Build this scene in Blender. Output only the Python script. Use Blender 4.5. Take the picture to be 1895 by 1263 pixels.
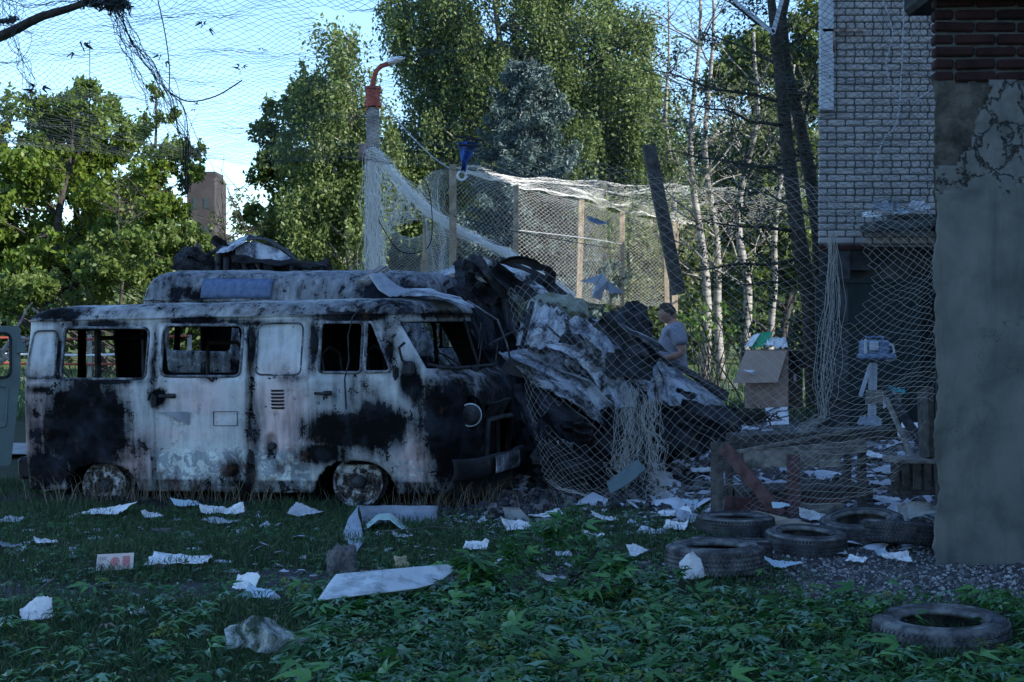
import bpy, bmesh, math, random
import numpy as np
from mathutils import Vector, Matrix, noise
from math import sin, cos, pi, radians as R, sqrt

rng = np.random.default_rng(7); random.seed(7)
for o in list(bpy.data.objects): bpy.data.objects.remove(o)
SC = bpy.context.scene; COL = SC.collection

# ---------------------------------------------------------------- camera, sky, sun, exposure
F, CX, HY, CH = 2900.0, 947.5, 600.0, 1.5          # focal length in photo pixels, principal column, horizon row, eye height
cam = bpy.data.cameras.new('camera'); camo = bpy.data.objects.new('camera', cam); COL.objects.link(camo)
camo.location = (0, 0, CH); camo.rotation_euler = (pi/2, 0, 0)
cam.sensor_width = 36; cam.lens = 36*F/1895; cam.shift_y = -31.5/1895
cam.clip_start = .1; cam.clip_end = 3000
SC.camera = camo
SUN_AZ, SUN_EL = R(115), R(32)                     # azimuth clockwise from +y (north = view direction)
world = bpy.data.worlds.new('World'); SC.world = world; world.use_nodes = True
nt = world.node_tree; nt.nodes.clear()
wo = nt.nodes.new('ShaderNodeOutputWorld'); bg = nt.nodes.new('ShaderNodeBackground'); sk = nt.nodes.new('ShaderNodeTexSky')
sk.sky_type = 'NISHITA'; sk.sun_disc = False; sk.sun_elevation = SUN_EL; sk.sun_rotation = SUN_AZ
sk.air_density = 1.0; sk.dust_density = 0.3; sk.ozone_density = 3.0
tint = nt.nodes.new('ShaderNodeMix'); tint.data_type = 'RGBA'; tint.blend_type = 'MULTIPLY'; tint.inputs[0].default_value = 1
tint.inputs[7].default_value = (.71, .82, .91, 1)
nt.links.new(sk.outputs[0], tint.inputs[6]); nt.links.new(tint.outputs[2], bg.inputs[0]); bg.inputs[1].default_value = .14
nt.links.new(bg.outputs[0], wo.inputs[0])
sl = bpy.data.lights.new('sun', 'SUN'); so = bpy.data.objects.new('sun', sl); COL.objects.link(so)
sl.energy = 3.7; sl.angle = R(.5); sl.color = (1, .95, .86)
sd = Vector((sin(SUN_AZ)*cos(SUN_EL), cos(SUN_AZ)*cos(SUN_EL), sin(SUN_EL)))
so.rotation_euler = sd.to_track_quat('Z', 'Y').to_euler(); so.location = (0, 0, 30)
SC.view_settings.view_transform = 'Standard'; SC.view_settings.look = 'None'
SC.view_settings.exposure = 1.4; SC.view_settings.gamma = 1; SC.view_settings.use_curve_mapping = False
SC.cycles.max_bounces = 6; SC.cycles.transparent_max_bounces = 16

# ---------------------------------------------------------------- helpers
def fn(x, y, z=0., s=1.): return noise.noise(Vector((x*s, y*s, z*s)))
def hgt(x, y):
    h = .03*fn(x, y, 3.1, .6)+.012*fn(x, y, 9., 2.5)
    if 12.5 < y < 24 and x > .5: h += .05*max(0, fn(x, y, 5., 1.6))
    return h
def W(px, py, D): return Vector(((px-CX)/F*D, D, CH-(py-HY)/F*D))
def G(px, py, dz=0.):
    D = F*CH/(py-HY)
    for _ in range(3): D = F*(CH-hgt((px-CX)/F*D, D))/(py-HY)
    p = W(px, py, D); p.z = hgt(p.x, p.y)+dz; return p
def tag(o, label=None, cat=None, group=None, kind=None):
    if label: o['label'] = label
    if cat: o['category'] = cat
    if group: o['group'] = group
    if kind: o['kind'] = kind
    return o
def empty(name, loc, label=None, cat=None, group=None, rz=0, rot=None):
    o = bpy.data.objects.new(name, None); COL.objects.link(o); o.location = loc; o.empty_display_size = .1
    o.rotation_euler = rot if rot else (0, 0, rz)
    return tag(o, label, cat, group)
def copy_tree(o, parent=None):
    c = o.copy(); COL.objects.link(c)
    if parent: c.parent = parent
    for ch in list(o.children): copy_tree(ch, c)
    return c
class MB:
    def __init__(s): s.v = []; s.f = []; s.m = []; s.at = {}
    def add(s, vs, fs, m=0):
        b = len(s.v); s.v += [tuple(v) for v in vs]; s.f += [tuple(i+b for i in f) for f in fs]; s.m += [m]*len(fs); return s
    def box(s, c, d, M=None, m=0, bev=0.0):
        c = Vector(c); x, y, z = d[0]/2, d[1]/2, d[2]/2
        if bev <= 0:
            vs = [Vector((i*x, j*y, k*z)) for k in (-1, 1) for j in (-1, 1) for i in (-1, 1)]
            fs = [(0, 2, 3, 1), (4, 5, 7, 6), (0, 1, 5, 4), (2, 6, 7, 3), (0, 4, 6, 2), (1, 3, 7, 5)]
        else:
            vs = []; fs = []; b = min(bev, x*.9, y*.9, z*.9); bm = bmesh.new()
            bmesh.ops.create_cube(bm, size=1)
            for v in bm.verts: v.co = Vector((v.co.x*2*x, v.co.y*2*y, v.co.z*2*z))
            bmesh.ops.bevel(bm, geom=bm.edges[:], offset=b, segments=1, affect='EDGES')
            bm.verts.index_update(); vs = [v.co.copy() for v in bm.verts]; fs = [[v.index for v in f.verts] for f in bm.faces]; bm.free()
        if M: vs = [M@v for v in vs]
        return s.add([v+c for v in vs], fs, m)
    def beam(s, p, q, w, h, m=0, up=(0, 0, 1), bev=0.0, tw=0):       # a bar of w x h from p to q
        p, q = Vector(p), Vector(q); d = q-p; L = d.length; d.normalize(); u = Vector(up)
        if abs(d.dot(u)) > .95: u = Vector((0, 1, 0))
        a = d.cross(u).normalized(); b = a.cross(d).normalized()
        M = Matrix((d, a, b)).transposed()
        if tw: M = M@Matrix.Rotation(tw, 3, 'X')
        return s.box((p+q)/2, (L, w, h), M, m, bev)
    def tube(s, pts, r, n=6, m=0, cap=True):
        pts = [Vector(p) for p in pts]; k = len(pts); rr = r if isinstance(r, (list, tuple)) else [r]*k
        vs = []; u = None
        for i in range(k):
            d = (pts[min(i+1, k-1)]-pts[max(i-1, 0)])
            if d.length < 1e-9: d = Vector((0, 0, 1))
            d.normalize()
            if u is None: u = d.orthogonal().normalized()
            u = (u-d*u.dot(d)); u = u.normalized() if u.length > 1e-6 else d.orthogonal().normalized()
            w = d.cross(u)
            for j in range(n):
                a = 2*pi*j/n; vs.append(pts[i]+(u*cos(a)+w*sin(a))*rr[i])
        fs = [(i*n+j, i*n+(j+1) % n, (i+1)*n+(j+1) % n, (i+1)*n+j) for i in range(k-1) for j in range(n)]
        if cap: fs += [tuple(range(n-1, -1, -1)), tuple((k-1)*n+j for j in range(n))]
        return s.add(vs, fs, m)
    def lathe(s, prof, n=32, M=None, c=(0, 0, 0), m=0, closed=False, wob=0):      # prof = (radius, z) list
        vs = []; c = Vector(c); k = len(prof)
        for i in range(n):
            a = 2*pi*i/n
            for r, z in prof:
                v = Vector((r*cos(a), r*sin(a), z))
                if wob: v += wob*Vector((fn(v.x*5, v.y*5, z), fn(v.y*5, v.x*5, 3), fn(v.x*5, v.y*5, 7)))
                vs.append((M@v if M else v)+c)
        fs = []
        for i in range(n):
            for j in range(k if closed else k-1):
                a, b = i*k+j, i*k+(j+1) % k; c2, d = ((i+1) % n)*k+(j+1) % k, ((i+1) % n)*k+j
                fs.append((a, d, c2, b))
        return s.add(vs, fs, m)
    def grid(s, P, m=0, th=0.):                     # P[i][j] of Vectors: a sheet, with thickness th
        a, b = len(P), len(P[0]); vs = [p for r in P for p in r]
        fs = [(i*b+j, (i+1)*b+j, (i+1)*b+j+1, i*b+j+1) for i in range(a-1) for j in range(b-1)]
        if th:
            N = [Vector((0, 0, 0)) for _ in vs]
            for f in fs:
                n = (vs[f[2]]-vs[f[0]]).cross(vs[f[3]]-vs[f[1]])
                for i in f: N[i] += n
            k = len(vs); vs = vs+[v-(n.normalized() if n.length > 0 else Vector((0, 0, 1)))*th for v, n in zip(vs, N)]
            fs2 = [tuple(i+k for i in reversed(f)) for f in fs]
            rim = [i*b for i in range(a)]+[(a-1)*b+j for j in range(1, b)]+[i*b+b-1 for i in range(a-2, -1, -1)]+[j for j in range(b-2, 0, -1)]
            fs3 = [(rim[i], rim[(i+1) % len(rim)], rim[(i+1) % len(rim)]+k, rim[i]+k) for i in range(len(rim))]
            fs3 = [tuple(reversed(f)) for f in fs3]
            fs = fs+fs2+fs3
        return s.add(vs, fs, m)
    def build(s, name, mats, parent=None, smooth=False, attrs=None, world_=True):
        if not isinstance(mats, (list, tuple)): mats = [mats]
        vs = np.array(s.v, dtype=np.float64).reshape(-1, 3)
        me = bpy.data.meshes.new(name)
        org = Vector((0, 0, 0))
        if parent is None and world_:
            org = Vector(((vs[:, 0].min()+vs[:, 0].max())/2, (vs[:, 1].min()+vs[:, 1].max())/2, vs[:, 2].min()))
        elif parent is not None and world_:
            q = parent
            while q: org += q.location; q = q.parent
        me.from_pydata((vs-np.array(org)).tolist(), [], s.f)
        for mt in mats: me.materials.append(mt)
        if len(mats) > 1: me.polygons.foreach_set('material_index', s.m)
        if smooth: me.polygons.foreach_set('use_smooth', [True]*len(me.polygons))
        for k, a in (attrs or {}).items():
            at = me.attributes.new(k, 'FLOAT', 'POINT'); at.data.foreach_set('value', a)
        me.update()
        o = bpy.data.objects.new(name, me); COL.objects.link(o)
        if parent is not None: o.parent = parent
        if world_ and parent is None: o.location = org
        return o
def npmesh(name, V, Fq, mats, parent=None, attr=None, smooth=False, org=(0, 0, 0), mi=None):
    """numpy arrays of quads to one mesh object, fast"""
    me = bpy.data.meshes.new(name); V = np.asarray(V, np.float32).reshape(-1, 3)-np.array(org, np.float32)
    Fq = np.asarray(Fq, np.int32); k = Fq.shape[1]
    me.vertices.add(len(V)); me.vertices.foreach_set('co', V.ravel())
    me.loops.add(Fq.size); me.loops.foreach_set('vertex_index', Fq.ravel())
    me.polygons.add(len(Fq)); me.polygons.foreach_set('loop_start', np.arange(0, Fq.size, k, dtype=np.int32))
    if smooth: me.polygons.foreach_set('use_smooth', np.ones(len(Fq), bool))
    for m in (mats if isinstance(mats, (list, tuple)) else [mats]): me.materials.append(m)
    if mi is not None: me.polygons.foreach_set('material_index', np.asarray(mi, np.int32))
    me.update(calc_edges=True)
    if attr is not None:
        at = me.attributes.new('rnd', 'FLOAT', 'POINT'); at.data.foreach_set('value', np.asarray(attr, np.float32))
    o = bpy.data.objects.new(name, me); COL.objects.link(o)
    if parent is not None: o.parent = parent
    else: o.location = org
    return o

# ---------------------------------------------------------------- materials
class NT:
    def __init__(s, name, rough=.8, spec=.3, metal=0):
        s.mat = bpy.data.materials.new(name); s.mat.use_nodes = True; s.t = s.mat.node_tree; s.t.nodes.clear()
        s.out = s.t.nodes.new('ShaderNodeOutputMaterial'); s.b = s.t.nodes.new('ShaderNodeBsdfPrincipled')
        s.t.links.new(s.b.outputs[0], s.out.inputs[0]); s.b.inputs['Roughness'].default_value = rough
        s.b.inputs['Specular IOR Level'].default_value = spec; s.b.inputs['Metallic'].default_value = metal
        s.tc = s.t.nodes.new('ShaderNodeTexCoord').outputs['Object']
    def N(s, ty, **k):
        n = s.t.nodes.new(ty)
        for a, b in k.items(): setattr(n, a, b)
        return n
    def L(s, a, b): s.t.links.new(a, b)
    def noise(s, sc, det=6, ro=.6, dist=0., co=None, out=0):
        n = s.N('ShaderNodeTexNoise'); n.inputs['Scale'].default_value = sc; n.inputs['Detail'].default_value = det
        n.inputs['Roughness'].default_value = ro; n.inputs['Distortion'].default_value = dist; s.L(co or s.tc, n.inputs['Vector']); return n.outputs[out]
    def scale(s, v): 
        n = s.N('ShaderNodeMapping'); n.inputs['Scale'].default_value = v; s.L(s.tc, n.inputs[0]); return n.outputs[0]
    def math(s, op, a, b=None, clamp=False):
        n = s.N('ShaderNodeMath', operation=op, use_clamp=clamp)
        for i, q in enumerate((a, b)):
            if q is None: continue
            if isinstance(q, (int, float)): n.inputs[i].default_value = q
            else: s.L(q, n.inputs[i])
        return n.outputs[0]
    def step(s, v, lo, hi):
        n = s.N('ShaderNodeMapRange'); n.inputs[1].default_value = lo; n.inputs[2].default_value = hi; s.L(v, n.inputs[0]); return n.outputs[0]
    def ramp(s, v, *st):
        n = s.N('ShaderNodeValToRGB'); el = n.color_ramp.elements
        while len(el) < len(st): el.new(.5)
        for e, (p, c) in zip(el, st): e.position = p; e.color = (*c, 1)
        s.L(v, n.inputs[0]); return n.outputs[0]
    def mix(s, f, a, b):
        n = s.N('ShaderNodeMix', data_type='RGBA')
        for i, q in ((0, f), (6, a), (7, b)):
            if isinstance(q, (int, float)): n.inputs[i].default_value = q
            elif isinstance(q, tuple): n.inputs[i].default_value = (*q, 1)
            else: s.L(q, n.inputs[i])
        return n.outputs[2]
    def attr(s, name): return s.N('ShaderNodeAttribute', attribute_name=name).outputs['Fac']
    def col(s, c):
        if isinstance(c, tuple): s.b.inputs['Base Color'].default_value = (*c, 1)
        else: s.L(c, s.b.inputs['Base Color'])
        return s
    def bump(s, v, st=.4, d=.01):
        n = s.N('ShaderNodeBump'); n.inputs['Strength'].default_value = st; n.inputs['Distance'].default_value = d
        s.L(v, n.inputs['Height']); s.L(n.outputs[0], s.b.inputs['Normal']); return s
def simple(name, c1, c2=None, sc=8, rough=.8, bump=.3, bd=.005, spec=.3, metal=0, det=8, lo=.35, hi=.65):
    m = NT(name, rough, spec, metal); n = m.noise(sc, det, .65)
    m.col(m.ramp(n, (lo, c1), (hi, c2)) if c2 else c1)
    if bump: m.bump(m.noise(sc*4, 6, .7), bump, bd)
    return m.mat
M = {}
M['soot'] = simple('soot', (.006, .006, .007), (.028, .028, .032), 9, .85, .5, .006, .12)
M['char'] = simple('charred_metal', (.008, .008, .01), (.06, .062, .07), 7, .7, .7, .012, .2)
M['black_int'] = simple('sooty_interior', (.003, .003, .004), (.012, .012, .013), 5, .9, .3, .005, .05)
M['rubber'] = simple('worn_rubber', (.025, .026, .029), (.10, .102, .108), 14, .8, .3, .002, .15)
M['rubber_dust_lit'] = simple('dusty_lit_rubber', (.06, .061, .066), (.26, .26, .25), 9, .9, .4, .002, .15, lo=.42, hi=.72)  # dust, lightened further to paint skylight on the tyre tops into the colour
M['paper'] = simple('white_paper', (.42, .41, .40), (.82, .82, .82), 9, .85, .25, lo=.34, hi=.5)
M['paper_blue'] = simple('bluish_paper', (.45, .58, .66), (.55, .66, .72), 3, .85, .1)
M['paper_grey'] = simple('soiled_paper', (.32, .33, .36), (.58, .59, .62), 6, .85, .2)
M['white_sheet'] = simple('white_plastic_sheet', (.30, .33, .34), (.58, .62, .63), 7, .6, .2, lo=.38, hi=.52)
M['grey_sheet'] = simple('grey_sheet', (.16, .18, .21), (.3, .33, .37), 5, .55, .2)
M['old_wood'] = simple('weathered_wood', (.10, .09, .085), (.34, .31, .28), 14, .85, .6, .004)
M['post_wood'] = simple('sawn_timber', (.22, .17, .12), (.42, .34, .25), 9, .85, .4, .004)
M['dark_wood'] = simple('dark_wood', (.03, .028, .026), (.12, .11, .10), 14, .85, .7, .006)
M['red_wood'] = simple('red_painted_wood', (.05, .016, .020), (.16, .10, .10), 12, .8, .4, .004, lo=.3, hi=.75)
M['net'] = NT('pale_net_cord', .8).col((.50, .49, .46)).mat
M['net_white'] = NT('white_net_cord', .8).col((.8, .79, .76)).mat
M['net_dark'] = NT('weathered_net_cord', .8).col((.06, .08, .085)).mat
M['cable'] = NT('black_cable', .6).col((.01, .011, .012)).mat
M['cable_pale'] = NT('pale_cable', .6).col((.35, .37, .4)).mat
M['concrete_post'] = simple('concrete_post', (.2, .19, .18), (.38, .36, .33), 6, .9, .5, .006)
M['red_metal'] = simple('rusty_red_paint', (.26, .05, .035), (.4, .10, .07), 14, .65, .3)
M['rust_box'] = simple('rusty_box_paint', (.10, .035, .03), (.42, .34, .32), 5, .8, .4, lo=.4, hi=.6)
M['lamp_white'] = simple('white_lamp_shell', (.62, .64, .66), (.75, .76, .78), 4, .4, .05)
M['blue_cloth'] = simple('blue_cloth', (.015, .07, .30), (.03, .12, .42), 8, .8, .3)
M['carton'] = simple('cardboard', (.26, .17, .13), (.40, .28, .22), 5, .9, .3)
M['carton_dark'] = simple('dark_cardboard', (.02, .015, .013), (.05, .035, .027), 5, .9, .3)
M['green_box'] = simple('green_print', (.02, .26, .12), (.03, .34, .17), 5, .7, .1)
M['teal_door'] = simple('teal_grey_paint', (.085, .125, .13), (.13, .18, .185), 2.5, .5, .1)
M['metal_pale'] = simple('pale_painted_metal', (.32, .36, .42), (.5, .54, .6), 8, .45, .2, spec=.5)
M['dev_blue'] = simple('dusty_blue_plastic', (.05, .08, .15), (.2, .28, .42), 14, .6, .3)
M['stone'] = simple('stone', (.06, .058, .06), (.24, .22, .22), 12, .9, .9, .02)
M['stone_pale'] = simple('pale_rubble', (.20, .20, .20), (.5, .49, .47), 12, .9, .8, .015)
M['yellow_foam'] = simple('yellow_foam', (.36, .3, .18), (.5, .42, .28), 9, .9, .6)
M['skin'] = simple('skin', (.36, .19, .13), (.46, .26, .19), 9, .55, .1)
M['hair'] = simple('hair', (.035, .027, .02), (.09, .07, .055), 30, .8, .5)
M['tshirt'] = simple('grey_tshirt', (.24, .245, .30), (.31, .315, .37), 5, .9, .3)
M['trousers'] = simple('dark_trousers', (.02, .02, .025), (.035, .035, .042), 5, .9, .2)
M['film'] = NT('clear_film', .25, .5)
m = M['film']; m.b.inputs['Base Color'].default_value = (.75, .8, .82, 1); m.b.inputs['Alpha'].default_value = 1
tr = m.N('ShaderNodeBsdfTransparent'); mx = m.N('ShaderNodeMixShader'); m.L(m.step(m.noise(9, 4, .6, 1.), .38, .62), mx.inputs[0])
mm = m.N('ShaderNodeMath', operation='MULTIPLY_ADD'); m.L(m.step(m.noise(9, 4, .6, 1.), .4, .62), mm.inputs[0]); mm.inputs[1].default_value = .34; mm.inputs[2].default_value = .03
m.L(mm.outputs[0], mx.inputs[0]); m.L(tr.outputs[0], mx.inputs[1]); m.L(m.b.outputs[0], mx.inputs[2]); m.L(mx.outputs[0], m.out.inputs[0]); M['film'] = m.mat

def leafmat(name, c1, c2, c3, trans=.35, rough=.5):
    m = NT(name, rough, .35); a = m.attr('rnd'); m.col(m.ramp(a, (0, c1), (.6, c2), (1, c3)))
    t = m.N('ShaderNodeBsdfTranslucent'); x = m.N('ShaderNodeMixShader'); x.inputs[0].default_value = trans
    hs = m.N('ShaderNodeHueSaturation'); hs.inputs['Value'].default_value = 1.7; hs.inputs['Hue'].default_value = .485
    m.L(m.ramp(a, (0, c1), (.6, c2), (1, c3)), hs.inputs['Color']); m.L(hs.outputs[0], t.inputs[0])
    m.L(m.b.outputs[0], x.inputs[1]); m.L(t.outputs[0], x.inputs[2]); m.L(x.outputs[0], m.out.inputs[0]); return m.mat
M['leaf_maple'] = leafmat('maple_leaves', (.05, .09, .014), (.10, .16, .022), (.18, .23, .035))
M['leaf_birch'] = leafmat('birch_leaves', (.05, .085, .025), (.11, .165, .05), (.26, .31, .12))
M['leaf_mid'] = leafmat('poplar_leaves', (.05, .085, .018), (.09, .14, .03), (.15, .18, .05))
M['leaf_spruce'] = leafmat('spruce_needles', (.03, .05, .048), (.08, .125, .12), (.2, .27, .26), .1)
M['leaf_bush'] = leafmat('bush_leaves', (.03, .07, .012), (.07, .14, .02), (.15, .22, .05))
M['leaf_pale'] = leafmat('sparse_pale_leaves', (.07, .10, .04), (.12, .15, .06), (.2, .2, .09))
M['leaf_dark'] = leafmat('dark_sprays', (.012, .03, .014), (.025, .05, .02), (.045, .08, .03), .2)
M['leaf_fallen'] = leafmat('cut_maple_leaves', (.012, .06, .018), (.05, .17, .04), (.13, .30, .08), .2, .33)
M['leaf_under'] = leafmat('pale_leaf_undersides', (.08, .19, .12), (.14, .28, .18), (.2, .36, .22), .2)
M['samara'] = leafmat('yellow_green_seeds', (.10, .16, .02), (.16, .22, .03), (.25, .28, .06), .3)
M['grass'] = leafmat('grass_blades', (.015, .045, .016), (.035, .09, .03), (.10, .13, .055), .25)
M['straw'] = leafmat('dry_stalks', (.10, .09, .06), (.18, .15, .10), (.28, .24, .17), .1)
M['bark'] = simple('dark_bark', (.02, .018, .016), (.09, .08, .07), 14, .9, .9, .02)
mb = NT('birch_bark', .7); z = mb.noise(3, 8, .7, co=mb.scale((1, 1, 4))); mb.col(mb.ramp(z, (.42, (.04, .035, .03)), (.5, (.24, .225, .20)), (.8, (.40, .38, .35)))); M['birch_bark'] = mb.mat

def burnt(name, pale, pale2, dark1=(.004, .004, .005), dark2=(.034, .041, .056)):
    """burnt paint: pale primer and pinkish ash, breaking up into flakes, down to soot and blue-grey steel"""
    m = NT(name, .6, .35); s, p, fl = m.attr('soot'), m.attr('pink'), m.attr('flake')
    base = m.mix(m.step(m.noise(3, 5, .6), .35, .7), pale, pale2)
    pk = m.math('ADD', m.math('ADD', p, .12), m.math('MULTIPLY', m.math('SUBTRACT', m.noise(5, 4, .6), .5), .5))
    base = m.mix(m.math('MULTIPLY', m.step(pk, .3, .8), .85), base, (.68, .49, .48))
    # flaking at the bottom: chips of pale and steel-blue
    ch = m.noise(15, 8, .74, .8)
    chip = m.mix(m.step(m.noise(10, 5, .68, .8), .47, .50), (.74, .79, .77), (.36, .40, .44))
    base = m.mix(m.step(m.math('ADD', fl, m.math('MULTIPLY', m.math('SUBTRACT', ch, .5), 1.6)), .53, .58), base, chip)
    sp = m.noise(60, 3, .7); wide = m.math('SUBTRACT', m.noise(2.6, 8, .66, .6), .5); streak = m.math('SUBTRACT', m.noise(1, 5, .6, .2, co=m.scale((14, 14, 1.6))), .5)
    s2 = m.math('ADD', s, m.math('ADD', m.math('MULTIPLY', wide, .85), m.math('MULTIPLY', streak, .65)))
    smooth_s = m.step(s2, .14, .72)                                                   # smoky veil
    cl_ = m.math('MULTIPLY', m.math('SUBTRACT', m.noise(11, 5, .6, .5), .5), 1.1)        # blistered patches, each eaten at its edge by fine flakes
    hard = m.step(m.math('ADD', m.math('ADD', m.math('MULTIPLY', s2, .5), cl_), m.math('MULTIPLY', m.math('SUBTRACT', sp, .5), .75)), .37, .40)
    dk = m.mix(m.step(m.noise(4, 6, .6), .46, .78), dark1, dark2)
    c = m.mix(smooth_s, base, dk)
    c = m.mix(hard, c, dk)
    ru = m.math('MULTIPLY', m.step(m.math('ADD', m.noise(6, 8, .72), m.math('MULTIPLY', fl, .06)), .58, .68), .6); c = m.mix(ru, c, (.085, .045, .032))
    # rust bloom
    m.L(m.math('SUBTRACT', .38, m.math('MULTIPLY', smooth_s, .3)), m.b.inputs['Specular IOR Level'])
    m.col(c)
    ro = m.N('ShaderNodeMapRange'); m.L(hard, ro.inputs[0]); ro.inputs[3].default_value = .5; ro.inputs[4].default_value = .8; m.L(ro.outputs[0], m.b.inputs['Roughness'])
    hb = m.math('ADD', m.math('MULTIPLY', hard, -.6), m.math('MULTIPLY', m.noise(14, 6, .6), .6)); m.bump(hb, .5, .006)
    return m.mat
M['burnt'] = burnt('burnt_van_paint', (.50, .53, .56), (.66, .66, .65))
M['burnt_blue'] = burnt('burnt_blue_paint', (.36, .39, .44), (.5, .53, .56), (.006, .006, .008), (.03, .04, .07))
def crumple_mat(name, a, b, c, lo=.42, hi=.58, sc=3.):
    m = NT(name, .55, .28); n = m.noise(sc, 9, .7, .6); n2 = m.noise(sc*9, 5, .7)
    v = m.math('ADD', m.math('MULTIPLY', n, .75), m.math('MULTIPLY', n2, .25))
    cc = m.ramp(v, (lo, a), ((lo+hi)/2, b), (hi, c)); cc = m.mix(m.step(m.noise(sc*2.3, 8, .7), .62, .68), cc, (.09, .055, .04)); m.col(cc)
    m.bump(m.noise(sc*5, 8, .7), .5, .01); return m.mat
M['ash_metal'] = crumple_mat('ash_streaked_steel', (.006, .007, .009), (.05, .055, .065), (.56, .59, .63), .37, .55, 4.2)
M['ash_pale'] = crumple_mat('pale_scorched_steel', (.010, .011, .014), (.20, .22, .26), (.50, .53, .57), .40, .57, 3.4)
M['char_steel'] = crumple_mat('blackened_steel', (.006, .006, .008), (.016, .017, .022), (.09, .1, .13), .45, .7, 3.5)
M['olive_steel'] = crumple_mat('scorched_olive_panel', (.02, .02, .018), (.16, .18, .12), (.3, .31, .25), .38, .6, 3.)

M['frame'] = crumple_mat('scorched_frame', (.008, .008, .010), (.12, .13, .15), (.42, .45, .48), .40, .62, 6.)
M['rim'] = crumple_mat('flaked_rim', (.008, .007, .007), (.07, .055, .05), (.55, .56, .56), .42, .58, 12.)
M['leaf_far'] = leafmat('far_foliage', (.045, .075, .03), (.08, .12, .04), (.16, .19, .07))
# ---------------------------------------------------------------- burnt vans
TH = R(16); S0 = Vector((-1.302, 12.9, 0)); NV = Vector((sin(TH), cos(TH), 0)); DV = Vector((cos(TH), -sin(TH), 0)); PIT = R(1)
def T(px, py):                                      # photo pixel on the near side of the first van to (length, height)
    k = (px-CX)/F; t = (S0.y*k-S0.x)/(DV.x-DV.y*k); D = S0.y+DV.y*t
    return Vector((t, CH-(py-HY)/F*D-math.tan(PIT)*t))
def rpoly(pts, r=.05, n=5):                         # polygon with rounded corners, densely sampled
    out = []; k = len(pts)
    for i in range(k):
        p0, p, p1 = (Vector(pts[(i+j) % k]) for j in (-1, 0, 1))
        a = (p0-p); b = (p1-p); rr = min(r, a.length*.45, b.length*.45); a = p+a.normalized()*rr; b = p+b.normalized()*rr
        for j in range(n+1):
            u = j/n; out.append(a*(1-u)**2+p*2*u*(1-u)+b*u*u)
    return out
def inside(P, x, y):
    c = False; k = len(P); j = k-1
    for i in range(k):
        if (P[i].y > y) != (P[j].y > y) and x < (P[j].x-P[i].x)*(y-P[i].y)/(P[j].y-P[i].y)+P[i].x: c = not c
        j = i
    return c
def nearest(P, x, y):
    best = None; bd = 1e9; k = len(P); q = Vector((x, y))
    for i in range(k):
        a, b = P[i], P[(i+1) % k]; d = b-a; L2 = d.length_squared
        u = max(0, min(1, (q-a).dot(d)/L2)) if L2 > 0 else 0; c = a+d*u; e = (c-q).length
        if e < bd: bd = e; best = c
    return bd, best
def lerp(a, b, u): return a+(b-a)*u
def itp(z, tab):
    if z <= tab[0][0]: return tab[0][1]
    for (a, b), (c, d) in zip(tab, tab[1:]):
        if z <= c: u = (z-a)/(c-a); return lerp(b, d, u*u*(3-2*u))
    return tab[-1][1]
HW = [(.1, .93), (.5, .965), (1.0, .97), (1.08, .955), (1.55, .885), (1.62, .87)]
XS = [(1.0, .64), (1.1, .60), (1.55, .24)]
def xs_(z): return .64 if z < 1.0 else lerp(.64, .6, (z-1)/.1) if z < 1.1 else lerp(.6, .26, min(1, (z-1.1)/.45))
XF = [(.1, .88), (.35, .95), (.6, .98), (.9, .98), (1.03, .92), (1.11, .78), (1.56, .62)]
XR = -3.15; TB = -.383; RC = .16; EXN = 2.5
ZS = list(np.linspace(.10, 1.585, 66))
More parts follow.
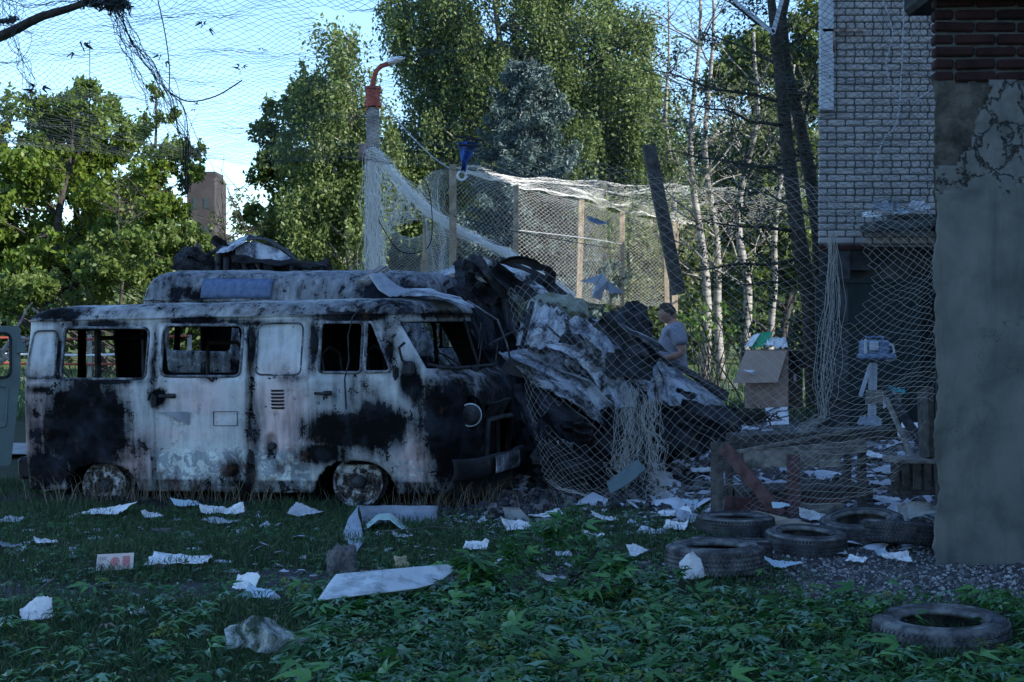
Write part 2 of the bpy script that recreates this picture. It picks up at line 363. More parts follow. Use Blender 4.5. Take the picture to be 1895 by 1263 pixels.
def build_van(root, near_attr, doors=True, roof_h=.135, mat=None, glazed=True, detail=True):
    win = [rpoly([T(115, 607), T(273, 607), T(273, 702), T(115, 702)], .07), rpoly([T(300, 602), T(448, 602), T(448, 697), T(300, 697)], .07),
           rpoly([T(593, 597), T(671, 597), T(671, 690), T(593, 690)], .045), rpoly([T(678, 597), T(688, 597), T(725, 682), T(722, 688), T(678, 689)], .03)]
    def arch(c, w, h, z0=.0): return [Vector((c+w*math.copysign(abs(cos(a))**(.75), cos(a)), z0+h*abs(sin(a))**.8)) for a in np.linspace(0, pi, 25)]+[Vector((c-w, -.3)), Vector((c+w, -.3))]
    ar = [arch(0, .375, .375, .0), arch(-2.35, .36, .30, .03)]
    sill = -.2
    drs = {}
    if doors:
        drs['front_door'] = [Vector((TB, sill)), Vector((TB, 1.50)), Vector((TB+.03, 1.545)), Vector((.13, 1.545)), Vector((.54, 1.10)), Vector((.61, 1.03)), Vector((.625, .9)), Vector((.625, sill))]
        a, b = T(289, 800).x, T(461, 800).x
        drs['side_door'] = [Vector((a, sill)), Vector((a, 1.545)), Vector((b, 1.545)), Vector((b, sill))]
    rec = [rpoly([T(475, 599), T(559, 598), T(559, 694), T(475, 694)], .06), rpoly([T(58, 613), T(102, 612), T(104, 699), T(48, 700)], .06)]
    fuel = T(502, 824)
    def disp(t, z, zz):
        d = .012*math.exp(-((z-1.045)/.018)**2)-.004*math.exp(-((z-.55)/.01)**2)-.004*math.exp(-((z-.74)/.01)**2)
        for q in rec:
            if abs(t-q[0].x) < .6 and .9 < z < 1.6:
                e, _ = nearest(q, t, z); e = e if inside(q, t, z) else -e
                d -= .014*max(0, min(1, e/.02+.5))
        r = sqrt(((t-fuel.x)/.055)**2+((z-fuel.y)/.085)**2)
        if r < 1.3: d -= .045*max(0, min(1, (1.15-r)/.3))
        d += .012*fn(t*1.7, z*2.1, zz)+.005*fn(t*6, z*6, zz)
        # dents at the lower body
        if z < .5: d += .012*fn(t*9, z*9, 4+zz)*(1-z/.5)
        return d
    def half(sg):
        zz = 0 if sg < 0 else 9
        cols = [('r', u) for u in np.linspace(0, 1, 16)[:-1]]+[('c', a) for a in np.linspace(0, pi/2, 7)[:-1]]
        cols += [('a', t) for t in np.linspace(XR+RC, TB, 116)[:-1]]+[('b', u) for u in np.linspace(0, 1, 46)[:-1]]+[('f', a) for a in np.linspace(0, pi/2, 44)]
        wsh = rpoly([Vector((.22, 1.125)), Vector((2.9, 1.125)), Vector((2.9, 1.515)), Vector((.22, 1.515))], .06)
        gp = math.acos((.36/.96)**(EXN/2)); gr = rpoly([Vector((gp, .30)), Vector((2.9, .30)), Vector((2.9, .66)), Vector((gp, .66))], .05)
        gr2 = rpoly([Vector((gp-.03, .70)), Vector((2.9, .70)), Vector((2.9, .80)), Vector((gp-.03, .80))], .02)
        hl = [Vector((math.acos((.66/.96)**(EXN/2))+.13*cos(a), .76+.125*sin(a))) for a in np.linspace(0, 2*pi, 25)[:-1]]
        def pos(kind, c, z):
            hw = itp(z, HW); xs = xs_(z)
            if kind == 'r': x, y = XR+.03*max(0, z-1), (hw-RC)*c
            elif kind == 'c': x, y = XR+.03*max(0, z-1)+RC*(1-cos(c)), hw-RC+RC*sin(c)
            elif kind in 'ab': x, y = c, hw+disp(c, z, zz)
            else:
                xf = itp(z, XF); x = xs+(xf-xs)*max(0, sin(c))**(2/EXN); y = hw*max(0, cos(c))**(2/EXN)
                y += .012*fn(x*4, z*4, zz)*min(1, c*3); x += .012*fn(y*4, z*4, 2+zz)*min(1, c*3)
                if z < .75: x -= .03*max(0, -fn(y*3, z*5, 8))
            return Vector((x, sg*y, z))
        nz, nc = len(ZS), len(cols); P = [[None]*nc for _ in range(nz)]; Q = [[None]*nc for _ in range(nz)]
        lines = win+ar+list(drs.values()); bbs = [(min(p.x for p in q)-.03, max(p.x for p in q)+.03, min(p.y for p in q)-.03, max(p.y for p in q)+.03) for q in lines]
        for j, z in enumerate(ZS):
            for i, (k, c) in enumerate(cols):
                z2 = z
                if k == 'b': c = TB+(xs_(z)-TB)*c
                if k in 'ab':
                    bd, bp = 1e9, None
                    for q, bb in zip(lines, bbs):
                        if bb[0] < c < bb[1] and bb[2] < z < bb[3]:
                            e, p = nearest(q, c, z)
                            if e < bd: bd, bp = e, p
                    if bd < .0125 and bp.y >= ZS[0]-.001: c, z2 = bp.x, bp.y
                elif k == 'f':
                    for q in [wsh, gr, gr2]+([hl] if sg < 0 else []):
                        e, p = nearest(q, c, z)
                        if e < .016 and p.x < 1.56: c, z2 = p.x, p.y
                P[j][i] = pos(k, c, z2); Q[j][i] = (k, c, z2)
        parts = {}
        for j in range(nz-1):
            for i in range(nc-1):
                k = cols[i][0]; q4 = [Q[j][i], Q[j][i+1], Q[j+1][i+1], Q[j+1][i]]; zc = sum(q[2] for q in q4)/4
                nm = 'body'
                if k == 'r':
                    if .35 < zc < 1.5 and (.1 < cols[i][1] < .86 or sg < 0): nm = None      # open tailgate
                elif k in 'ab':
                    xc = sum(P[b][a].x for a, b in ((i, j), (i+1, j), (i+1, j+1), (i, j+1)))/4
                    if any(inside(q, xc, zc) for q in (win+ar)): nm = None
                    elif sg < 0:
                        for d, q in drs.items():
                            if inside(q, xc, zc): nm = d
                elif k == 'f':
                    cc = sum(q[1] for q in (q4[0], q4[3]))/2+.5*(cols[i+1][1]-cols[i][1])
                    if inside(wsh, cc, zc) or inside(gr, cc, zc) or inside(gr2, cc, zc) or (sg < 0 and inside(hl, cc, zc)): nm = None
                if nm: parts.setdefault(nm, []).append((i, j))
        Nn = [[None]*nc for _ in range(nz)]
        for j in range(nz):
            for i in range(nc):
                a = P[j][min(i+1, nc-1)]-P[j][max(i-1, 0)]; b = P[min(j+1, nz-1)][i]-P[max(j-1, 0)][i]
                n = a.cross(b)*(-1 if sg > 0 else 1); n = n.normalized() if n.length > 1e-9 else Vector((0, sg, 0))
                Nn[j][i] = n
        return P, Nn, parts
    res = {s: half(s) for s in (-1, 1)}
    M4 = Matrix.Translation(root.location)@root.rotation_euler.to_matrix().to_4x4()
    made = {}
    def emit(name, items, parent):
        mb = MB(); at = {'soot': [], 'pink': [], 'flake': []}; mi = []
        for sg, faces in items:
            P, Nn, _ = res[sg]; idx = {}; edges = {}
            def vid(i, j, inn):
                k = (i, j, inn)
                if k not in idx:
                    p = P[j][i]; n = Nn[j][i]
                    if inn: p = p-n*.028
                    idx[k] = len(mb.v); mb.v.append(tuple(p))
                    w = M4@P[j][i]; a = near_attr(CX+F*w.x/w.y, HY-F*(w.z-CH)/w.y, P[j][i]) if sg < 0 or P[j][i].x > .6 else (1, 0, 0)
                    for q, v in zip(('soot', 'pink', 'flake'), a): at[q].append(v)
                return idx[k]
            for i, j in faces:
                c = [(i, j), (i+1, j), (i+1, j+1), (i, j+1)]
                if sg > 0: c = c[::-1]
                mb.f.append(tuple(vid(*q, 0) for q in c)); mb.m.append(0)
                mb.f.append(tuple(vid(*q, 1) for q in c[::-1])); mb.m.append(1)
                for a, b in zip(c, c[1:]+c[:1]):
                    e = (a, b)
                    if (b, a) in edges: del edges[(b, a)]
                    else: edges[e] = 1
            for a, b in edges:
                if (a[0] == b[0] and a[0] in (0, len(P[0])-1)): continue
                mb.f.append((vid(*b, 0), vid(*a, 0), vid(*a, 1), vid(*b, 1))); mb.m.append(0)
        o = mb.build(name, [mat or M['burnt'], M['black_int']], parent, attrs=at, world_=False); made[name] = o
        me = o.data; me.polygons.foreach_set('use_smooth', [m == 0 for m in mb.m]); return o
    emit('body', [(s, res[s][2]['body']) for s in (-1, 1)], root)
    for d in drs: emit(d, [(-1, res[-1][2][d])], root)
    # roof
    per = [res[-1][0][-1][i] for i in range(len(res[-1][0][-1]))]+[res[1][0][-1][i] for i in range(len(res[1][0][-1])-1, -1, -1)]
    mb = MB(); at = {'soot': [], 'pink': [], 'flake': []}; rings = []
    prof = [(.985, -.03), (1.022, -.012), (1.026, .004), (1.005, .012), (1.0, .03), (.985, .3), (.955, .5), (.91, .68), (.84, .82), (.74, .91), (.6, .97), (.42, 1.), (.2, 1.01), (.0, 1.01)]
    per = per[::2]
    for f, h in prof:
        ring = []
        for p in per:
            x = -1.25+(p.x+1.25)*(1-(1-f)*(.42 if f < 1 else .3)); y = p.y*f
            z = 1.585+(h*roof_h if h > .03 else h*.7)
            if f < 1 and h > .1:
                z += .012*fn(x*2.2, y*2.2, 1)+.006*fn(x*8, y*8, 2)
                for s in (-2.2, -1.35, -.5, .2): z -= .012*math.exp(-((x-s)/.02)**2)
                z -= .03*max(0, fn(x*1.1+3, y*1.3, 4))
            ring.append(len(mb.v)); mb.v.append((x, y, z)); w = M4@Vector((x, y, z))
            a = near_attr(CX+F*w.x/w.y, HY-F*(w.z-CH)/w.y, Vector((x, y, z)))
            for q, v in zip(('soot', 'pink', 'flake'), a): at[q].append(v)
        rings.append(ring)
    for a, b in zip(rings, rings[1:]):
        n = len(a)
        for i in range(n-1): mb.f.append((a[i], a[i+1], b[i+1], b[i])); mb.m.append(0)
        mb.f.append((a[-1], a[0], b[0], b[-1])); mb.m.append(0)
    mb.build('roof', mat or M['burnt'], root, smooth=True, attrs=at, world_=False)
    if not detail: return made
    # raised rubber channels round the window openings
    hwf = lambda p: Vector((p.x, -itp(p.y, HW)-.004, p.y))
    for q in win:
        fr = MB(); q2 = q+[q[0]]; fr.tube([hwf(p) for p in q2], .013, 5, cap=False); fr.build('window_frame', M['frame'], root, smooth=True, world_=False)
    for q in rec: MB().tube([hwf(p)+Vector((0, .004, 0)) for p in q+[q[0]]], .008, 5, cap=False).build('window_blank_rim', M['frame'], root, smooth=True, world_=False)
    return made

def gsum(bl, x, y):
    s = 0
    for cx, cy, rx, ry, a in bl:
        q = ((x-cx)/rx)**2+((y-cy)/ry)**2
        if q < 9: s = max(s, a*math.exp(-.7*q**.8))
    return s
SOOT1 = [(155, 790, 78, 98, 1.25), (95, 870, 60, 40, 1.), (170, 880, 90, 30, 1.), (118, 735, 34, 20, .95), (205, 850, 60, 22, .75), (80, 722, 40, 12, .8),
         (630, 795, 75, 40, 1.05), (700, 790, 60, 48, 1.1), (600, 840, 60, 26, .9), (690, 730, 30, 22, .55), (610, 735, 60, 30, .6), (540, 700, 40, 10, .6),
         (465, 640, 10, 60, 1.), (464, 760, 9, 90, .75), (465, 880, 14, 40, .9), (288, 640, 8, 60, .75), (292, 735, 16, 18, 1.), (283, 870, 8, 60, .7),
         (580, 640, 14, 60, .8), (450, 598, 60, 9, .75), (330, 600, 60, 8, .5), (640, 590, 70, 9, .6), (720, 650, 22, 50, .8), (755, 700, 22, 40, 1.),
         (838, 790, 66, 105, 1.15), (640, 745, 95, 70, .58), (230, 740, 60, 60, .5), (250, 830, 50, 40, .6), (205, 650, 60, 90, .42), (375, 594, 90, 12, .95), (190, 600, 80, 10, .85), (650, 586, 80, 12, 1.), (830, 582, 90, 12, .9), (285, 690, 12, 60, .7), (560, 860, 30, 30, .6), (130, 700, 90, 8, .8), (720, 600, 30, 30, .6), (470, 800, 22, 90, .62), (850, 790, 100, 95, .92), (930, 770, 70, 100, 1.15), (960, 800, 60, 110, 1.2), (870, 720, 80, 26, .7), (960, 720, 45, 40, .85), (900, 850, 120, 40, .95), (840, 730, 60, 22, .5), (770, 720, 16, 60, .8),
         (500, 830, 14, 22, .8), (430, 870, 26, 26, .8), (400, 885, 30, 14, .6), (520, 862, 18, 16, .6), (700, 890, 60, 12, .6),
         (190, 705, 90, 10, .95), (110, 655, 10, 70, .9), (260, 645, 14, 40, .4), (390, 700, 20, 8, .7), (560, 780, 12, 16, .65),
         (100, 580, 70, 18, 1.), (200, 577, 60, 6, .6), (510, 596, 60, 6, .5), (850, 575, 60, 18, .6), (900, 640, 40, 60, .9), (640, 560, 60, 8, .35), (780, 640, 12, 60, .45)]
PINK1 = [(60, 800, 36, 90, .9), (520, 780, 46, 90, .85), (765, 850, 26, 44, .9), (240, 860, 40, 40, .9), (370, 740, 70, 50, .55), (300, 800, 120, 20, .45), (600, 640, 20, 50, .3)]
def attr1(px, py, p):
    s = gsum(SOOT1, px, py); s = max(s*1.05, .22) if p.z < 1.585 else max(s, .50+.25*fn(p.x*1.3, p.y*2, 3))
    if p.z < .2: s = max(s, .6)
    f = 0
    if 285 < px < 575 and py > 800: f = min(1, (py-800)/60)
    if px > 610 and px < 790 and py > 850: f = .5
    return s, gsum(PINK1, px, py), f
root1 = empty('burnt_van', S0+NV*.97, 'nearest burnt-out forward-cab van, pale and pinkish sides blackened by soot, sunk on bare rims', 'van', rot=(0, -PIT, -TH))
build_van(root1, attr1)
def wheel(root, t, y, r=.215, z=.2, tilt=0.):
    """bare burnt steel rim with wire remains of the tyre"""
    mb = MB(); Mx = Matrix.Rotation(tilt, 3, 'Z')@Matrix.Rotation(pi/2, 3, 'X')
    mb.lathe([(r*.99, -.10), (r, -.085), (r*.93, -.075), (r*.9, 0), (r*.93, .075), (r, .085), (r*.99, .10), (r*.93, .095), (r*.86, .06), (r*.8, .03), (r*.55, .028), (r*.5, .05), (r*.3, .055), (r*.27, .03), (0.001, .03)], 40, Mx, (t, y, z), wob=.006)
    o = mb.build('wheel_rim', M['rim'], root, smooth=True, world_=False)
    h = MB(); h.lathe([(r*.26, .02), (r*.26, .09), (r*.2, .11), (.001, .115)], 14, Mx, (t, y, z))
    for k in range(5):
        a = k*2*pi/5; h.add([], []); h.box((0, 0, 0), (.001, .001, .001)) if 0 else None
        c = Mx@Vector((r*.4*cos(a), r*.4*sin(a), .06)); h.tube([Vector((t, y, z))+c, Vector((t, y, z))+c+Mx@Vector((0, 0, .03))], .012, 6)
    h.build('hub', M['char'], o, smooth=True, world_=False)
    w = MB()
    for k in range(5):
        rr = r+.012+.012*random.random(); oy = (random.random()-.5)*.12
        w.tube([Vector((t, y+oy+.02*fn(a, k), z))+Vector((rr*cos(a)*(1+.03*fn(a*3, k)), 0, rr*sin(a)*(1+.05*fn(a*2, k)))) for a in np.linspace(0, 2*pi, 30)], .003, 3)
    w.build('tyre_wire', M['char'], o, world_=False)
    return o
wheel(root1, 0.0, -.80, .215, .19, .12); wheel(root1, -2.35, -.80, .215, .13); wheel(root1, 0, .8); wheel(root1, -2.35, .8, z=.15)
def soot_part(name, fnb, parent=root1, mat='char', smooth=False):
    mb = MB(); fnb(mb); return mb.build(name, M[mat], parent, smooth=smooth, world_=False)
# floor, underframe, engine cover, bulkhead, arches
def _(b):
    b.box((-1.2, 0, .36), (3.7, 1.75, .05)); b.box((-1.2, .45, .22), (3.9, .09, .12)); b.box((-1.2, -.45, .22), (3.9, .09, .12)); b.box((0, 0, .17), (.12, 1.5, .12)); b.box((-2.35, 0, .15), (.14, 1.5, .14))
soot_part('floor', _, mat='black_int')
for c in (0, -2.35):
    def _(b):
        P = [[Vector((c+.385*cos(a), y, .02+.40*abs(sin(a)))) for a in np.linspace(0, pi, 14)] for y in (-.9, -.55, -.5)]
        P.append([Vector((c+.38*cos(a)*.1, -.48, .02+.1*abs(sin(a)))) for a in np.linspace(0, pi, 14)]); b.grid(P, th=.01)
    soot_part('wheel_housing', _, mat='black_int')
soot_part('bulkhead', lambda b: (b.box((-.42, -.52, .95), (.03, .7, 1.15)), b.box((-.42, .52, .95), (.03, .7, 1.15)), b.box((-.42, 0, 1.46), (.03, .4, .14)), b.box((-.42, 0, .6), (.03, .4, .5))), mat='black_int')
soot_part('engine_cover', lambda b: b.box((.25, 0, .62), (.9, .5, .5), bev=.12), mat='black_int')
for y in (-.55, .5):
    def _(b):
        for dy in (-.2, .2):
            b.tube([(-.28, y+dy, .4), (-.3, y+dy, .8), (-.36, y+dy, 1.25)], .013); b.tube([(-.3, y+dy, .72), (.1, y+dy, .72), (.12, y+dy, .4)], .013)
        b.tube([(-.36, y-.2, 1.25), (-.37, y, 1.31), (-.36, y+.2, 1.25)], .013)
        for k in range(5): b.tube([(-.28+.09*k, y-.2, .72), (-.26+.09*k, y, .70), (-.28+.09*k, y+.2, .72)], .004, 4)
    soot_part('seat_frame', _)
def _(b):
    b.tube([(-1.9, .2, .4), (-1.9, .2, 1.3), (-1.88, .2, 1.36), (-1.6, .2, 1.36), (-1.55, .2, 1.3), (-1.48, .2, .8), (-1.45, .2, .4)], .02, 8)
    b.tube([(-2.75, -.3, .4), (-2.75, -.3, 1.5)], .03, 6); b.tube([(-2.75, .55, .4), (-2.75, .55, 1.5)], .03, 6); b.tube([(-2.75, -.3, 1.42), (-2.75, .55, 1.42)], .02, 6)
soot_part('grab_rail', _)
def _(b):
    c = Vector((.42, .42, 1.12)); Mx = Matrix.Rotation(R(38), 3, 'Y')
    b.tube([c+Mx@Vector((.19*cos(a), .19*sin(a), 0)) for a in np.linspace(0, 2*pi, 28)], .009, 6)
    for k in range(3): a = k*2.1+.5; b.tube([c, c+Mx@Vector((.19*cos(a), .19*sin(a), 0))], .007, 5)
    b.tube([c, c+Mx@Vector((0, 0, -.5))], .014, 6)
soot_part('steering_wheel', _, smooth=True)
soot_part('dashboard', lambda b: (b.box((.62, 0, 1.03), (.18, 1.5, .1), bev=.03), b.box((.6, .4, .95), (.2, .5, .2), bev=.04)))
soot_part('windscreen_channel', lambda b: (b.tube([(.795, -.0, 1.12), (.79, -.3, 1.12), (.77, -.6, 1.12), (.72, -.78, 1.13), (.64, -.88, 1.16)], .014, 6), b.tube([(.795, 0, 1.12), (.79, .3, 1.12), (.77, .6, 1.12), (.72, .78, 1.13)], .014, 6), b.tube([(.78, .05, 1.12), (.66, .02, 1.53)], .012)), mat='char')
soot_part('wiper', lambda b: (b.tube([(.83, -.2, 1.09), (.86, -.2, 1.16), (.8, .12, 1.40)], .007, 5), b.box((.82, -.2, 1.1), (.07, .07, .07), bev=.02), b.tube([(.8, -.02, 1.27), (.72, .33, 1.5)], .006, 5)))
soot_part('wiper', lambda b: (b.tube([(.83, .3, 1.09), (.86, .3, 1.16), (.81, .55, 1.33)], .007, 5),))
soot_part('heater_housing', lambda b: (b.box((.55, -.1, .78), (.5, .4, .3), bev=.05), b.box((.75, .1, .5), (.12, .7, .36), bev=.03)), mat='char')
soot_part('grille_frame', lambda b: ([b.box((.9, y, .5), (.03, .02, .4)) for y in (-.12, .2)], b.tube([(.97, -.4, .31), (.99, -.42, .5), (.99, -.38, .67), (1.0, 0, .68), (.98, .38, .67)], .02, 6)))
soot_part('grille_flap', lambda b: b.grid([[Vector((1.0-.04*i, y, .82-.07*i+.01*sin(y*7))) for y in np.linspace(-.3, .3, 6)] for i in range(3)], th=.01))
# bumper: black ends, pale scorched centre
def _(b):
    P = [[Vector((1.06-.20*abs(y/.98)**3+.025*cos(a)+.01*fn(y*5, a), y, .30+.03*fn(y*2, 1)+.085*sin(a))) for a in np.linspace(-pi/2, pi/2, 7)] for y in np.linspace(-.99, 1.02, 30)]
    b.grid(P, th=-.012)
soot_part('bumper', _, mat='char_steel', smooth=True)
soot_part('bumper_plate', lambda b: b.grid([[Vector((1.09-.02*abs(z*5), y, .31+z)) for z in (-.07, -.03, .03, .07)] for y in np.linspace(-.5, .2, 8)], th=-.01), mat='frame')
soot_part('lower_valance', lambda b: b.grid([[Vector((.92-.12*abs(y)**2, y, z+.03*fn(y*4, z*6))) for z in np.linspace(.02, .26, 5)] for y in np.linspace(-.85, .9, 16)], th=.01), mat='char_steel')
# head lamp hanging out of its black well
def _(b):
    c = Vector((.93, -.70, .735)); d = Vector((.42, -.9, -.05)).normalized(); q = d.to_track_quat('Z', 'Y').to_matrix()
    b.lathe([(.001, -.10), (.05, -.09), (.078, -.03), (.088, 0), (.094, .006), (.094, .018), (.086, .022), (.08, .02), (.07, .034), (.04, .046), (.001, .05)], 28, q, c)
hl_ = soot_part('headlight', _, mat='char', smooth=True)
def _(b):
    c = Vector((.93, -.70, .735)); d = Vector((.42, -.9, -.05)).normalized(); q = d.to_track_quat('Z', 'Y').to_matrix(); b.lathe([(.097, .0), (.099, .012), (.09, .024), (.087, .018)], 28, q, c)
soot_part('lamp_ring', _, parent=hl_, mat='metal_pale', smooth=True)
def _(b):
    c = Vector((.89, -.66, .76)); d = Vector((.72, -.55, 0)).normalized(); q = d.to_track_quat('Z', 'Y').to_matrix()
    b.lathe([(.13, .03), (.14, .035), (.143, .02), (.13, -.02), (.12, -.1), (.001, -.11)], 28, q, c)
soot_part('headlight_well', _, mat='black_int', smooth=True)
# handles, hinges, louvres
def handle(px, py, par):
    t = T(px, py); mb = MB(); y = -itp(t.y, HW)-.03
    mb.tube([(t.x-.06, y+.02, t.y), (t.x-.05, y-.01, t.y), (t.x+.06, y-.015, t.y-.005), (t.x+.075, y+.02, t.y-.005)], [.012, .014, .012, .01], 7); mb.box((t.x+.05, y+.018, t.y), (.08, .02, .04), bev=.008)
    mb.build('handle', M['char'], par, smooth=True, world_=False)
ch = {c.name.split('.')[0]: c for c in root1.children}
handle(600, 728, ch['front_door']); handle(312, 733, ch['side_door'])
def hinge(px, py):
    t = T(px, py); y = -itp(t.y, HW)-.012; soot_part('hinge', lambda b: (b.box((t.x, y, t.y), (.05, .03, .09), bev=.01), b.tube([(t.x, y-.015, t.y-.06), (t.x, y-.015, t.y+.06)], .012)))
for q in ((467, 630), (466, 845), (736, 690), (770, 730), (288, 742)): hinge(*q)
def _(b):
    for k in range(6):
        t = T(517, 724+6.4*k); y = -itp(t.y, HW)-.001; b.box((t.x, y, t.y), (.11, .012, .009), Matrix.Rotation(.5, 3, 'X')); b.box((t.x, y-.004, t.y+.008), (.12, .012, .006))
soot_part('louvre', _)
t0 = T(502, 824); soot_part('fuel_filler', lambda b: b.lathe([(.001, .03), (.028, .03), (.03, .02), (.03, -.03)], 14, Matrix.Rotation(pi/2, 3, 'X'), (t0.x, -.93, t0.y-.01)))
def _(b):
    z = T(400, 830).y; a = T(398, 762); c = T(442, 788); y = -.975
    for p, q in (((a.x, a.y), (c.x, a.y)), ((c.x, a.y), (c.x, c.y)), ((c.x, c.y), (a.x, c.y)), ((a.x, c.y), (a.x, a.y))): b.beam((p[0], y, p[1]), (q[0], y, q[1]), .006, .004)
soot_part('flap_outline', _)
# faded wedge decal on the side door
a, b_, c = T(293, 763), T(353, 762), T(353, 788); 
MB().add([(a.x, -.984, a.y), (b_.x, -.984, b_.y), (c.x, -.982, c.y), (lerp(a.x, c.x, .6), -.983, lerp(a.y, c.y, .45))], [(0, 3, 2, 1)]).build('side_stripe', M['grey_sheet'], ch['side_door'], world_=False)
# mirror arm, bent roof-edge strip, rear bumper
soot_part('mirror_arm', lambda b: (b.tube([(.52, -.95, 1.12), (.46, -1.02, 1.2), (.44, -1.03, 1.3), (.47, -.98, 1.34)], .012, 6), b.box((.5, -.97, 1.13), (.1, .06, .12), bev=.02)))
soot_part('roof_wire', lambda b: b.tube([(.05, -.88, 1.62), (-.0, -.93, 1.56), (-.04, -.94, 1.4), (-.03, -.95, 1.2), (-.06, -.98, 1.05), (-.05, -.98, .8)], .006, 5))
soot_part('roof_edge_strip', lambda b: b.grid([[Vector((.5, .62, 1.70))+Vector(o), Vector((.72, .84, 1.52))+Vector(o), Vector((.80, .86, 1.3))+Vector(o), Vector((.84, .88, 1.1))+Vector(o)] for o in ((0, 0, 0), (.02, -.03, .01), (.03, -.08, .0))], th=.008), mat='frame')
soot_part('rear_bumper', lambda b: (b.box((XR-.06, -.55, .27), (.16, .5, .2), bev=.03), b.box((XR-.04, .5, .3), (.1, .8, .14), bev=.03), b.tube([(XR+.3, -.6, .3), (XR+.3, -.6, .05)], .05)), mat='char_steel')
# open rear door, swung out to the left
p1 = W(37, 700, 13.8)
Mi = (Matrix.Translation(root1.location)@root1.rotation_euler.to_matrix().to_4x4()).inverted()
def door_pt(px, py): return Mi@W(px, py, 13.85-.0022*(37-px))
mb = MB(); out = rpoly([Vector((-75, -606)), Vector((38, -603)), Vector((38, -700)), Vector((20, -862)), Vector((-75, -862))], 9); hole = rpoly([Vector((-55, -618)), Vector((22, -617)), Vector((22, -698)), Vector((-55, -700))], 14, 6)
from mathutils.geometry import delaunay_2d_cdt
def plate(mb, out, holes, f, th, m=0):
    """polygon with holes as a slab; f maps a 2D point to 3D"""
    vs = list(out); es = [(i, (i+1) % len(out)) for i in range(len(out))]
    for h in holes: b = len(vs); vs += h; es += [(b+i, b+(i+1) % len(h)) for i in range(len(h))]
    r = delaunay_2d_cdt(vs, es, [], 1, 1e-5); V, E, Fs = r[0], r[1], r[2]
    Fs = [f_ for f_ in Fs if not any(inside(h, sum(V[i].x for i in f_)/len(f_), sum(V[i].y for i in f_)/len(f_)) for h in holes)]
    T3 = [Vector(f(v.x, v.y)) for v in V]; n = (T3[Fs[0][1]]-T3[Fs[0][0]]).cross(T3[Fs[0][2]]-T3[Fs[0][0]]).normalized()
    k = len(T3); ed = {}
    for f_ in Fs:
        for a, b in zip(f_, list(f_[1:])+[f_[0]]):
            if (b, a) in ed: del ed[(b, a)]
            else: ed[(a, b)] = 1
    mb.add(T3+[p-n*th for p in T3], [tuple(f_) for f_ in Fs]+[tuple(i+k for i in reversed(f_)) for f_ in Fs]+[(b, a, a+k, b+k) for a, b in ed], m)
plate(mb, out, [hole], lambda x, y: door_pt(x, -y), .035)
rd = mb.build('rear_door', M['teal_door'], root1, world_=False); tag(rd, 'open teal-grey rear door swung out at the left edge')
mb = MB(); mb.tube([door_pt(p.x, -p.y)+Vector((0, -.02, 0)) for p in hole+[hole[0]]], .012, 6, cap=False); mb.build('window_seal', M['char'], rd, smooth=True, world_=False)
mb = MB(); q = rpoly([Vector((-60, -715)), Vector((16, -715)), Vector((12, -790)), Vector((-60, -790))], 8); mb.tube([door_pt(p.x, -p.y)+Vector((0, -.012, 0)) for p in q+[q[0]]], .009, 6, cap=False); mb.build('pressed_rib', M['teal_door'], rd, smooth=True, world_=False)
soot_part('hinge', lambda b: b.beam(door_pt(30, 645), door_pt(48, 645), .05, .09, bev=.01), mat='teal_door')

# second van behind, with a taller rounded roof
SOOT2 = [(300, 545, 90, 16, .9), (250, 520, 30, 20, .65), (700, 540, 70, 30, .95), (330, 540, 60, 26, .62), (760, 545, 60, 40, .95), (450, 508, 30, 10, .6)]
def attr2(px, py, p):
    if p.z < 1.585: return max(.6, gsum(SOOT2, px, py)), 0, .6
    return max(.52, gsum(SOOT2, px, py)), 0, 0
S2 = Vector((-1.36, 15.7, 0))
root2 = empty('burnt_van', S2+NV*.97+Vector((0, 0, .14)), 'second burnt van with a high flaking grey roof, half hidden behind the nearest van', 'van', rot=(0, R(.6), -R(13)))
root2.scale = (.86, 1, 1)
build_van(root2, attr2, doors=False, roof_h=.33, mat=M['burnt_blue'], detail=False)
for t in (0, -2.35):
    for y in (-.8, .8): wheel(root2, t, y, .26, .12)
# blue-grey patch where the roof panel was replaced: a thin sheet riveted on the roof side
P = []
for i in range(14):
    x = lerp(-2.32, -1.42, i/13); row = []
    for f, h in ((1.008, .05), (1.004, .18), (.994, .3), (.966, .5), (.925, .66)): row.append(Vector((x, -.872*f-.012, 1.585+h*.33+.006)))
    P.append(row)
MB().grid(P, th=-.006).build('roof_patch', simple('blue_grey_panel', (.07, .11, .20), (.13, .19, .32), 16, .6, .5, .01), root2, smooth=True, world_=False)
# ---------------------------------------------------------------- the ground: one sheet to the horizon
xs = np.concatenate([[-600, -250, -120, -60, -35, -22, -15], np.arange(-10, 10.01, .1), [15, 22, 35, 60, 120, 250, 600]])
ys = np.concatenate([[-60, -20, -8, -2, 2, 4, 5.], np.arange(5.6, 26, .1), np.arange(26, 60, 1.5), [62, 75, 95, 130, 190, 300, 500, 900]])
def g_dirt(x, y):        # bare gravel by the pillar, sooty earth under the wrecks
    n = .5*fn(x, y, 1, .9)+.3*fn(x, y, 2, 3)
    g = 0
    if y < 24: g = max(g, min(1, max(0, (x-1.0+n)*1.0)) * min(1, max(0, (y-7.75+n*1.2)*1.6)))
    g = max(g, min(1, max(0, (y-11.4+n*2)*.8))*min(1, max(0, (x+.9+n*2))))
    g = max(g, .75*math.exp(-((y-9.2-.1*x+n)/.5)**2)*(1 if -4 < x < 1 else 0))
    return max(0, min(1, g))
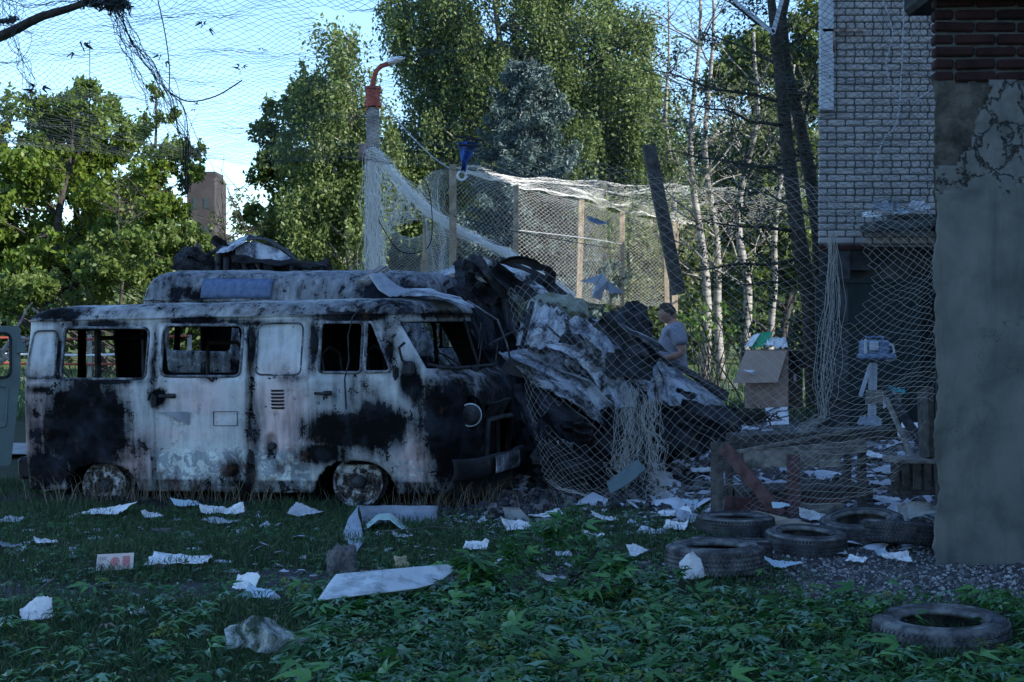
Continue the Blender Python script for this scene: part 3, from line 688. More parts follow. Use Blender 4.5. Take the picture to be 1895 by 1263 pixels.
def g_char(x, y):
    n = .6*fn(x, y, 5, 1.1)+.3*fn(x, y, 2, 4)
    a = math.exp(-(((x+.2)/1.6)**2+((y-13.3)/1.3)**2)); b = math.exp(-(((x-.9)/1.5)**2+((y-15.5)/2.2)**2)); c = math.exp(-(((x+2.6)/2.4)**2+((y-13.6)/.75)**2))
    return max(0, min(1, (max(a, b, c)+n*.5)*1.5-.35))
V = []; dz = []; cz = []; rz_ = []
for y in ys:
    for x in xs:
        V.append((x, y, hgt(x, y))); dz.append(g_dirt(x, y)); cz.append(g_char(x, y))
        rz_.append(0)
nx = len(xs); Fq = [(j*nx+i, j*nx+i+1, (j+1)*nx+i+1, (j+1)*nx+i) for j in range(len(ys)-1) for i in range(nx-1)]
m = NT('soil_and_turf', .95, .2)
turf = m.ramp(m.noise(3, 8, .7), (.3, (.018, .03, .012)), (.6, (.045, .05, .028)), (.8, (.075, .07, .05)))
grav = m.ramp(m.noise(28, 8, .75), (.32, (.035, .034, .036)), (.52, (.10, .098, .10)), (.68, (.24, .235, .235)))
grav = m.mix(m.step(m.noise(1.5, 5, .6), .4, .65), grav, m.ramp(m.noise(35, 6, .7), (.35, (.03, .03, .033)), (.65, (.10, .1, .105))))
d = m.step(m.math('ADD', m.attr('dirt'), m.math('MULTIPLY', m.math('SUBTRACT', m.noise(12, 6, .7), .5), .5)), .4, .6)
c = m.mix(d, turf, grav); ch_ = m.step(m.math('ADD', m.attr('char'), m.math('MULTIPLY', m.math('SUBTRACT', m.noise(7, 7, .75), .5), .8)), .4, .6)
far = m.ramp(m.noise(.5, 6, .7), (.35, (.05, .08, .02)), (.65, (.10, .13, .045)))
sep = m.N('ShaderNodeSeparateXYZ'); m.L(m.tc, sep.inputs[0])
c = m.mix(m.step(sep.outputs[1], 24, 30), c, far)
c = m.mix(ch_, c, m.ramp(m.noise(22, 8, .75), (.35, (.006, .006, .007)), (.6, (.022, .022, .025)), (.72, (.09, .09, .1)))); m.col(c)
m.bump(m.math('ADD', m.noise(9, 8, .75), m.math('MULTIPLY', m.noise(60, 4, .7), .35)), 1., .05)
me = bpy.data.meshes.new('ground'); me.from_pydata(V, [], Fq); me.materials.append(m.mat); me.polygons.foreach_set('use_smooth', [True]*len(Fq))
for k, a in (('dirt', dz), ('char', cz)): at = me.attributes.new(k, 'FLOAT', 'POINT'); at.data.foreach_set('value', a)
ground = bpy.data.objects.new('ground', me); COL.objects.link(ground); ground['kind'] = 'structure'
def strip(name, pts, w, mat, z=.02, th=.0):
    P = []
    for i, p in enumerate(pts):
        p = Vector(p); d = (Vector(pts[min(i+1, len(pts)-1)])-Vector(pts[max(i-1, 0)])).normalized(); n = Vector((-d.y, d.x, 0))
        P.append([p+n*w/2+Vector((0, 0, z)), p+Vector((0, 0, z+.01)), p-n*w/2+Vector((0, 0, z))])
    o = MB().grid(P).build(name, mat); return tag(o, kind='structure')
M['path'] = simple('dusty_asphalt', (.10, .10, .10), (.2, .195, .19), 5, .95, .5, .01)
M['concrete'] = simple('concrete_slab', (.2, .2, .2), (.34, .33, .32), 4, .9, .4)
strip('road', [(-60, 44, 0), (-20, 42, 0), (0, 39, 0), (6, 36, 0), (14, 31, 0), (30, 26, 0)], 3.2, M['path'], .06)
strip('pavement', [(-30, 20, 0), (-6, 18.2, 0), (-4, 18, 0), (0, 18.3, 0)], 1.6, M['concrete'], .06)

# ---------------------------------------------------------------- leaf tools
def quads(C, size, asp=.55, up=.0, n_attr=None, droop=None, sizes=None):
    """C: Nx3 centres; one folded diamond leaf per centre"""
    n = len(C); C = np.asarray(C, np.float32)
    d = rng.normal(size=(n, 3)); 
    if droop is not None: d = d*.5+np.array(droop)
    d /= np.linalg.norm(d, axis=1)[:, None]
    u = rng.normal(size=(n, 3)); u -= d*(u*d).sum(1)[:, None]
    if up: u[:, 2] *= (1-up); u -= d*(u*d).sum(1)[:, None]
    u /= np.linalg.norm(u, axis=1)[:, None]+1e-9
    s = (sizes if sizes is not None else size*(.6+.8*rng.random(n)))[:, None]
    w = np.cross(d, u)*.12*s
    V = np.stack([C-d*s*.5, C+u*s*.5*asp+w, C+d*s*.5, C-u*s*.5*asp+w], 1).reshape(-1, 3)
    return V
def leaves_obj(name, C, size, mat, parent=None, rnd=None, org=(0, 0, 0), **k):
    V = quads(C, size, **k); n = len(C); Fq = np.arange(n*4).reshape(n, 4)
    r = rng.random(n) if rnd is None else rnd
    return npmesh(name, V, Fq, mat, parent, np.repeat(r, 4), org=org)
def clump_pts(cen, rad, nper, nsub=None):
    """centres and radii -> hollow-ish noisy clusters"""
    out = []; val = []
    for c, r in zip(cen, rad):
        n = int(nper*(r**2)); k = max(4, int(n/22))
        sub = rng.normal(size=(k, 3)); sub /= np.linalg.norm(sub, axis=1)[:, None]; sub *= (r*(.45+.6*rng.random(k)))[:, None]; sub[:, 2] *= .8
        which = rng.integers(0, k, n); p = sub[which]+rng.normal(size=(n, 3))*r*.2
        out.append(p+c); val.append(np.clip(rng.random(k)[which]*.55+rng.random(n)*.45, 0, 1))
    return np.concatenate(out), np.concatenate(val)
def limb(mb, a, b, r0, r1, n=5, jit=.12, seg=6):
    a, b = Vector(a), Vector(b); L = (b-a).length; pts = []; s = random.random()*99
    for i in range(seg+1):
        u = i/seg; p = a.lerp(b, u)+Vector((fn(u*3, s), fn(u*3, s+5), fn(u*3, s+9)))*jit*L*sin(pi*u); pts.append(p)
    mb.tube(pts, [lerp(r0, r1, i/seg) for i in range(seg+1)], n); return pts
def tree(name, label, cat, base, blobs, nper, leaf, mat, barkmat='bark', tr=.16, group=None, limbs=True, weep=0, bare=0, trunk_top=None):
    """blobs: (px, py, rx, ry) in photo pixels at the tree's distance; trunk + limbs reach into them"""
    bx, D = base; root = empty(name, (0, 0, 0), label, cat, group); x0 = (bx-CX)/F*D; root.location = (x0, D, hgt(x0, D))
    cen = []; rad = []
    for px, py, rx, ry in blobs:
        k = max(3, int(rx*ry/(480 if weep else 400))); 
        for _ in range(k):
            a = random.random()*2*pi; q = sqrt(random.random())
            X, Y = px+rx*q*cos(a)*.85, py+ry*q*sin(a)*.85; dp = (random.random()-.5)*2*rx/F*D*sqrt(max(.05, 1-q*q))
            cen.append(W(X, Y, D)+Vector((0, dp, 0))); rad.append(min(rx, ry, 60)*.55*(.6+.6*random.random())/F*D)
    mb = MB(); top = trunk_top or max(cen, key=lambda c: c.z)
    tb = Vector((x0, D, -.1)); tt = Vector(top); tp = limb(mb, tb, Vector((tt.x, tt.y, tt.z-.2)), tr, tr*.18, 8, .04, 12)
    mb.build('trunk', M[barkmat], root, smooth=True)
    mb = MB()
    for c in cen[::(1 if limbs else 3)]:
        j = max(1, min(len(tp)-2, int(len(tp)*max(.12, (c.z-abs(c.x-tb.x)*.7)/tt.z)))); limb(mb, tp[j], c, tr*.28*(1-j/len(tp)+.2), .012, 4, .14, 5)
        for _ in range(bare): limb(mb, c, c+Vector((random.uniform(-1, 1), random.uniform(-1, 1), random.uniform(-.2, 1.1)))*.9, .012, .004, 3, .2, 4)
    mb.build('branch', M[barkmat], root, smooth=True)
    if nper:
        P, v = clump_pts([np.array(c) for c in cen], rad, nper/100*pi/(leaf*leaf*.275)*(1.3 if weep else 1.7))
        if weep:       # hanging sprays
            n = len(P)//7; st = P[rng.permutation(len(P))[:n]]; L = (.3+rng.random(n)*weep); K = 7
            u = np.linspace(0, 1, K)[None, :, None]; S = st[:, None, :]+np.array([0, 0, -1.])*u*L[:, None, None]+rng.normal(size=(n, K, 3))*.035+rng.normal(size=(n, 1, 3))*u*.12
            P = S.reshape(-1, 3); v = np.clip(np.repeat(rng.random(n)*.6, K)+rng.random(n*K)*.4, 0, 1)
        leaves_obj('crown', P, leaf, M[mat], root, v, org=root.location, droop=(0, 0, -.5) if weep else None)
    return root

# left row of maples
tree('maple_tree', 'broad dark green maple filling the far left edge, behind the open van door', 'tree', (60, 44), [(40, 280, 110, 120), (90, 430, 150, 110), (20, 500, 110, 90), (150, 215, 60, 60)], 190, .17, 'leaf_maple', tr=.2, group='maples beyond the vans')
tree('maple_tree', 'rounded bright-topped maple second from the left, its crown top touching the hanging net cord', 'tree', (190, 46), [(165, 260, 110, 90), (215, 340, 100, 80), (150, 400, 90, 80), (235, 470, 80, 60)], 190, .17, 'leaf_maple', tr=.2, group='maples beyond the vans')
tree('maple_tree', 'slim upright maple left of the ruined tower, with bare twigs in its crown', 'tree', (308, 42), [(290, 210, 36, 60), (300, 300, 60, 60), (345, 280, 36, 50), (310, 400, 80, 70)], 160, .16, 'leaf_maple', tr=.13, group='maples beyond the vans', bare=1)
tree('thicket_tree', 'low leafy thicket tree behind the twisted cab wreck, yellow-green in the sun', 'tree', (250, 36), [(240, 480, 110, 55), (330, 460, 70, 50), (120, 520, 120, 50), (30, 560, 60, 40), (400, 470, 40, 30)], 190, .13, 'leaf_mid', tr=.09)
tree('poplar_tree', 'sunlit yellow-green poplar between the ruined tower and the lamp post', 'tree', (560, 44), [(530, 250, 50, 70), (540, 350, 80, 70), (590, 430, 110, 80), (500, 420, 50, 60), (560, 180, 50, 50)], 190, .16, 'leaf_mid', tr=.17)
tree('birch_tree', 'weeping birch rising behind the lamp post, left of the taller crown', 'tree', (640, 41), [(620, 90, 60, 55), (585, 150, 60, 60), (640, 200, 90, 90), (600, 320, 90, 100), (680, 300, 60, 110), (630, 450, 100, 60), (550, 210, 30, 50)], 260, .115, 'leaf_birch', 'birch_bark', tr=.15, weep=1.0, group='weeping birches')
tree('birch_tree', 'tallest weeping birch, running out of the top of the picture behind the blue spruce', 'tree', (1010, 43), [(800, 30, 90, 70), (900, 60, 120, 90), (1040, 40, 130, 90), (1150, 110, 100, 100), (820, 140, 90, 80), (960, 170, 150, 90), (1100, 230, 130, 90), (1190, 260, 90, 80), (800, 250, 100, 80), (1050, 330, 140, 60), (760, 330, 90, 70), (1210, 180, 50, 90), (880, 320, 120, 60), (880, -60, 150, 60), (1050, -60, 120, 60)], 260, .115, 'leaf_birch', 'birch_bark', tr=.24, weep=1.1, group='weeping birches')
tree('thicket_tree', 'dense undergrowth tree seen through the net walls, right of the lamp post', 'tree', (820, 47), [(760, 420, 120, 80), (900, 430, 120, 70), (1040, 430, 120, 80), (1180, 420, 110, 80), (1120, 500, 200, 60), (800, 500, 160, 60)], 150, .16, 'leaf_pale', tr=.1)
tree('birch_tree', 'half-bare birch with green hanging tips right of the big crowns', 'tree', (1240, 40), [(1245, 240, 36, 70), (1270, 300, 30, 50), (1235, 340, 40, 40)], 160, .11, 'leaf_birch', 'birch_bark', tr=.1, weep=.8, bare=1, trunk_top=W(1236, -40, 40), group='weeping birches')
tree('bare_tree', 'small bare-twigged tree standing right of the ruined tower', 'tree', (440, 40), [(430, 350, 26, 60), (455, 420, 36, 50), (410, 420, 30, 40)], 30, .12, 'leaf_pale', tr=.07, bare=5)
tree('bare_tree', 'grey dead twiggy tree in front of the left maples', 'tree', (232, 38), [(225, 430, 30, 60), (240, 370, 30, 60)], 14, .12, 'leaf_pale', tr=.07, bare=4)
# blue spruce
def spruce():
    D = 36; bx = 975; x0 = (bx-CX)/F*D; root = empty('spruce_tree', (x0, D, 0), 'dark blue-green spruce in the middle, in front of the tallest birch', 'tree')
    H = W(0, 105, D).z; mb = MB(); mb.tube([(x0, D, 0), (x0, D, H*.5), (x0+.1, D, H)], [.2, .12, .03], 8); mb.build('trunk', M['bark'], root, smooth=True)
    C = []; v = []; mb = MB()
    for k in range(230):
        z = .6+(H-.7)*(k/230)**1.0; L = (1-z/H)**.75*2.6*(.45+.8*random.random())+.25; a = k*2.399+random.random(); d = Vector((cos(a), sin(a), 0))
        b0 = Vector((x0, D, z)); pts = [b0+d*L*u+Vector((0, 0, -.32*L*sin(u*2.2)+.18*L*u*u)) for u in np.linspace(0, 1, 6)]
        mb.tube(pts, [.03, .025, .02, .015, .01, .006], 3)
        for u in np.linspace(.25, 1, int(7+L*7)):
            i = min(4, int(u*5)); p = pts[i].lerp(pts[i+1], u*5-i); w = (.12+.34*(1-u))*(.6+L*.3); n = 22
            q = rng.normal(size=(n, 3))*np.array([w*.5, w*.5, .06])+np.array(p); C.append(q); v.append(np.full(n, .25+.5*u)*(.5+.7*random.random()))
    mb.build('branch', M['bark'], root); C = np.concatenate(C); v = np.clip(np.concatenate(v), 0, 1)
    leaves_obj('crown', C, .12, M['leaf_spruce'], root, v, org=root.location, asp=.3)
spruce()
# far woods closing the view: a belt of foliage, nobody could count its trees
P = []; v = []
for px, py, rx, ry, D in [(x, random.uniform(505, 560), 60, random.uniform(40, 70), random.uniform(62, 80)) for x in range(-80, 1900, 34)]+[(x, random.uniform(440, 520), 55, 60, random.uniform(66, 84)) for x in list(range(480, 1600, 40))+list(range(-60, 330, 40))]+[(x, random.uniform(330, 430), 55, 60, random.uniform(70, 84)) for x in range(700, 1600, 45)]+[(x, random.uniform(200, 320), 50, 60, 80) for x in range(1290, 1560, 36)]+[(x, 590, 60, 30, 58) for x in range(-80, 1800, 40)]:
    for _ in range(5):
        a = random.random()*6.3; q = sqrt(random.random()); c = W(px+rx*q*cos(a), py+ry*q*sin(a), D); P.append(np.array(c)); v.append(.9+.5*random.random())
Q, t_ = clump_pts(P, v, 150); Q[:, 2] = np.maximum(Q[:, 2], .05)
tag(leaves_obj('far_woods', Q, .26, M['leaf_far'], None, t_), 'belt of far woods closing the meadow', 'woods', kind='stuff')
# pale birch trunks at the right, thin crowns
for i, (bx, D, tx, ty, lb) in enumerate([(1305, 36, 1296, -30, 'white birch trunk left of two behind the leaning timber, almost leafless'), (1335, 39, 1318, -40, 'thin white birch close behind its neighbour with orange dead leaves'), (1375, 34, 1395, 60, 'leaning white birch forking towards the upper right'), (1420, 42, 1470, 120, 'slanting pale birch behind the dark double-stemmed tree')]):
    root = empty('birch_tree', ((bx-CX)/F*D, D, 0), lb, 'tree', 'bare pale birches'); mb = MB(); a = W(bx, 660, D); a.z = -.1; b = W(tx, ty, D)
    tp = limb(mb, a, b, .12, .03, 8, .05, 14); mb.build('trunk', M['birch_bark'], root, smooth=True); mb = MB(); ends = []
    for k in range(20):
        j = random.randint(4, 12); e = tp[j]+Vector((random.choice((-1, 1))*random.uniform(.4, 1.5), random.uniform(-.9, .9), random.uniform(.5, 1.9))); q = limb(mb, tp[j], e, .03, .008, 4, .12, 5)
        for _ in range(4): e2 = q[3]+Vector((random.uniform(-.7, .7), random.uniform(-.6, .6), random.uniform(.1, .9))); limb(mb, q[3], e2, .01, .004, 3, .15, 4); ends.append(e2)
        ends.append(e)
    mb.build('branch', M['birch_bark'], root, smooth=True); P, v = clump_pts([np.array(e) for e in ends[::3]], [.28]*len(ends[::3]), 260)
    leaves_obj('crown', P, .09, M['leaf_pale'], root, v, org=root.location)
tree('poplar_tree', 'bright yellow-green tree behind the bare birches, cut by the brick wall', 'tree', (1440, 49), [(1400, 130, 90, 80), (1470, 230, 70, 120), (1400, 330, 90, 90), (1330, 400, 90, 60), (1450, 430, 90, 70), (1500, 80, 50, 80), (1290, 480, 60, 60), (1400, 500, 120, 60)], 240, .17, 'leaf_mid', tr=.14)
# dark double-stemmed tree close behind the brick corner
def dark_tree():
    D = 25.5; root = empty('ash_tree', W(1500, 700, D), 'dark double-stemmed tree next to the brick corner, long bare side branches', 'tree'); root.location.z = 0
    mb = MB(); pts1 = [W(x, y, D) for x, y in ((1512, 790), (1500, 560), (1478, 440), (1460, 300), (1446, 160), (1432, 40), (1420, -60))]
    pts2 = [W(x, y, D+.3) for x, y in ((1520, 790), (1516, 440), (1500, 330), (1478, 220), (1455, 120), (1448, 30), (1470, -60))]
    mb.tube(pts1, [.17, .15, .13, .115, .10, .08, .05], 8); mb.build('trunk', M['bark'], root, smooth=True)
    mb = MB(); mb.tube(pts2, [.13, .12, .11, .10, .09, .07, .04], 8); mb.build('trunk', M['bark'], root, smooth=True); mb = MB(); ends = []
    br = [((1462, 320), (1240, 280)), ((1455, 235), (1270, 190)), ((1450, 190), (1210, 130)), ((1447, 120), (1300, 60)), ((1480, 240), (1512, 120)), ((1500, 330), (1545, 250)), ((1440, 100), (1520, 40)), ((1460, 300), (1350, 310)), ((1478, 430), (1300, 410)), ((1490, 480), (1260, 500)), ((1440, 60), (1340, 0)), ((1495, 520), (1350, 530)), ((1470, 170), (1530, 190)), ((1500, 400), (1390, 350))]
    for (a, b) in br:
        q = limb(mb, W(*a, D), W(*b, D+random.uniform(-1.5, 1.2)), .035, .008, 5, .07, 8)
        for j in range(2, 9):
            for _ in range(3):
                e = q[j]+Vector((random.uniform(-.45, .45), random.uniform(-.4, .4), random.uniform(-.35, .45))); limb(mb, q[j], e, .009, .003, 3, .15, 3); ends.append(e)
    mb.build('branch', M['bark'], root, smooth=True); P, v = clump_pts([np.array(e) for e in ends], [.17]*len(ends), 620)
    leaves_obj('crown', P, .075, M['leaf_dark'], root, v, org=root.location, asp=.4)
dark_tree()
# shrubs
def bush(name, label, D, blobs, nper, leaf, mat):
    px = sum(b[0] for b in blobs)/len(blobs); x0 = (px-CX)/F*D; root = empty(name, (x0, D, 0), label, 'shrub'); cen = []; rad = []
    for bx, by, rx, ry in blobs:
        for _ in range(max(2, int(rx*ry/300))):
            a = random.random()*2*pi; q = sqrt(random.random()); c = W(bx+rx*q*cos(a), by+ry*q*sin(a), D)+Vector((0, random.uniform(-1, 1)*rx/F*D*.8, 0)); c.z = max(.1, c.z); cen.append(np.array(c)); rad.append(min(rx, ry)*.45/F*D)
    mb = MB()
    for c in cen: limb(mb, (x0+random.uniform(-.2, .2), D, 0), c, .02, .006, 3, .15, 4)
    mb.build('stem', M['bark'], root); P, v = clump_pts(cen, rad, nper); P[:, 2] = np.maximum(P[:, 2], .02)
    leaves_obj('foliage', P, leaf, M[mat], root, v, org=root.location); return root
bush('elder_shrub', 'bright green elder bush right behind the standing man', 30, [(1300, 575, 50, 36), (1340, 600, 60, 40), (1290, 620, 40, 30)], 520, .11, 'leaf_bush')
bush('elder_shrub', 'dark shaded bush left of the steel door, over the cardboard box', 26, [(1400, 590, 60, 50), (1380, 640, 50, 40), (1450, 560, 60, 40), (1470, 620, 40, 50)], 260, .10, 'leaf_dark')
bush('conifer_bough', 'long dark conifer bough in front of the bushes, at the foot of the hanging timber', 24.5, [(1310, 525, 50, 12), (1370, 530, 60, 16), (1440, 525, 60, 18), (1480, 540, 40, 20)], 2400, .06, 'leaf_dark')
bush('weed_clump', 'weeds growing round the rubble between the bushes and the cardboard box', 24, [(1330, 730, 60, 16), (1400, 745, 70, 14), (1440, 700, 50, 16)], 900, .07, 'leaf_bush')
bush('low_shrub', 'low pale shrub beside the lamp post base', 34, [(470, 560, 60, 40), (560, 560, 60, 40)], 400, .1, 'leaf_mid')
bush('low_shrub', 'sunlit shrub row seen through the rear van window', 33, [(150, 585, 90, 26), (250, 590, 80, 22), (40, 590, 60, 26)], 420, .1, 'leaf_bush')
bush('low_shrub', 'yellow-green shrub in the sun between the crumpled wreck and the net posts', 31, [(1110, 575, 50, 26), (1180, 580, 50, 26)], 420, .1, 'leaf_bush')

# ---------------------------------------------------------------- grass, cut leaves, litter
def gv(x, y): return np.array([hgt(a, b) for a, b in zip(x, y)])
def grass_obj(name, X, Y, H, wd, mat, kindlabel):
    n = len(X); Z = gv(X, Y); a = rng.random(n)*2*pi; lean = H*(.25+.7*rng.random(n)); dx, dy = np.cos(a)*lean, np.sin(a)*lean; b = rng.random(n)*2*pi; wx, wy = np.cos(b)*wd, np.sin(b)*wd
    P = np.stack([X, Y, Z], 1); Wv = np.stack([wx, wy, wx*0], 1); m1 = P+np.stack([dx*.35, dy*.35, H*.6], 1); m2 = P+np.stack([dx, dy, H*.85], 1)
    V = np.stack([P-Wv, P+Wv, m1+Wv*.8, m1-Wv*.8, m2+Wv*.1, m2-Wv*.1], 1).reshape(-1, 3); i = np.arange(n)[:, None]*6
    Fq = np.concatenate([i+np.array([[0, 1, 2, 3]]), i+np.array([[3, 2, 4, 5]])]); o = npmesh(name, V, Fq, M[mat], None, np.repeat(rng.random(n), 6)); return tag(o, kindlabel, 'grass', kind='stuff')
N = 150000; U = rng.random(N); Y = 6.0+9.2*U**1.25; X = (rng.random(N)-.5)*2*(Y*.36)
keep = np.array([(rng.random() > (1.25*g_dirt(x, y)) and rng.random() > 1.6*g_char(x, y) and (.45+fn(x*1.5, y*1.5, 4)+rng.random()*.5) > .28) for x, y in zip(X, Y)])
X, Y = X[keep], Y[keep]; Hh = .03+.07*rng.random(len(X))**2; grass_obj('grass', X, Y, Hh, .0028, 'grass', 'short rough grass in front of the vans')
# tall dry tufts under the van
X = []; Y = []
for (px, py, k, s) in ((860, 935, 150, .25), (700, 925, 60, .12), (600, 930, 60, .3), (440, 930, 90, .3), (350, 925, 60, .3), (240, 925, 80, .25), (150, 930, 60, .3), (780, 945, 60, .2), (1040, 960, 40, .25)):
    g = G(px, py); X.append(rng.normal(size=k)*s+g.x); Y.append(rng.normal(size=k)*s*.4+g.y)
X = np.concatenate(X); Y = np.concatenate(Y); grass_obj('dry_grass', X, Y, .10+.26*rng.random(len(X))**1.5, .0022, 'straw', 'dry bleached stalks along the foot of the nearest van')
n = 2500; Y = 24+rng.random(n*8)**1.2*26; X = (rng.random(n*8)-.5)*2*Y*.36; grass_obj('meadow', X, Y, .10+.25*rng.random(n*8), .012, 'grass', 'grass growing wild beyond the wrecks')
# compound maple leaf: five pointed leaflets on a stem, bent
def maple_cluster(n, Xc, Yc, Zc, size, flat=.5):
    Vs = []; Fs = []; at = []; b = 0
    for i in range(n):
        s = size*(.6+.8*random.random()); o = Vector((Xc[i], Yc[i], Zc[i])); az = random.random()*2*pi; d = Vector((cos(az), sin(az), random.uniform(-.15, .5)*(1-flat)+.1)).normalized()
        side = d.cross(Vector((random.uniform(-.5, .5)*(1.3-flat), random.uniform(-.5, .5)*(1.3-flat), 1))).normalized(); up = side.cross(d); tone = random.random()
        for k, (an, ln) in enumerate(((0, 1.), (.75, .8), (-.75, .8), (1.5, .55), (-1.5, .55))):
            if k > 2 and random.random() < .3: continue
            e = d*cos(an)+side*sin(an); w = e.cross(up).normalized(); L = s*ln*(.8+.4*random.random()); root_ = o+d*s*(.3 if k < 3 else .1); dr = -up*L*(.15+.35*random.random())
            fold = up*L*.07
            Vs += [root_, root_+e*L*.35+w*L*.14+fold, root_+e*L*.35-w*L*.14+fold, root_+e*L*.4, root_+e*L*.72+w*L*.085+dr*.4, root_+e*L*.72-w*L*.085+dr*.4, root_+e*L+dr]
            Fs += [(b, b+3, b+1, b+1), (b, b+2, b+3, b+3)]; Fs[-2] = (b, b+3, b+4, b+1); Fs[-1] = (b, b+2, b+5, b+3); Fs.append((b+3, b+5, b+6, b+4)); at += [min(1, max(0, tone*.8+.2*random.random()))]*7; b += 7
    return np.array([tuple(v) for v in Vs]), np.array(Fs), np.array(at)
def cl(name, pts, size, mat, label, flat=.5, h=(0, .06)):
    X = np.array([p[0] for p in pts]); Y = np.array([p[1] for p in pts]); Z = gv(X, Y)+h[0]+rng.random(len(X))*(h[1]-h[0]); V, Fq, at = maple_cluster(len(X), X, Y, Z, size, flat); o = npmesh(name, V, Fq, M[mat], None, at)
    return tag(o, label, 'leaves', kind='stuff')
pts = []
while len(pts) < 3900:
    y = 5.9+2.8*random.random()**1.1; x = random.uniform(-.36, .36)*y; px = CX+x/y*F; py = HY+1.5*F/y
    dens = 1 if py > 1100 else .35
    if px < 560: dens *= .16+.3*max(0, fn(x*2, y*2, 3))
    if px > 1250 and py < 1122: dens = .02
    if 560 < px < 1250 and py > 1060: dens = 1
    if ((px-1742)/150)**2+((py-1190)/55)**2 < 1 or ((px-492)/95)**2+((py-1180)/50)**2 < 1 or ((px-65)/50)**2+((py-1160)/40)**2 < 1: dens = .06
    if random.random() < dens*(.65+.6*fn(x*2.5, y*2.5, 7)): pts.append((x, y))
cl('cut_leaves', pts, .082, 'leaf_fallen', 'cut maple leaves covering the grass across the foreground', .35, (0, .09))
cl('cut_leaves', [random.choice(pts) for _ in range(600)], .075, 'leaf_under', 'pale undersides of cut leaves among the foreground leaves', .5, (.03, .1))
cl('cut_leaves', [random.choice(pts) for _ in range(160)], .115, 'leaf_fallen', 'largest cut maple leaves lying over the others in the foreground', -.3, (.03, .12))
cl('dead_leaves', [(a+random.gauss(0, .2), b+random.gauss(0, .3)) for a, b in random.sample(pts, 300)], .05, 'straw', 'dry brown leaves among the cut green ones', .5, (.01, .08))
cl('seed_bunches', [(a+random.gauss(0, .05), b+random.gauss(0, .04)) for a, b in random.sample(pts, 60) for _ in range(7)], .04, 'samara', 'yellow-green maple seed bunches among the cut leaves', .2, (.05, .12))
pts2 = []
while len(pts2) < 3200:
    y = 8.4+4.2*random.random(); x = random.uniform(-.34, .2)*y
    if random.random() < .5+.9*fn(x*1.6, y*1.6, 11) and g_dirt(x, y) < .8: pts2.append((x, y))
cl('scattered_leaves', pts2, .045, 'leaf_fallen', 'small fallen leaves scattered on the lawn before the vans', .7, (0, .03))
cl('scattered_leaves', random.sample(pts2, 500), .035, 'leaf_under', 'pale small leaves scattered on the lawn before the vans', .7, (0, .03))
# gravel and litter chips
def chips(name, n, box, size, mat, label, reject=None, zs=.5):
    bm = MB(); k = 0
    while k < n:
        y = random.uniform(box[2], box[3]); x = random.uniform(box[0], box[1])*(y if box[4] else 1)
        if reject and reject(x, y): continue
        k += 1; s = size*(.35+random.random()**3*1.6); q = Matrix.Rotation(random.random()*6, 3, Vector((random.uniform(-.4, .4), random.uniform(-.4, .4), 1)).normalized())@Matrix.Rotation(random.uniform(-.5, .5), 3, 'X')
        vs = [q@Vector((s*(.6+.5*random.random())*cos(a), s*(.4+.5*random.random())*sin(a), s*zs*(random.random()-.3))) for a in (0.2, 1.3, 2.4, 3.4, 4.4, 5.5)]
        z = hgt(x, y); bot = [v+Vector((x, y, z-.3*s*zs)) for v in vs]; top = [v*.6+Vector((x, y, z+s*zs*.9)) for v in vs]
        bm.add(bot+top, [tuple(range(6, 12))]+[(i, (i+1) % 6, 6+(i+1) % 6, 6+i) for i in range(6)])
    o = bm.build(name, M[mat]); return tag(o, label, 'debris', kind='stuff')
notg = lambda x, y: random.random() > g_dirt(x, y)*1.3
chips('gravel', 9000, (-.1, .36, 7.4, 12.5, 1), .011, 'stone_pale', 'pale gravel and crushed rubble in front of the pillar', notg)
chips('gravel', 3500, (-.1, .36, 7.4, 14, 1), .020, 'stone', 'dark gravel and cinders in front of the pillar', notg)
M['litter'] = simple('litter', (.35, .37, .42), (.62, .64, .7), 2, .8, .1)
chips('litter_scraps', 2600, (-.02, .30, 10.5, 22.5, 1), .065, 'litter', 'white torn scraps strewn through the rubble behind the tyres', lambda x, y: notg(x, y) or g_char(x, y) > .6, .18)
chips('litter_sheets', 260, (-.02, .30, 11.0, 22.0, 1), .14, 'litter', 'larger white torn sheets strewn through the rubble by the doorway', lambda x, y: notg(x, y) or g_char(x, y) > .6 or (1.6 < x < 3.6 and y < 12.6), .10)
chips('litter_scraps', 520, (-.34, .1, 8.2, 12.5, 1), .04, 'litter', 'small white scraps strewn on the lawn', None, .15)
chips('rubble', 2200, (-.02, .30, 12.5, 22.5, 1), .045, 'stone', 'dark broken rubble behind the wooden stand', notg, .6)
chips('cinders', 1500, (-.12, .10, 12.2, 15, 1), .04, 'char', 'burnt fragments on the scorched ground beside the van nose', lambda x, y: random.random() > g_char(x, y), .5)
# ---------------------------------------------------------------- buildings
def brick_mat(name, c1, c2, mortar, sc, rough=.9):
    m = NT(name, rough, .2); b = m.N('ShaderNodeTexBrick'); mp = m.N('ShaderNodeMapping'); mp.inputs['Rotation'].default_value = (pi/2, 0, 0); m.L(m.tc, mp.inputs[0]); m.L(mp.outputs[0], b.inputs[0])
    b.inputs['Color1'].default_value = (*c1, 1); b.inputs['Color2'].default_value = (*c2, 1); b.inputs['Mortar'].default_value = (*mortar, 1); b.inputs['Scale'].default_value = 1
    b.inputs['Brick Width'].default_value = .26; b.inputs['Row Height'].default_value = .1; b.inputs['Mortar Size'].default_value = .008; m.col(b.outputs[0]); m.bump(b.outputs[1], .5, -.01); return m.mat
M['brickwall'] = brick_mat('silicate_brickwork', (.30, .30, .30), (.24, .24, .25), (.06, .06, .06), 1)
M['silicate'] = simple('silicate_brick', (.27, .265, .27), (.42, .41, .40), 3.5, .9, .4, .004)
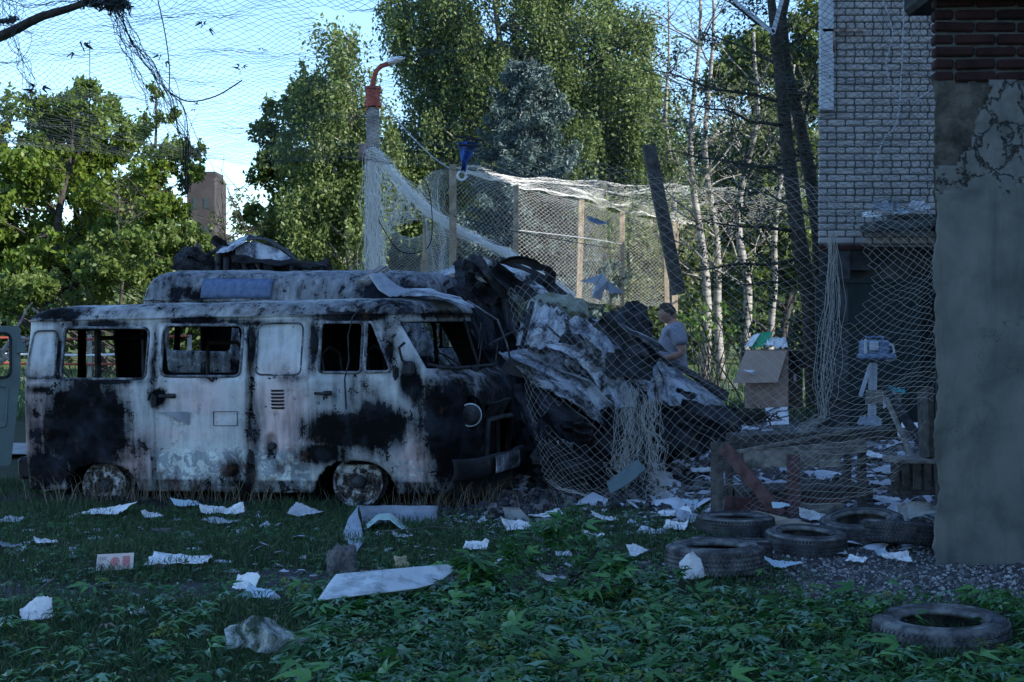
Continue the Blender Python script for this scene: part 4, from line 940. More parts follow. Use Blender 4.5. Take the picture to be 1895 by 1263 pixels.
M['mortar'] = simple('dark_mortar', (.07, .068, .07), (.13, .125, .12), 12, .95, .6)
M['dark_render'] = simple('dark_grey_render', (.02, .022, .025), (.09, .095, .10), 3, .9, .4, .006)  # dark grey render, one tone for recess, canopy and lintel
M['dark_red_brick'] = simple('dark_red_brick', (.016, .008, .008), (.045, .018, .017), 8, .9, .7, .006)
M['mortar_lt'] = simple('mortar', (.06, .065, .065), (.12, .125, .12), 16, .95, .9, .01)
DB = 22.6; xb = (1515-CX)/F*DB
bld = empty('brick_building', (xb, DB, 0), 'tall white-brick building at the right with a canopy and green steel door', 'building')
zc = 2.62; HB = 13.5
def trap(x0, x1, y0, y1, z0, z1, k):
    vs = [(x, y, z) for z in (z0, z1) for x, y in ((x0, y0), (x1, y0), (x1, y1), (x0+k, y1))]
    return MB().add(vs, [(3, 2, 1, 0), (4, 5, 6, 7), (0, 1, 5, 4), (1, 2, 6, 5), (2, 3, 7, 6), (3, 0, 4, 7)])
trap(xb+.03, xb+5.5, DB+.06, DB+2.9, zc, HB, .75).build('wall', M['brickwall'], bld)
# real bricks on the part in view
mb = MB(); row = 0; z = 2.66; zt = 6.3; x1 = 6.75
while z < zt:
    x = xb+.0-(.13 if row % 2 else 0); tone = row % 4 == 3
    while x < x1:
        L = .25 if not tone else .12; a = max(x, xb)
        if a+.05 < x+L: mb.box(((a+x+L)/2, DB+.035, z+.044), (x+L-a-.002, .07, .086), Matrix.Rotation(random.gauss(0, .006), 3, 'Y'), bev=.012+.006*random.random())
        x += L+.014
    z += .1; row += 1
mb.build('brick_facing', M['silicate'], bld)
MB().box(((xb+x1)/2+.02, DB+.058, 4.47), (x1-xb, .06, 3.66)).build('mortar_bed', M['mortar'], bld)
mb = MB()                                            # flank pier and recess round the door
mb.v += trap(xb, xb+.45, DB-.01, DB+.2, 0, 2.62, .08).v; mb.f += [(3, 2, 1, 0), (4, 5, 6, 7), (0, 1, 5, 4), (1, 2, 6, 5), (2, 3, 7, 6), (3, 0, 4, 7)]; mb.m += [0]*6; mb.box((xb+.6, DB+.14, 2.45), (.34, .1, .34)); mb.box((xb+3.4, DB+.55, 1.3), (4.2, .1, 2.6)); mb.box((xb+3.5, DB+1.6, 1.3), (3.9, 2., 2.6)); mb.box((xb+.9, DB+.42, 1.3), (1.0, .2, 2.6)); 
mb.build('recess_wall', M['dark_render'], bld)
mb = MB()
for k, (x, w) in enumerate(((xb+.08, .24), (xb+.33, .22), (xb+.56, .2))): mb.box((x+.05, DB-.02, 2.60), (w, .05, .07), bev=.01)
mb.build('red_brick_course', M['dark_red_brick'], bld)
# canopy slab with debris
mb = MB(); mb.box((xb+1.55, DB-.45, 2.90), (1.9, .95, .12), Matrix.Rotation(R(-2), 3, 'Y'), bev=.02); mb.box((xb+1.5, DB-.55, 3.0), (1.2, .5, .06), bev=.02); mb.build('canopy', M['dark_render'], bld)
# steel doors
mb = MB(); mb.box((xb+.95, DB+.0, 1.08), (1.05, .05, 2.14)); mb.box((xb-.02, DB-.06, 1.08), (.08, .06, 2.16), bev=.01); mb.box((xb+.72, DB-.035, 2.12), (1.5, .04, .06))
gd = simple('dark_green_paint', (.006, .014, .016), (.014, .028, .030), 4, .6, .2); dor = mb.build('door', gd, bld)
mb = MB(); mb.box((xb+.74, DB-.04, 1.5), (1.3, .03, .05)); mb.box((xb+.74, DB-.04, .4), (1.3, .03, .05)); mb.box((xb+1.25, DB-.045, 1.08), (.05, .035, 2.1)); mb.build('door_rail', gd, dor)
mb = MB()
for k in range(16): mb.box((xb+2.1, DB+.2, .15+.13*k), (1.2, .03, .1), Matrix.Rotation(.25, 3, 'X'))
mb.build('shutter', gd, bld)
# grey duct at the corner, brackets
mb = MB(); mb.box((xb+.10, DB-.06, 5.62), (.2, .09, 2.1), bev=.01); o = mb.build('duct_cover', M['metal_pale'], bld)
mb = MB()
for z in (5.05, 4.72): mb.tube([(xb+.14, DB-.12, z), (xb+.14, DB-.09, z)], .014)
mb.build('bolt', M['char'], o)
mb = MB(); mb.box((xb+.35, DB-.08, 5.72), (.62, .05, .04)); mb.box((xb+.2, DB-.08, 5.55), (.03, .05, .3)); mb.build('bracket', M['rust_box'], bld)
# unseen wing added at the right to throw shade over the vans
wing = empty('added_shade_wing', (12, 3, 0), 'unseen long brick wing added off the right edge to shade the yard', 'building')
M['brickside'] = M['brickwall']
MB().box((15, 3.15, 7), (6, 34.3, 14)).build('wall', M['brickwall'], wing); MB().box((15, 3.15, 14.15), (6.4, 34.7, .3)).build('roof', M['concrete'], wing)
M['glass_dark'] = simple('dark_glass', (.01, .012, .015), None, 3, .1, 0, spec=.6)
for fl in range(4):
    for k in range(9):
        y = -12+k*3.4; z = 2+fl*3.2; f = MB(); f.box((11.98, y, z), (.1, 1.5, 1.5)); f = f.build('window', M['lamp_white'], wing); MB().box((11.92, y, z), (.02, 1.3, 1.3)).build('pane', M['glass_dark'], f)
# concrete pillar near right, plaster fallen off at the top
DP = 9.8; xp = (1733-CX)/F*DP
pil = empty('plastered_pillar', (xp+.9, DP, 0), 'thick dark plastered brick pillar at the right edge with cracked and fallen plaster', 'pillar')
def zpx(py): return CH-(py-HY)/F*DP
def patch(name, f_in, off, rough_amp, mat, nx=150, nz=170, x0=0, x1=1.75, z0=-.05, z1=3.75, side=True):
    """front skin of the pillar on a fine grid, kept where f_in(x, z) holds"""
    X = np.linspace(x0, x1, nx); Z = np.linspace(z0, z1, nz); V = []; 
    for z in Z:
        for x in X:
            e = .03*fn(z*3, 4.2, 1)+.02*fn(z*14, 2, 3)+.012*fn(z*40, 2, 3); d = off+rough_amp*(fn(x*3, z*3, 5)+.45*fn(x*11, z*11, 6)+.25*fn(x*30, z*30, 2))
            V.append((xp+x+(e *max(0, 1-x/.10)), DP-d, z))
    Fq = [(j*nx+i, j*nx+i+1, (j+1)*nx+i+1, (j+1)*nx+i) for j in range(nz-1) for i in range(nx-1) if f_in((X[i]+X[i+1])/2, (Z[j]+Z[j+1])/2)]
    used = sorted({i for f in Fq for i in f}); mp = {v: k for k, v in enumerate(used)}; n = len(used); V2 = [V[i] for i in used]; F2 = [tuple(mp[i] for i in f) for f in Fq]; ed = {}
    for f in F2:
        for a, b in zip(f, f[1:]+f[:1]):
            if (b, a) in ed: del ed[(b, a)]
            else: ed[(a, b)] = 1
    V3 = [(x+.004, y+max(.02, off-.0)+.02, z) for x, y, z in V2]
    mb = MB(); mb.add(V2+V3, F2+[(b, a, a+n, b+n) for a, b in ed]); return mb.build(name, mat, pil, smooth=True)
zl = zpx(340)
low = lambda x, z: z < zl+.07*fn(x*4, 1, 2)+.05*fn(x*11, 3, 2)+.08*math.exp(-((x-.35)/.2)**2)-.05 and x > (0 if z < .1 else .0)
mlow = NT('smooth_old_plaster', .85, .25); n1 = mlow.noise(2.2, 7, .6, .4); c = mlow.ramp(n1, (.3, (.08, .085, .08)), (.5, (.145, .15, .138)), (.7, (.20, .20, .18)))
c = mlow.mix(mlow.math('MULTIPLY', mlow.step(mlow.noise(1, 6, .7, .5, co=mlow.scale((3, 3, .7))), .5, .7), .55), c, (.05, .052, .048)); c = mlow.mix(mlow.step(mlow.noise(14, 6, .8), .66, .74), c, (.03, .03, .03)); vo = mlow.N('ShaderNodeTexVoronoi', feature='DISTANCE_TO_EDGE'); vo.inputs['Scale'].default_value = 1.3; 
dv = mlow.N('ShaderNodeVectorMath', operation='ADD'); mlow.L(mlow.tc, dv.inputs[0]); nn = mlow.noise(3, 5, .7, out=1); mlow.L(nn, dv.inputs[1]); mlow.L(dv.outputs[0], vo.inputs[0])
ck = mlow.math('MULTIPLY', mlow.step(vo.outputs['Distance'], .005, .0), mlow.step(mlow.noise(1.4, 3, .5), .48, .6)); c = mlow.mix(ck, c, (.025, .026, .026)); mlow.col(c)
mlow.bump(mlow.math('ADD', mlow.noise(12, 7, .7), mlow.math('MULTIPLY', mlow.noise(1.6, 4, .6), 1.2)), .5, .012)
patch('smooth_plaster', low, .0, .006, mlow.mat)
mcr = NT('crazed_old_plaster', .9, .2); dv = mcr.N('ShaderNodeVectorMath', operation='ADD'); sc_ = mcr.N('ShaderNodeVectorMath', operation='SCALE'); sc_.inputs[3].default_value = .35; mcr.L(mcr.noise(4, 6, .7, out=1), sc_.inputs[0]); mcr.L(mcr.tc, dv.inputs[0]); mcr.L(sc_.outputs[0], dv.inputs[1])
vo = mcr.N('ShaderNodeTexVoronoi', feature='DISTANCE_TO_EDGE'); vo.inputs['Scale'].default_value = 5.5; mcr.L(dv.outputs[0], vo.inputs[0]); ck = mcr.step(vo.outputs['Distance'], 0, .05)
ck2 = mcr.math('MAXIMUM', ck, mcr.step(mcr.noise(2.5, 3, .5), .5, .35))
mcr.col(mcr.mix(mcr.step(vo.outputs['Distance'], .0, .035), (.03, .032, .032), mcr.ramp(mcr.noise(6, 7, .65), (.3, (.11, .115, .11)), (.7, (.21, .215, .20)))))
mcr.bump(mcr.math('ADD', ck, mcr.math('MULTIPLY', mcr.noise(15, 7, .7), .5)), .9, .02)
zb = zpx(150)
def crz(x, z):
    edge = lerp(.15, .34, max(0, min(1, (z-zl)/(zb-zl)))**1.3)+.07*fn(z*5, 3, 1)+.03*fn(z*17, 1, 4)
    return z < zb+.25*max(0, x-.7)+.06*fn(x*6, 8) and (x > edge or z < zl+.12+.04*fn(x*9, 2)) and z > zl-.12
patch('cracked_plaster', crz, -.008, .030, mcr.mat)
mco = simple('rough_undercoat', (.04, .038, .033), (.17, .155, .13), 7, .95, 1., .03)
patch('undercoat', lambda x, z: z < zb+.05*fn(x*8, 5) and z > zl-.2, -.040, .022, mco)
mb = MB(); z = zb+.0
while z < 3.75:
    x = .0 if int((z-zb)/.078) % 2 else -.13; 
    while x < 1.75:
        a = max(0.0, x); mb.box((xp+(a+x+.25)/2, DP+.075+.022*random.random(), z+.034), (x+.25-a, .1, .065-.008*random.random()), Matrix.Rotation(random.gauss(0, .02), 3, 'Y'), bev=.012); x += .262
    z += .078
mb.build('exposed_brick', M['dark_red_brick'], pil)
trap(xp+.01, xp+1.83, DP+.06, DP+.9, -.08, 3.88, .27).build('core', M['mortar_lt'], pil)
# broken dark beam end over the pillar
mb = MB(); P = []
for i in range(30):
    x = -.17+i*.07; P.append([Vector((xp+x, DP-.25, 3.56+.05*fn(x*5, 1)+max(0, .16-.9*abs(x+.02)) * 0)), Vector((xp+x, DP-.27, 3.66+.03*fn(x*7, 3))), Vector((xp+x, DP-.2, 3.9))])
mb.box((xp+1.06, DP+.2, 3.80), (2.24, .8, .52), bev=.03); mb.build('lintel', M['dark_render'], pil)

# ruined tower far away
D = 150; rt = empty('ruined_tower', W(385, 610, D), 'distant grey-brown ruined tower block seen between the left trees', 'building'); rt.location.z = 0
mr = NT('distant_masonry', .9, .2); mr.col(mr.ramp(mr.noise(.5, 6, .7), (.35, (.03, .027, .029)), (.65, (.065, .057, .058))))
a = W(358, 335, D); b = W(408, 335, D); mb = MB(); mb.box(((a.x+b.x)/2, D, 7.6), (b.x-a.x, 6, 15.2)); mb.box(((a.x+b.x)/2+.4, D, 15.5), (1.6, 4, .8)); mb.box((b.x+.25, D, 5.6), (.9, 4, 9)); mb.build('wall', mr.mat, rt)
for k in range(4):
    for j in range(2): MB().box((lerp(a.x, b.x, .3+.4*j), D-3.01, 5+2.6*k), (.5, .06, 1.0)).build('window', M['glass_dark'], rt)
# rail fence beyond, left
D = 29; fe = empty('rail_fence', (W(100, 0, D).x, D, 0), 'low fence of white and rusty red rails behind the vans at the left', 'fence')
x0, x1 = W(-20, 0, D).x, W(350, 0, D).x
for z, mt in ((.78, 'red_metal'), (.95, 'lamp_white'), (1.25, 'red_metal')): MB().tube([(x0, D, z), ((x0+x1)/2, D, z-.03), (x1, D, z+.03)], .022, 6).build('rail', M[mt], fe)
for k in range(5): MB().box((lerp(x0, x1, k/4), D+.04, .65), (.07, .07, 1.3), bev=.01).build('post', M['concrete_post'], fe)

# ---------------------------------------------------------------- lamp post
D = 28; lp = empty('lamp_post', (W(691, 0, D).x, D, 0), 'concrete lamp post with a red bracket and a white lamp, net bundled round it', 'street lamp')
mb = MB(); b0 = Vector((lp.location.x, D, 0)); t = W(690, 200, D); 
P = [[Vector((lerp(b0.x, t.x, u)+dx*lerp(.17, .105, u), D+dy*lerp(.14, .1, u), lerp(-.05, t.z, u))) for dx, dy in ((-1, -1), (.15, -1.0), (1, -.35), (1, 1), (-1, 1), (-1, -1))] for u in np.linspace(0, 1, 10)]
mb.grid(P); mb.build('pole', M['concrete_post'], lp)
mb = MB(); mb.lathe([(.15, 0), (.155, .05), (.13, .06), (.13, .3), (.155, .31), (.15, .36), (.1, .37)], 12, None, W(690, 198, D)); 
for s in (-1, 1): mb.beam(W(690+s*10, 205, D)+Vector((0, -.12, 0)), W(688-s*2, 160, D), .03, .03)
mb.beam(W(676, 176, D), W(708, 172, D), .04, .03); mb.build('clamp', M['red_metal'], lp)
MB().tube([W(688, 175, D), W(691, 150, D), W(696, 132, D), W(705, 123, D), W(722, 117, D)], .045, 8).build('bracket', M['red_metal'], lp, smooth=True)
mb = MB(); a, b = W(719, 119, D), W(747, 108, D); d = (b-a).normalized(); P = []
for i, u in enumerate(np.linspace(0, 1, 9)):
    r = .10*sin(pi*min(1, u*.75+.2))**.6; c = a.lerp(b, u); P.append([c+Vector((0, cos(q)*r*1.2, 0))+Vector((-d.z, 0, d.x))*sin(q)*r*(.85 if sin(q) > 0 else .35) for q in np.linspace(0, 2*pi, 13)])
mb.grid(P); mb.build('lamp_head', M['lamp_white'], lp, smooth=True)
mb = MB(); mb.box(W(676, 283, D)+Vector((0, -.05, 0)), (.22, .22, .3), Matrix.Rotation(.15, 3, 'Z'), bev=.015); jb = mb.build('junction_box', M['rust_box'], lp)
# timber posts carrying the nets
posts = [(838, 305, 26.5, 13, 0, 'first and nearest upright timber post of the net tunnel, beside the blue rag'), (955, 343, 30, 10, 0, 'second timber post of the net tunnel'), (1076, 370, 33, 10, -10, 'third timber post of the net tunnel, leaning slightly'), (1151, 393, 36.5, 9, 0, 'fourth timber post of the net tunnel, thin and dark'), (1250, 410, 40, 11, -4, 'timber post of the net tunnel behind the standing man'), (1231, 400, 36, 9, 5, 'pale net-wrapped post left of the hanging timber')]
ptop = []
for px, py, D, w, ln, lb in posts:
    a = W(px, py, D); b = W(px+ln, 620, D); b.z = -.05; mb = MB(); wd = w/F*D; mb.beam(b, a, wd, wd*.9, up=(0, 1, 0), bev=.008); o = mb.build('timber_post', M['post_wood']); tag(o, lb, 'post', 'timber posts of the net tunnel'); ptop.append(a)
# dark timber hanging askew
D = 19.5; mb = MB(); mb.beam(W(1200, 268, D), W(1256, 545, D), .155, .12, up=(0, 1, 0), bev=.01, tw=.1); o = mb.build('hanging_timber', M['dark_wood']); tag(o, 'heavy charred timber hanging askew above the standing man', 'timber')
# blue rag with a ring, bent sheets caught in the nets
D = 22; mb = MB(); P = []
for i, (py, l, r) in enumerate(((262, 846, 884), (275, 850, 878), (290, 852, 872), (305, 854, 864), (318, 853, 862))):
    P.append([W(lerp(l, r, u), py, D)+Vector((0, .08*sin(u*9+i), 0)) for u in np.linspace(0, 1, 9)])
mb.grid(P, th=.01); rag = mb.build('torn_rag', M['blue_cloth'], smooth=True); tag(rag, 'torn bright blue rag caught high in the net beside the first post', 'rag')
mb = MB(); P = [[W(x, y, D)+Vector((0, dy, 0)) for x, y in ((843, 254), (866, 257), (893, 262), (890, 270), (850, 268))] for dy in (-.12, .1)]; mb.grid(P, th=.015); o = mb.build('bent_plate', M['char']); tag(o, 'dark bent plate resting in the net over the blue rag', 'plate')
mb = MB(); c = W(855, 326, D); mb.tube([c+Vector((.06*cos(a), 0, .06*sin(a))) for a in np.linspace(0, 2*pi, 20)], .02, 6); o = mb.build('white_ring', M['lamp_white'], smooth=True); tag(o, 'white ring hanging under the blue rag', 'ring')
def poly3(name, pts, mat, label, cat, th=.008, tris=None):
    mb = MB(); mb.add(pts, [tuple(range(len(pts)))] if tris is None else tris); me_pts = pts
    n = (Vector(pts[1])-Vector(pts[0])).cross(Vector(pts[2])-Vector(pts[0])).normalized()
    k = len(pts); fs = mb.f[:]; ed = {}
    for f in fs:
        for a, b in zip(f, f[1:]+f[:1]):
            if (b, a) in ed: del ed[(b, a)]
            else: ed[(a, b)] = 1
    mb.v += [tuple(Vector(p)-n*th) for p in pts]; add = [tuple(i+k for i in reversed(f)) for f in fs]+[(b, a, a+k, b+k) for a, b in ed]; mb.f += add; mb.m += [0]*len(add)
    return tag(mb.build(name, mat), label, cat)
D = 18
poly3('bent_sheet', [W(1116, 506, D), W(1124, 520, D), W(1112, 556, D), W(1094, 550, D-.15), W(1104, 516, D+.1)], M['metal_pale'], 'pale folded metal flap hanging in the net above the crumpled wreck', 'metal sheet')
poly3('bent_sheet', [W(1072, 521, D), W(1090, 520, D+.1), W(1116, 507, D), W(1100, 525, D-.1)], M['grey_sheet'], 'narrow grey metal wing left of the pale hanging flap', 'metal sheet')
poly3('bent_sheet', [W(1122, 520, D), W(1156, 543, D), W(1130, 543, D-.1), W(1118, 533, D)], M['grey_sheet'], 'dark pointed metal wing right of the pale hanging flap', 'metal sheet')
poly3('bent_sheet', [W(1085, 400, 25), W(1102, 404, 25), W(1125, 413, 25.1), W(1108, 416, 25), W(1090, 408, 25)], M['dev_blue'], 'small crumpled blue-grey strip caught on the third post', 'metal sheet')
D = 13
poly3('bent_strip', [W(1338, -12, D), W(1346, -12, D), W(1434, 58, D), W(1430, 66, D)], M['metal_pale'], 'left arm of the bent metal strip hanging at the top right', 'metal strip')
poly3('bent_strip', [W(1446, -12, D), W(1453, -10, D), W(1434, 64, D), W(1427, 58, D)], M['metal_pale'], 'right arm of the bent metal strip hanging at the top right', 'metal strip')
# ---------------------------------------------------------------- crushed wrecks
M['ash_metal2'] = crumple_mat('soot_streaked_panel', (.008, .009, .012), (.13, .14, .17), (.40, .43, .48), .40, .58, 3.)
def csheet(ctrl, nu=26, nv=26, amp=.03, fr=3., th=.006, seed=0, rag=0, rib=0):
    """ctrl: rows of (px, py, D); a creased sheet through them"""
    C = [[W(q[0], q[1], q[2] if q[2] > 2 else (CH-q[2])*F/(q[1]-HY)) for q in r] for r in ctrl]; a, b = len(C), len(C[0]); P = []
    for i in range(nu):
        u = i/(nu-1)*(a-1); i0 = min(int(u), a-2); fu = u-i0; fu = lerp(fu, fu*fu*(3-2*fu), .4); row = []
        for j in range(nv):
            v = j/(nv-1)*(b-1); j0 = min(int(v), b-2); fv = v-j0
            p = C[i0][j0].lerp(C[i0+1][j0], fu).lerp(C[i0][j0+1].lerp(C[i0+1][j0+1], fu), fv)
            s = seed*7.3; w_ = v/(b-1); r1 = 1-2.4*abs(fn(u*.9/(a-1)+s+.4*w_, w_*(2.2+fr*.8)+.8*fn(u, s), s)); r2 = 1-2*abs(fn(p.x, p.y+s, p.z, fr*2.2)); r3 = fn(p.x+s, p.y, p.z, fr*.6)
            d = amp*(r1*1.1+r2*.28+r3*.9)
            if rib: d += rib*(1 if (v*rib_n) % 1 > .55 else 0) if False else rib*sin(v/(b-1)*pi*5)
            p = p+Vector((d*.35*fn(p.z, p.x, s, 2), -d, d*.6))
            edge = min(i, j, nu-1-i, nv-1-j)
            if rag and edge == 0: p = p+Vector((rag*fn(p.x*9, p.z*9, s), 0, rag*fn(p.z*9, p.x*9, s+3)))
            row.append(p)
        P.append(row)
    return MB().grid(P, th=th)
wr = empty('crushed_wreck', W(1090, 880, 15.5), 'crumpled, ash-streaked remains of a van body heaped under the net at the right', 'wrecked vehicle'); wr.location.z = 0
def wp(name, ctrl, mat, **k): return csheet(ctrl, **k).build(name, M[mat], wr, smooth=k.get('amp', .03) < .0)
def wpl(name, label, ctrl, mat, **k): return tag(wp(name, ctrl, mat, **k), label)
# dark background mass under the sheets
wp('body_shell', [[(870, 560, 16.6), (960, 560, 16.6), (1060, 620, 16.8), (1180, 680, 17), (1290, 750, 17)], [(900, 700, 15.6), (980, 700, 15.6), (1080, 740, 15.8), (1180, 780, 16.3), (1300, 800, 16.6)], [(900, 880, 14.9), (1000, 885, 14.9), (1090, 880, 15.2), (1190, 870, 15.8), (1300, 850, 16.4)]], 'char_steel', nu=40, nv=60, amp=.07, fr=6, seed=1, rag=.05)
wp('torn_panel', [[(838, 492, 17), (878, 470, 17), (905, 478, 17), (935, 486, 17)], [(842, 515, 16.9), (880, 505, 16.8), (915, 512, 16.9), (945, 530, 17)], [(780, 528, 16.6), (860, 540, 16.5), (920, 560, 16.6), (960, 575, 16.8)]], 'char', amp=.03, rag=.03, seed=2)
wp('torn_panel', [[(765, 512, 16.6), (810, 505, 16.6), (840, 492, 16.6)], [(768, 520, 16.5), (812, 514, 16.5), (842, 506, 16.5)]], 'ash_pale', nu=6, nv=22, amp=.02, seed=3)
wp('dash_frame', [[(800, 536, 16.2), (880, 545, 16.2), (960, 575, 16.2)], [(850, 575, 15.9), (900, 600, 15.9), (965, 625, 16)], [(880, 640, 15.7), (920, 660, 15.7), (970, 670, 15.8)]], 'char_steel', amp=.08, fr=4, seed=4, rag=.03)
# hoop of a wheel arch standing on end
mb = MB(); P = []
for i, a in enumerate(np.linspace(-.35, pi+.25, 30)):
    r0, r1 = .19, .27+.02*fn(a*3, 1); c = W(960, 512, 16.7); P.append([c+Vector((r*1.05*cos(a)+(.1 if a < .6 else 0), dy, r*.85*sin(a)-.02)) for r, dy in ((r1, -.05), (r1, .08), (r0, .08), (r0, -.05))])
mb.grid(P, th=.01); mb.build('wheel_arch', M['char'], wr)
# long dark upper rail running down to the right
wp('side_rail', [[(925, 478, 16.9), (990, 500, 16.9), (1050, 545, 16.9), (1105, 592, 16.9)], [(930, 498, 16.7), (985, 525, 16.7), (1045, 572, 16.7), (1100, 612, 16.7)], [(945, 540, 16.6), (1000, 560, 16.6), (1050, 590, 16.6), (1110, 625, 16.6)]], 'char_steel', nu=14, nv=40, amp=.025, seed=5)
wp('side_rail', [[(925, 498, 16.5), (975, 512, 16.5), (1020, 545, 16.4)], [(928, 515, 16.4), (975, 530, 16.4), (1022, 560, 16.3)]], 'ash_metal', nu=8, nv=30, amp=.03, seed=6)
wp('crumpled_fender', [[(938, 540, 16.1), (985, 545, 16), (1050, 548, 16.1), (1088, 560, 16.2)], [(950, 575, 15.9), (975, 560, 15.7), (1045, 575, 15.8), (1090, 585, 15.9)], [(955, 605, 15.9), (985, 585, 15.8), (1040, 590, 15.8), (1085, 600, 15.9)]], 'olive_steel', amp=.035, fr=4, seed=7, rag=.02)
wp('crumpled_fender', [[(985, 555, 15.7), (1010, 560, 15.6), (1040, 580, 15.6)], [(965, 590, 15.6), (1000, 600, 15.4), (1045, 615, 15.4)], [(955, 640, 15.5), (985, 650, 15.3), (1030, 640, 15.3)]], 'ash_metal', amp=.05, fr=5, seed=8, rag=.02)
wp('crumpled_door', [[(928, 560, 16), (948, 545, 15.8), (955, 600, 15.7)], [(935, 610, 15.9), (950, 620, 15.6), (965, 650, 15.5)]], 'char', nu=14, nv=14, amp=.03, seed=30)
# the big pale pressed panel with long ridges
def ridges():
    P = []
    tl, tr, bl, br = W(1040, 585, 15.7), W(1150, 618, 16.5), W(1138, 775, 15.1), W(1212, 742, 16.1)
    for i in range(44):
        u = i/43; row = []
        for j in range(60):
            v = j/59; p = tl.lerp(bl, u).lerp(tr.lerp(br, u), v)
            sag = .10*sin(pi*u)*(1-v)
            d = .035*max(0, 1-abs(v-.07)/.03)-.05*max(0, 1-abs(v-.14)/.05)+.04*max(0, 1-abs(v-.24)/.035)-.03*max(0, 1-abs(v-.4)/.05)+.03*max(0, 1-abs(v-.52)/.03)-.05*max(0, 1-abs(v-.72)/.05)
            d += .035*(1-2*abs(fn(p.x, p.y, p.z, 3.4)))+.02*fn(p.x, p.y, p.z, 9)
            row.append(p+Vector((.02*fn(u*6, v*3), -d-.02, sag*.4+d*.5)))
        P.append(row)
    return MB().grid(P, th=.008)
tag(ridges().build('roof_panel', M['ash_metal2'], wr), 'large pale pressed panel with long ridges')
wp('roof_panel', [[(1085, 590, 16.4), (1140, 600, 16.6), (1200, 630, 16.8)], [(1150, 640, 16.2), (1180, 650, 16.3), (1215, 660, 16.5)], [(1190, 700, 15.9), (1205, 700, 16), (1230, 700, 16.2)]], 'ash_metal', nu=26, nv=26, amp=.04, fr=5, seed=9)
for k, (q, mt) in enumerate(((((1052, 596, 15.2), (1092, 640, 15.0), (1120, 700, 14.75), (1140, 760, 14.6)), 'ash_pale'), (((940, 662, 14.8), (1000, 690, 14.6), (1060, 715, 14.5), (1110, 760, 14.4)), 'ash_pale'), (((1000, 640, 15.1), (1050, 655, 15.), (1095, 700, 14.8), (1110, 740, 14.7)), 'ash_metal'), (((1150, 640, 15.9), (1180, 680, 15.8), (1196, 720, 15.6), (1200, 750, 15.5)), 'ash_pale'), (((1105, 600, 16.2), (1145, 620, 16.2), (1185, 640, 16.3), (1205, 655, 16.4)), 'ash_pale'))):
    wp('folded_panel', [[(x, y, d) for x, y, d in q], [(x+16, y-7, d+.1) for x, y, d in q], [(x+34, y-4, d) for x, y, d in q]], mt, nu=12, nv=34, amp=.02, fr=4, seed=200+k, rag=.02)
# upright ragged black piece
wp('torn_panel', [[(1118, 582, 16.9), (1140, 575, 17), (1160, 560, 17), (1185, 558, 17), (1200, 572, 17)], [(1115, 600, 16.8), (1140, 600, 16.8), (1165, 600, 16.9), (1190, 600, 16.9), (1203, 610, 17)], [(1120, 625, 16.6), (1145, 640, 16.6), (1170, 650, 16.7), (1195, 660, 16.8), (1206, 665, 17)]], 'char', nu=20, nv=36, amp=.014, fr=5, seed=10, rag=.07, rib=.012)
# bright streaked band falling to the right below
wp('crumpled_side', [[(925, 655, 15.2), (985, 645, 15.6), (1050, 660, 15.8), (1110, 690, 15.7)], [(950, 680, 14.9), (1010, 700, 15.), (1070, 720, 15.1), (1130, 760, 15.1)], [(990, 720, 14.8), (1050, 745, 14.7), (1100, 780, 14.8), (1150, 810, 14.9)]], 'ash_metal', nu=36, nv=44, amp=.06, fr=4.2, seed=11, rag=.02)
wp('crumpled_side', [[(1100, 745, 14.8), (1140, 745, 15), (1200, 750, 15.4)], [(1120, 800, 14.6), (1155, 800, 14.7), (1200, 800, 15.2)], [(1145, 870, 14.5), (1170, 870, 14.5), (1200, 850, 15)]], 'char_steel', nu=26, nv=22, amp=.05, fr=4, seed=12, rag=.04)
wp('bent_edge', [[(922, 655, 14.9), (955, 650, 14.9), (975, 645, 15)], [(940, 665, 14.8), (965, 668, 14.8), (990, 672, 14.8)], [(925, 690, 15), (960, 700, 15), (990, 705, 15)]], 'grey_sheet', nu=12, nv=16, amp=.015, seed=13)
wp('crumpled_side', [[(980, 715, 14.7), (1000, 760, 14.3), (1010, 850, 14.1)], [(1040, 750, 14.6), (1060, 800, 14.2), (1060, 880, 14.)], [(1100, 790, 14.6), (1125, 830, 14.3), (1130, 885, 14.1)]], 'char_steel', nu=26, nv=26, amp=.05, fr=3, seed=14)
wp('floor_pan', [[(930, 715, 14.9), (1000, 715, 15), (1060, 780, 15)], [(960, 760, 14.4), (1010, 790, 14.4), (1050, 840, 14.4)], [(990, 830, 14), (1010, 850, 14), (1040, 880, 14)]], 'char', nu=22, nv=22, amp=.07, fr=4, seed=15, rag=.03)
# right-hand tail of the heap
wp('side_panel', [[(1212, 668, 16.4), (1255, 690, 16.5), (1330, 735, 16.8)], [(1228, 700, 16.1), (1268, 725, 16.2), (1342, 750, 16.6)], [(1238, 752, 15.9), (1278, 752, 16), (1330, 765, 16.5)]], 'ash_pale', nu=22, nv=28, amp=.03, fr=3.4, seed=16, rag=.02)
wp('side_panel', [[(1206, 662, 16.9), (1260, 678, 17), (1350, 730, 17.1)], [(1225, 672, 16.6), (1275, 695, 16.7), (1345, 745, 16.9)]], 'char_steel', nu=12, nv=30, amp=.035, seed=17)
wp('chassis', [[(1220, 752, 16), (1290, 755, 16.2), (1360, 765, 16.6)], [(1215, 790, 15.7), (1290, 800, 15.9), (1370, 800, 16.4)], [(1220, 835, 15.5), (1290, 840, 15.7), (1350, 830, 16.2)]], 'char_steel', nu=22, nv=36, amp=.07, fr=4, seed=18, rag=.05)
random.seed(31)
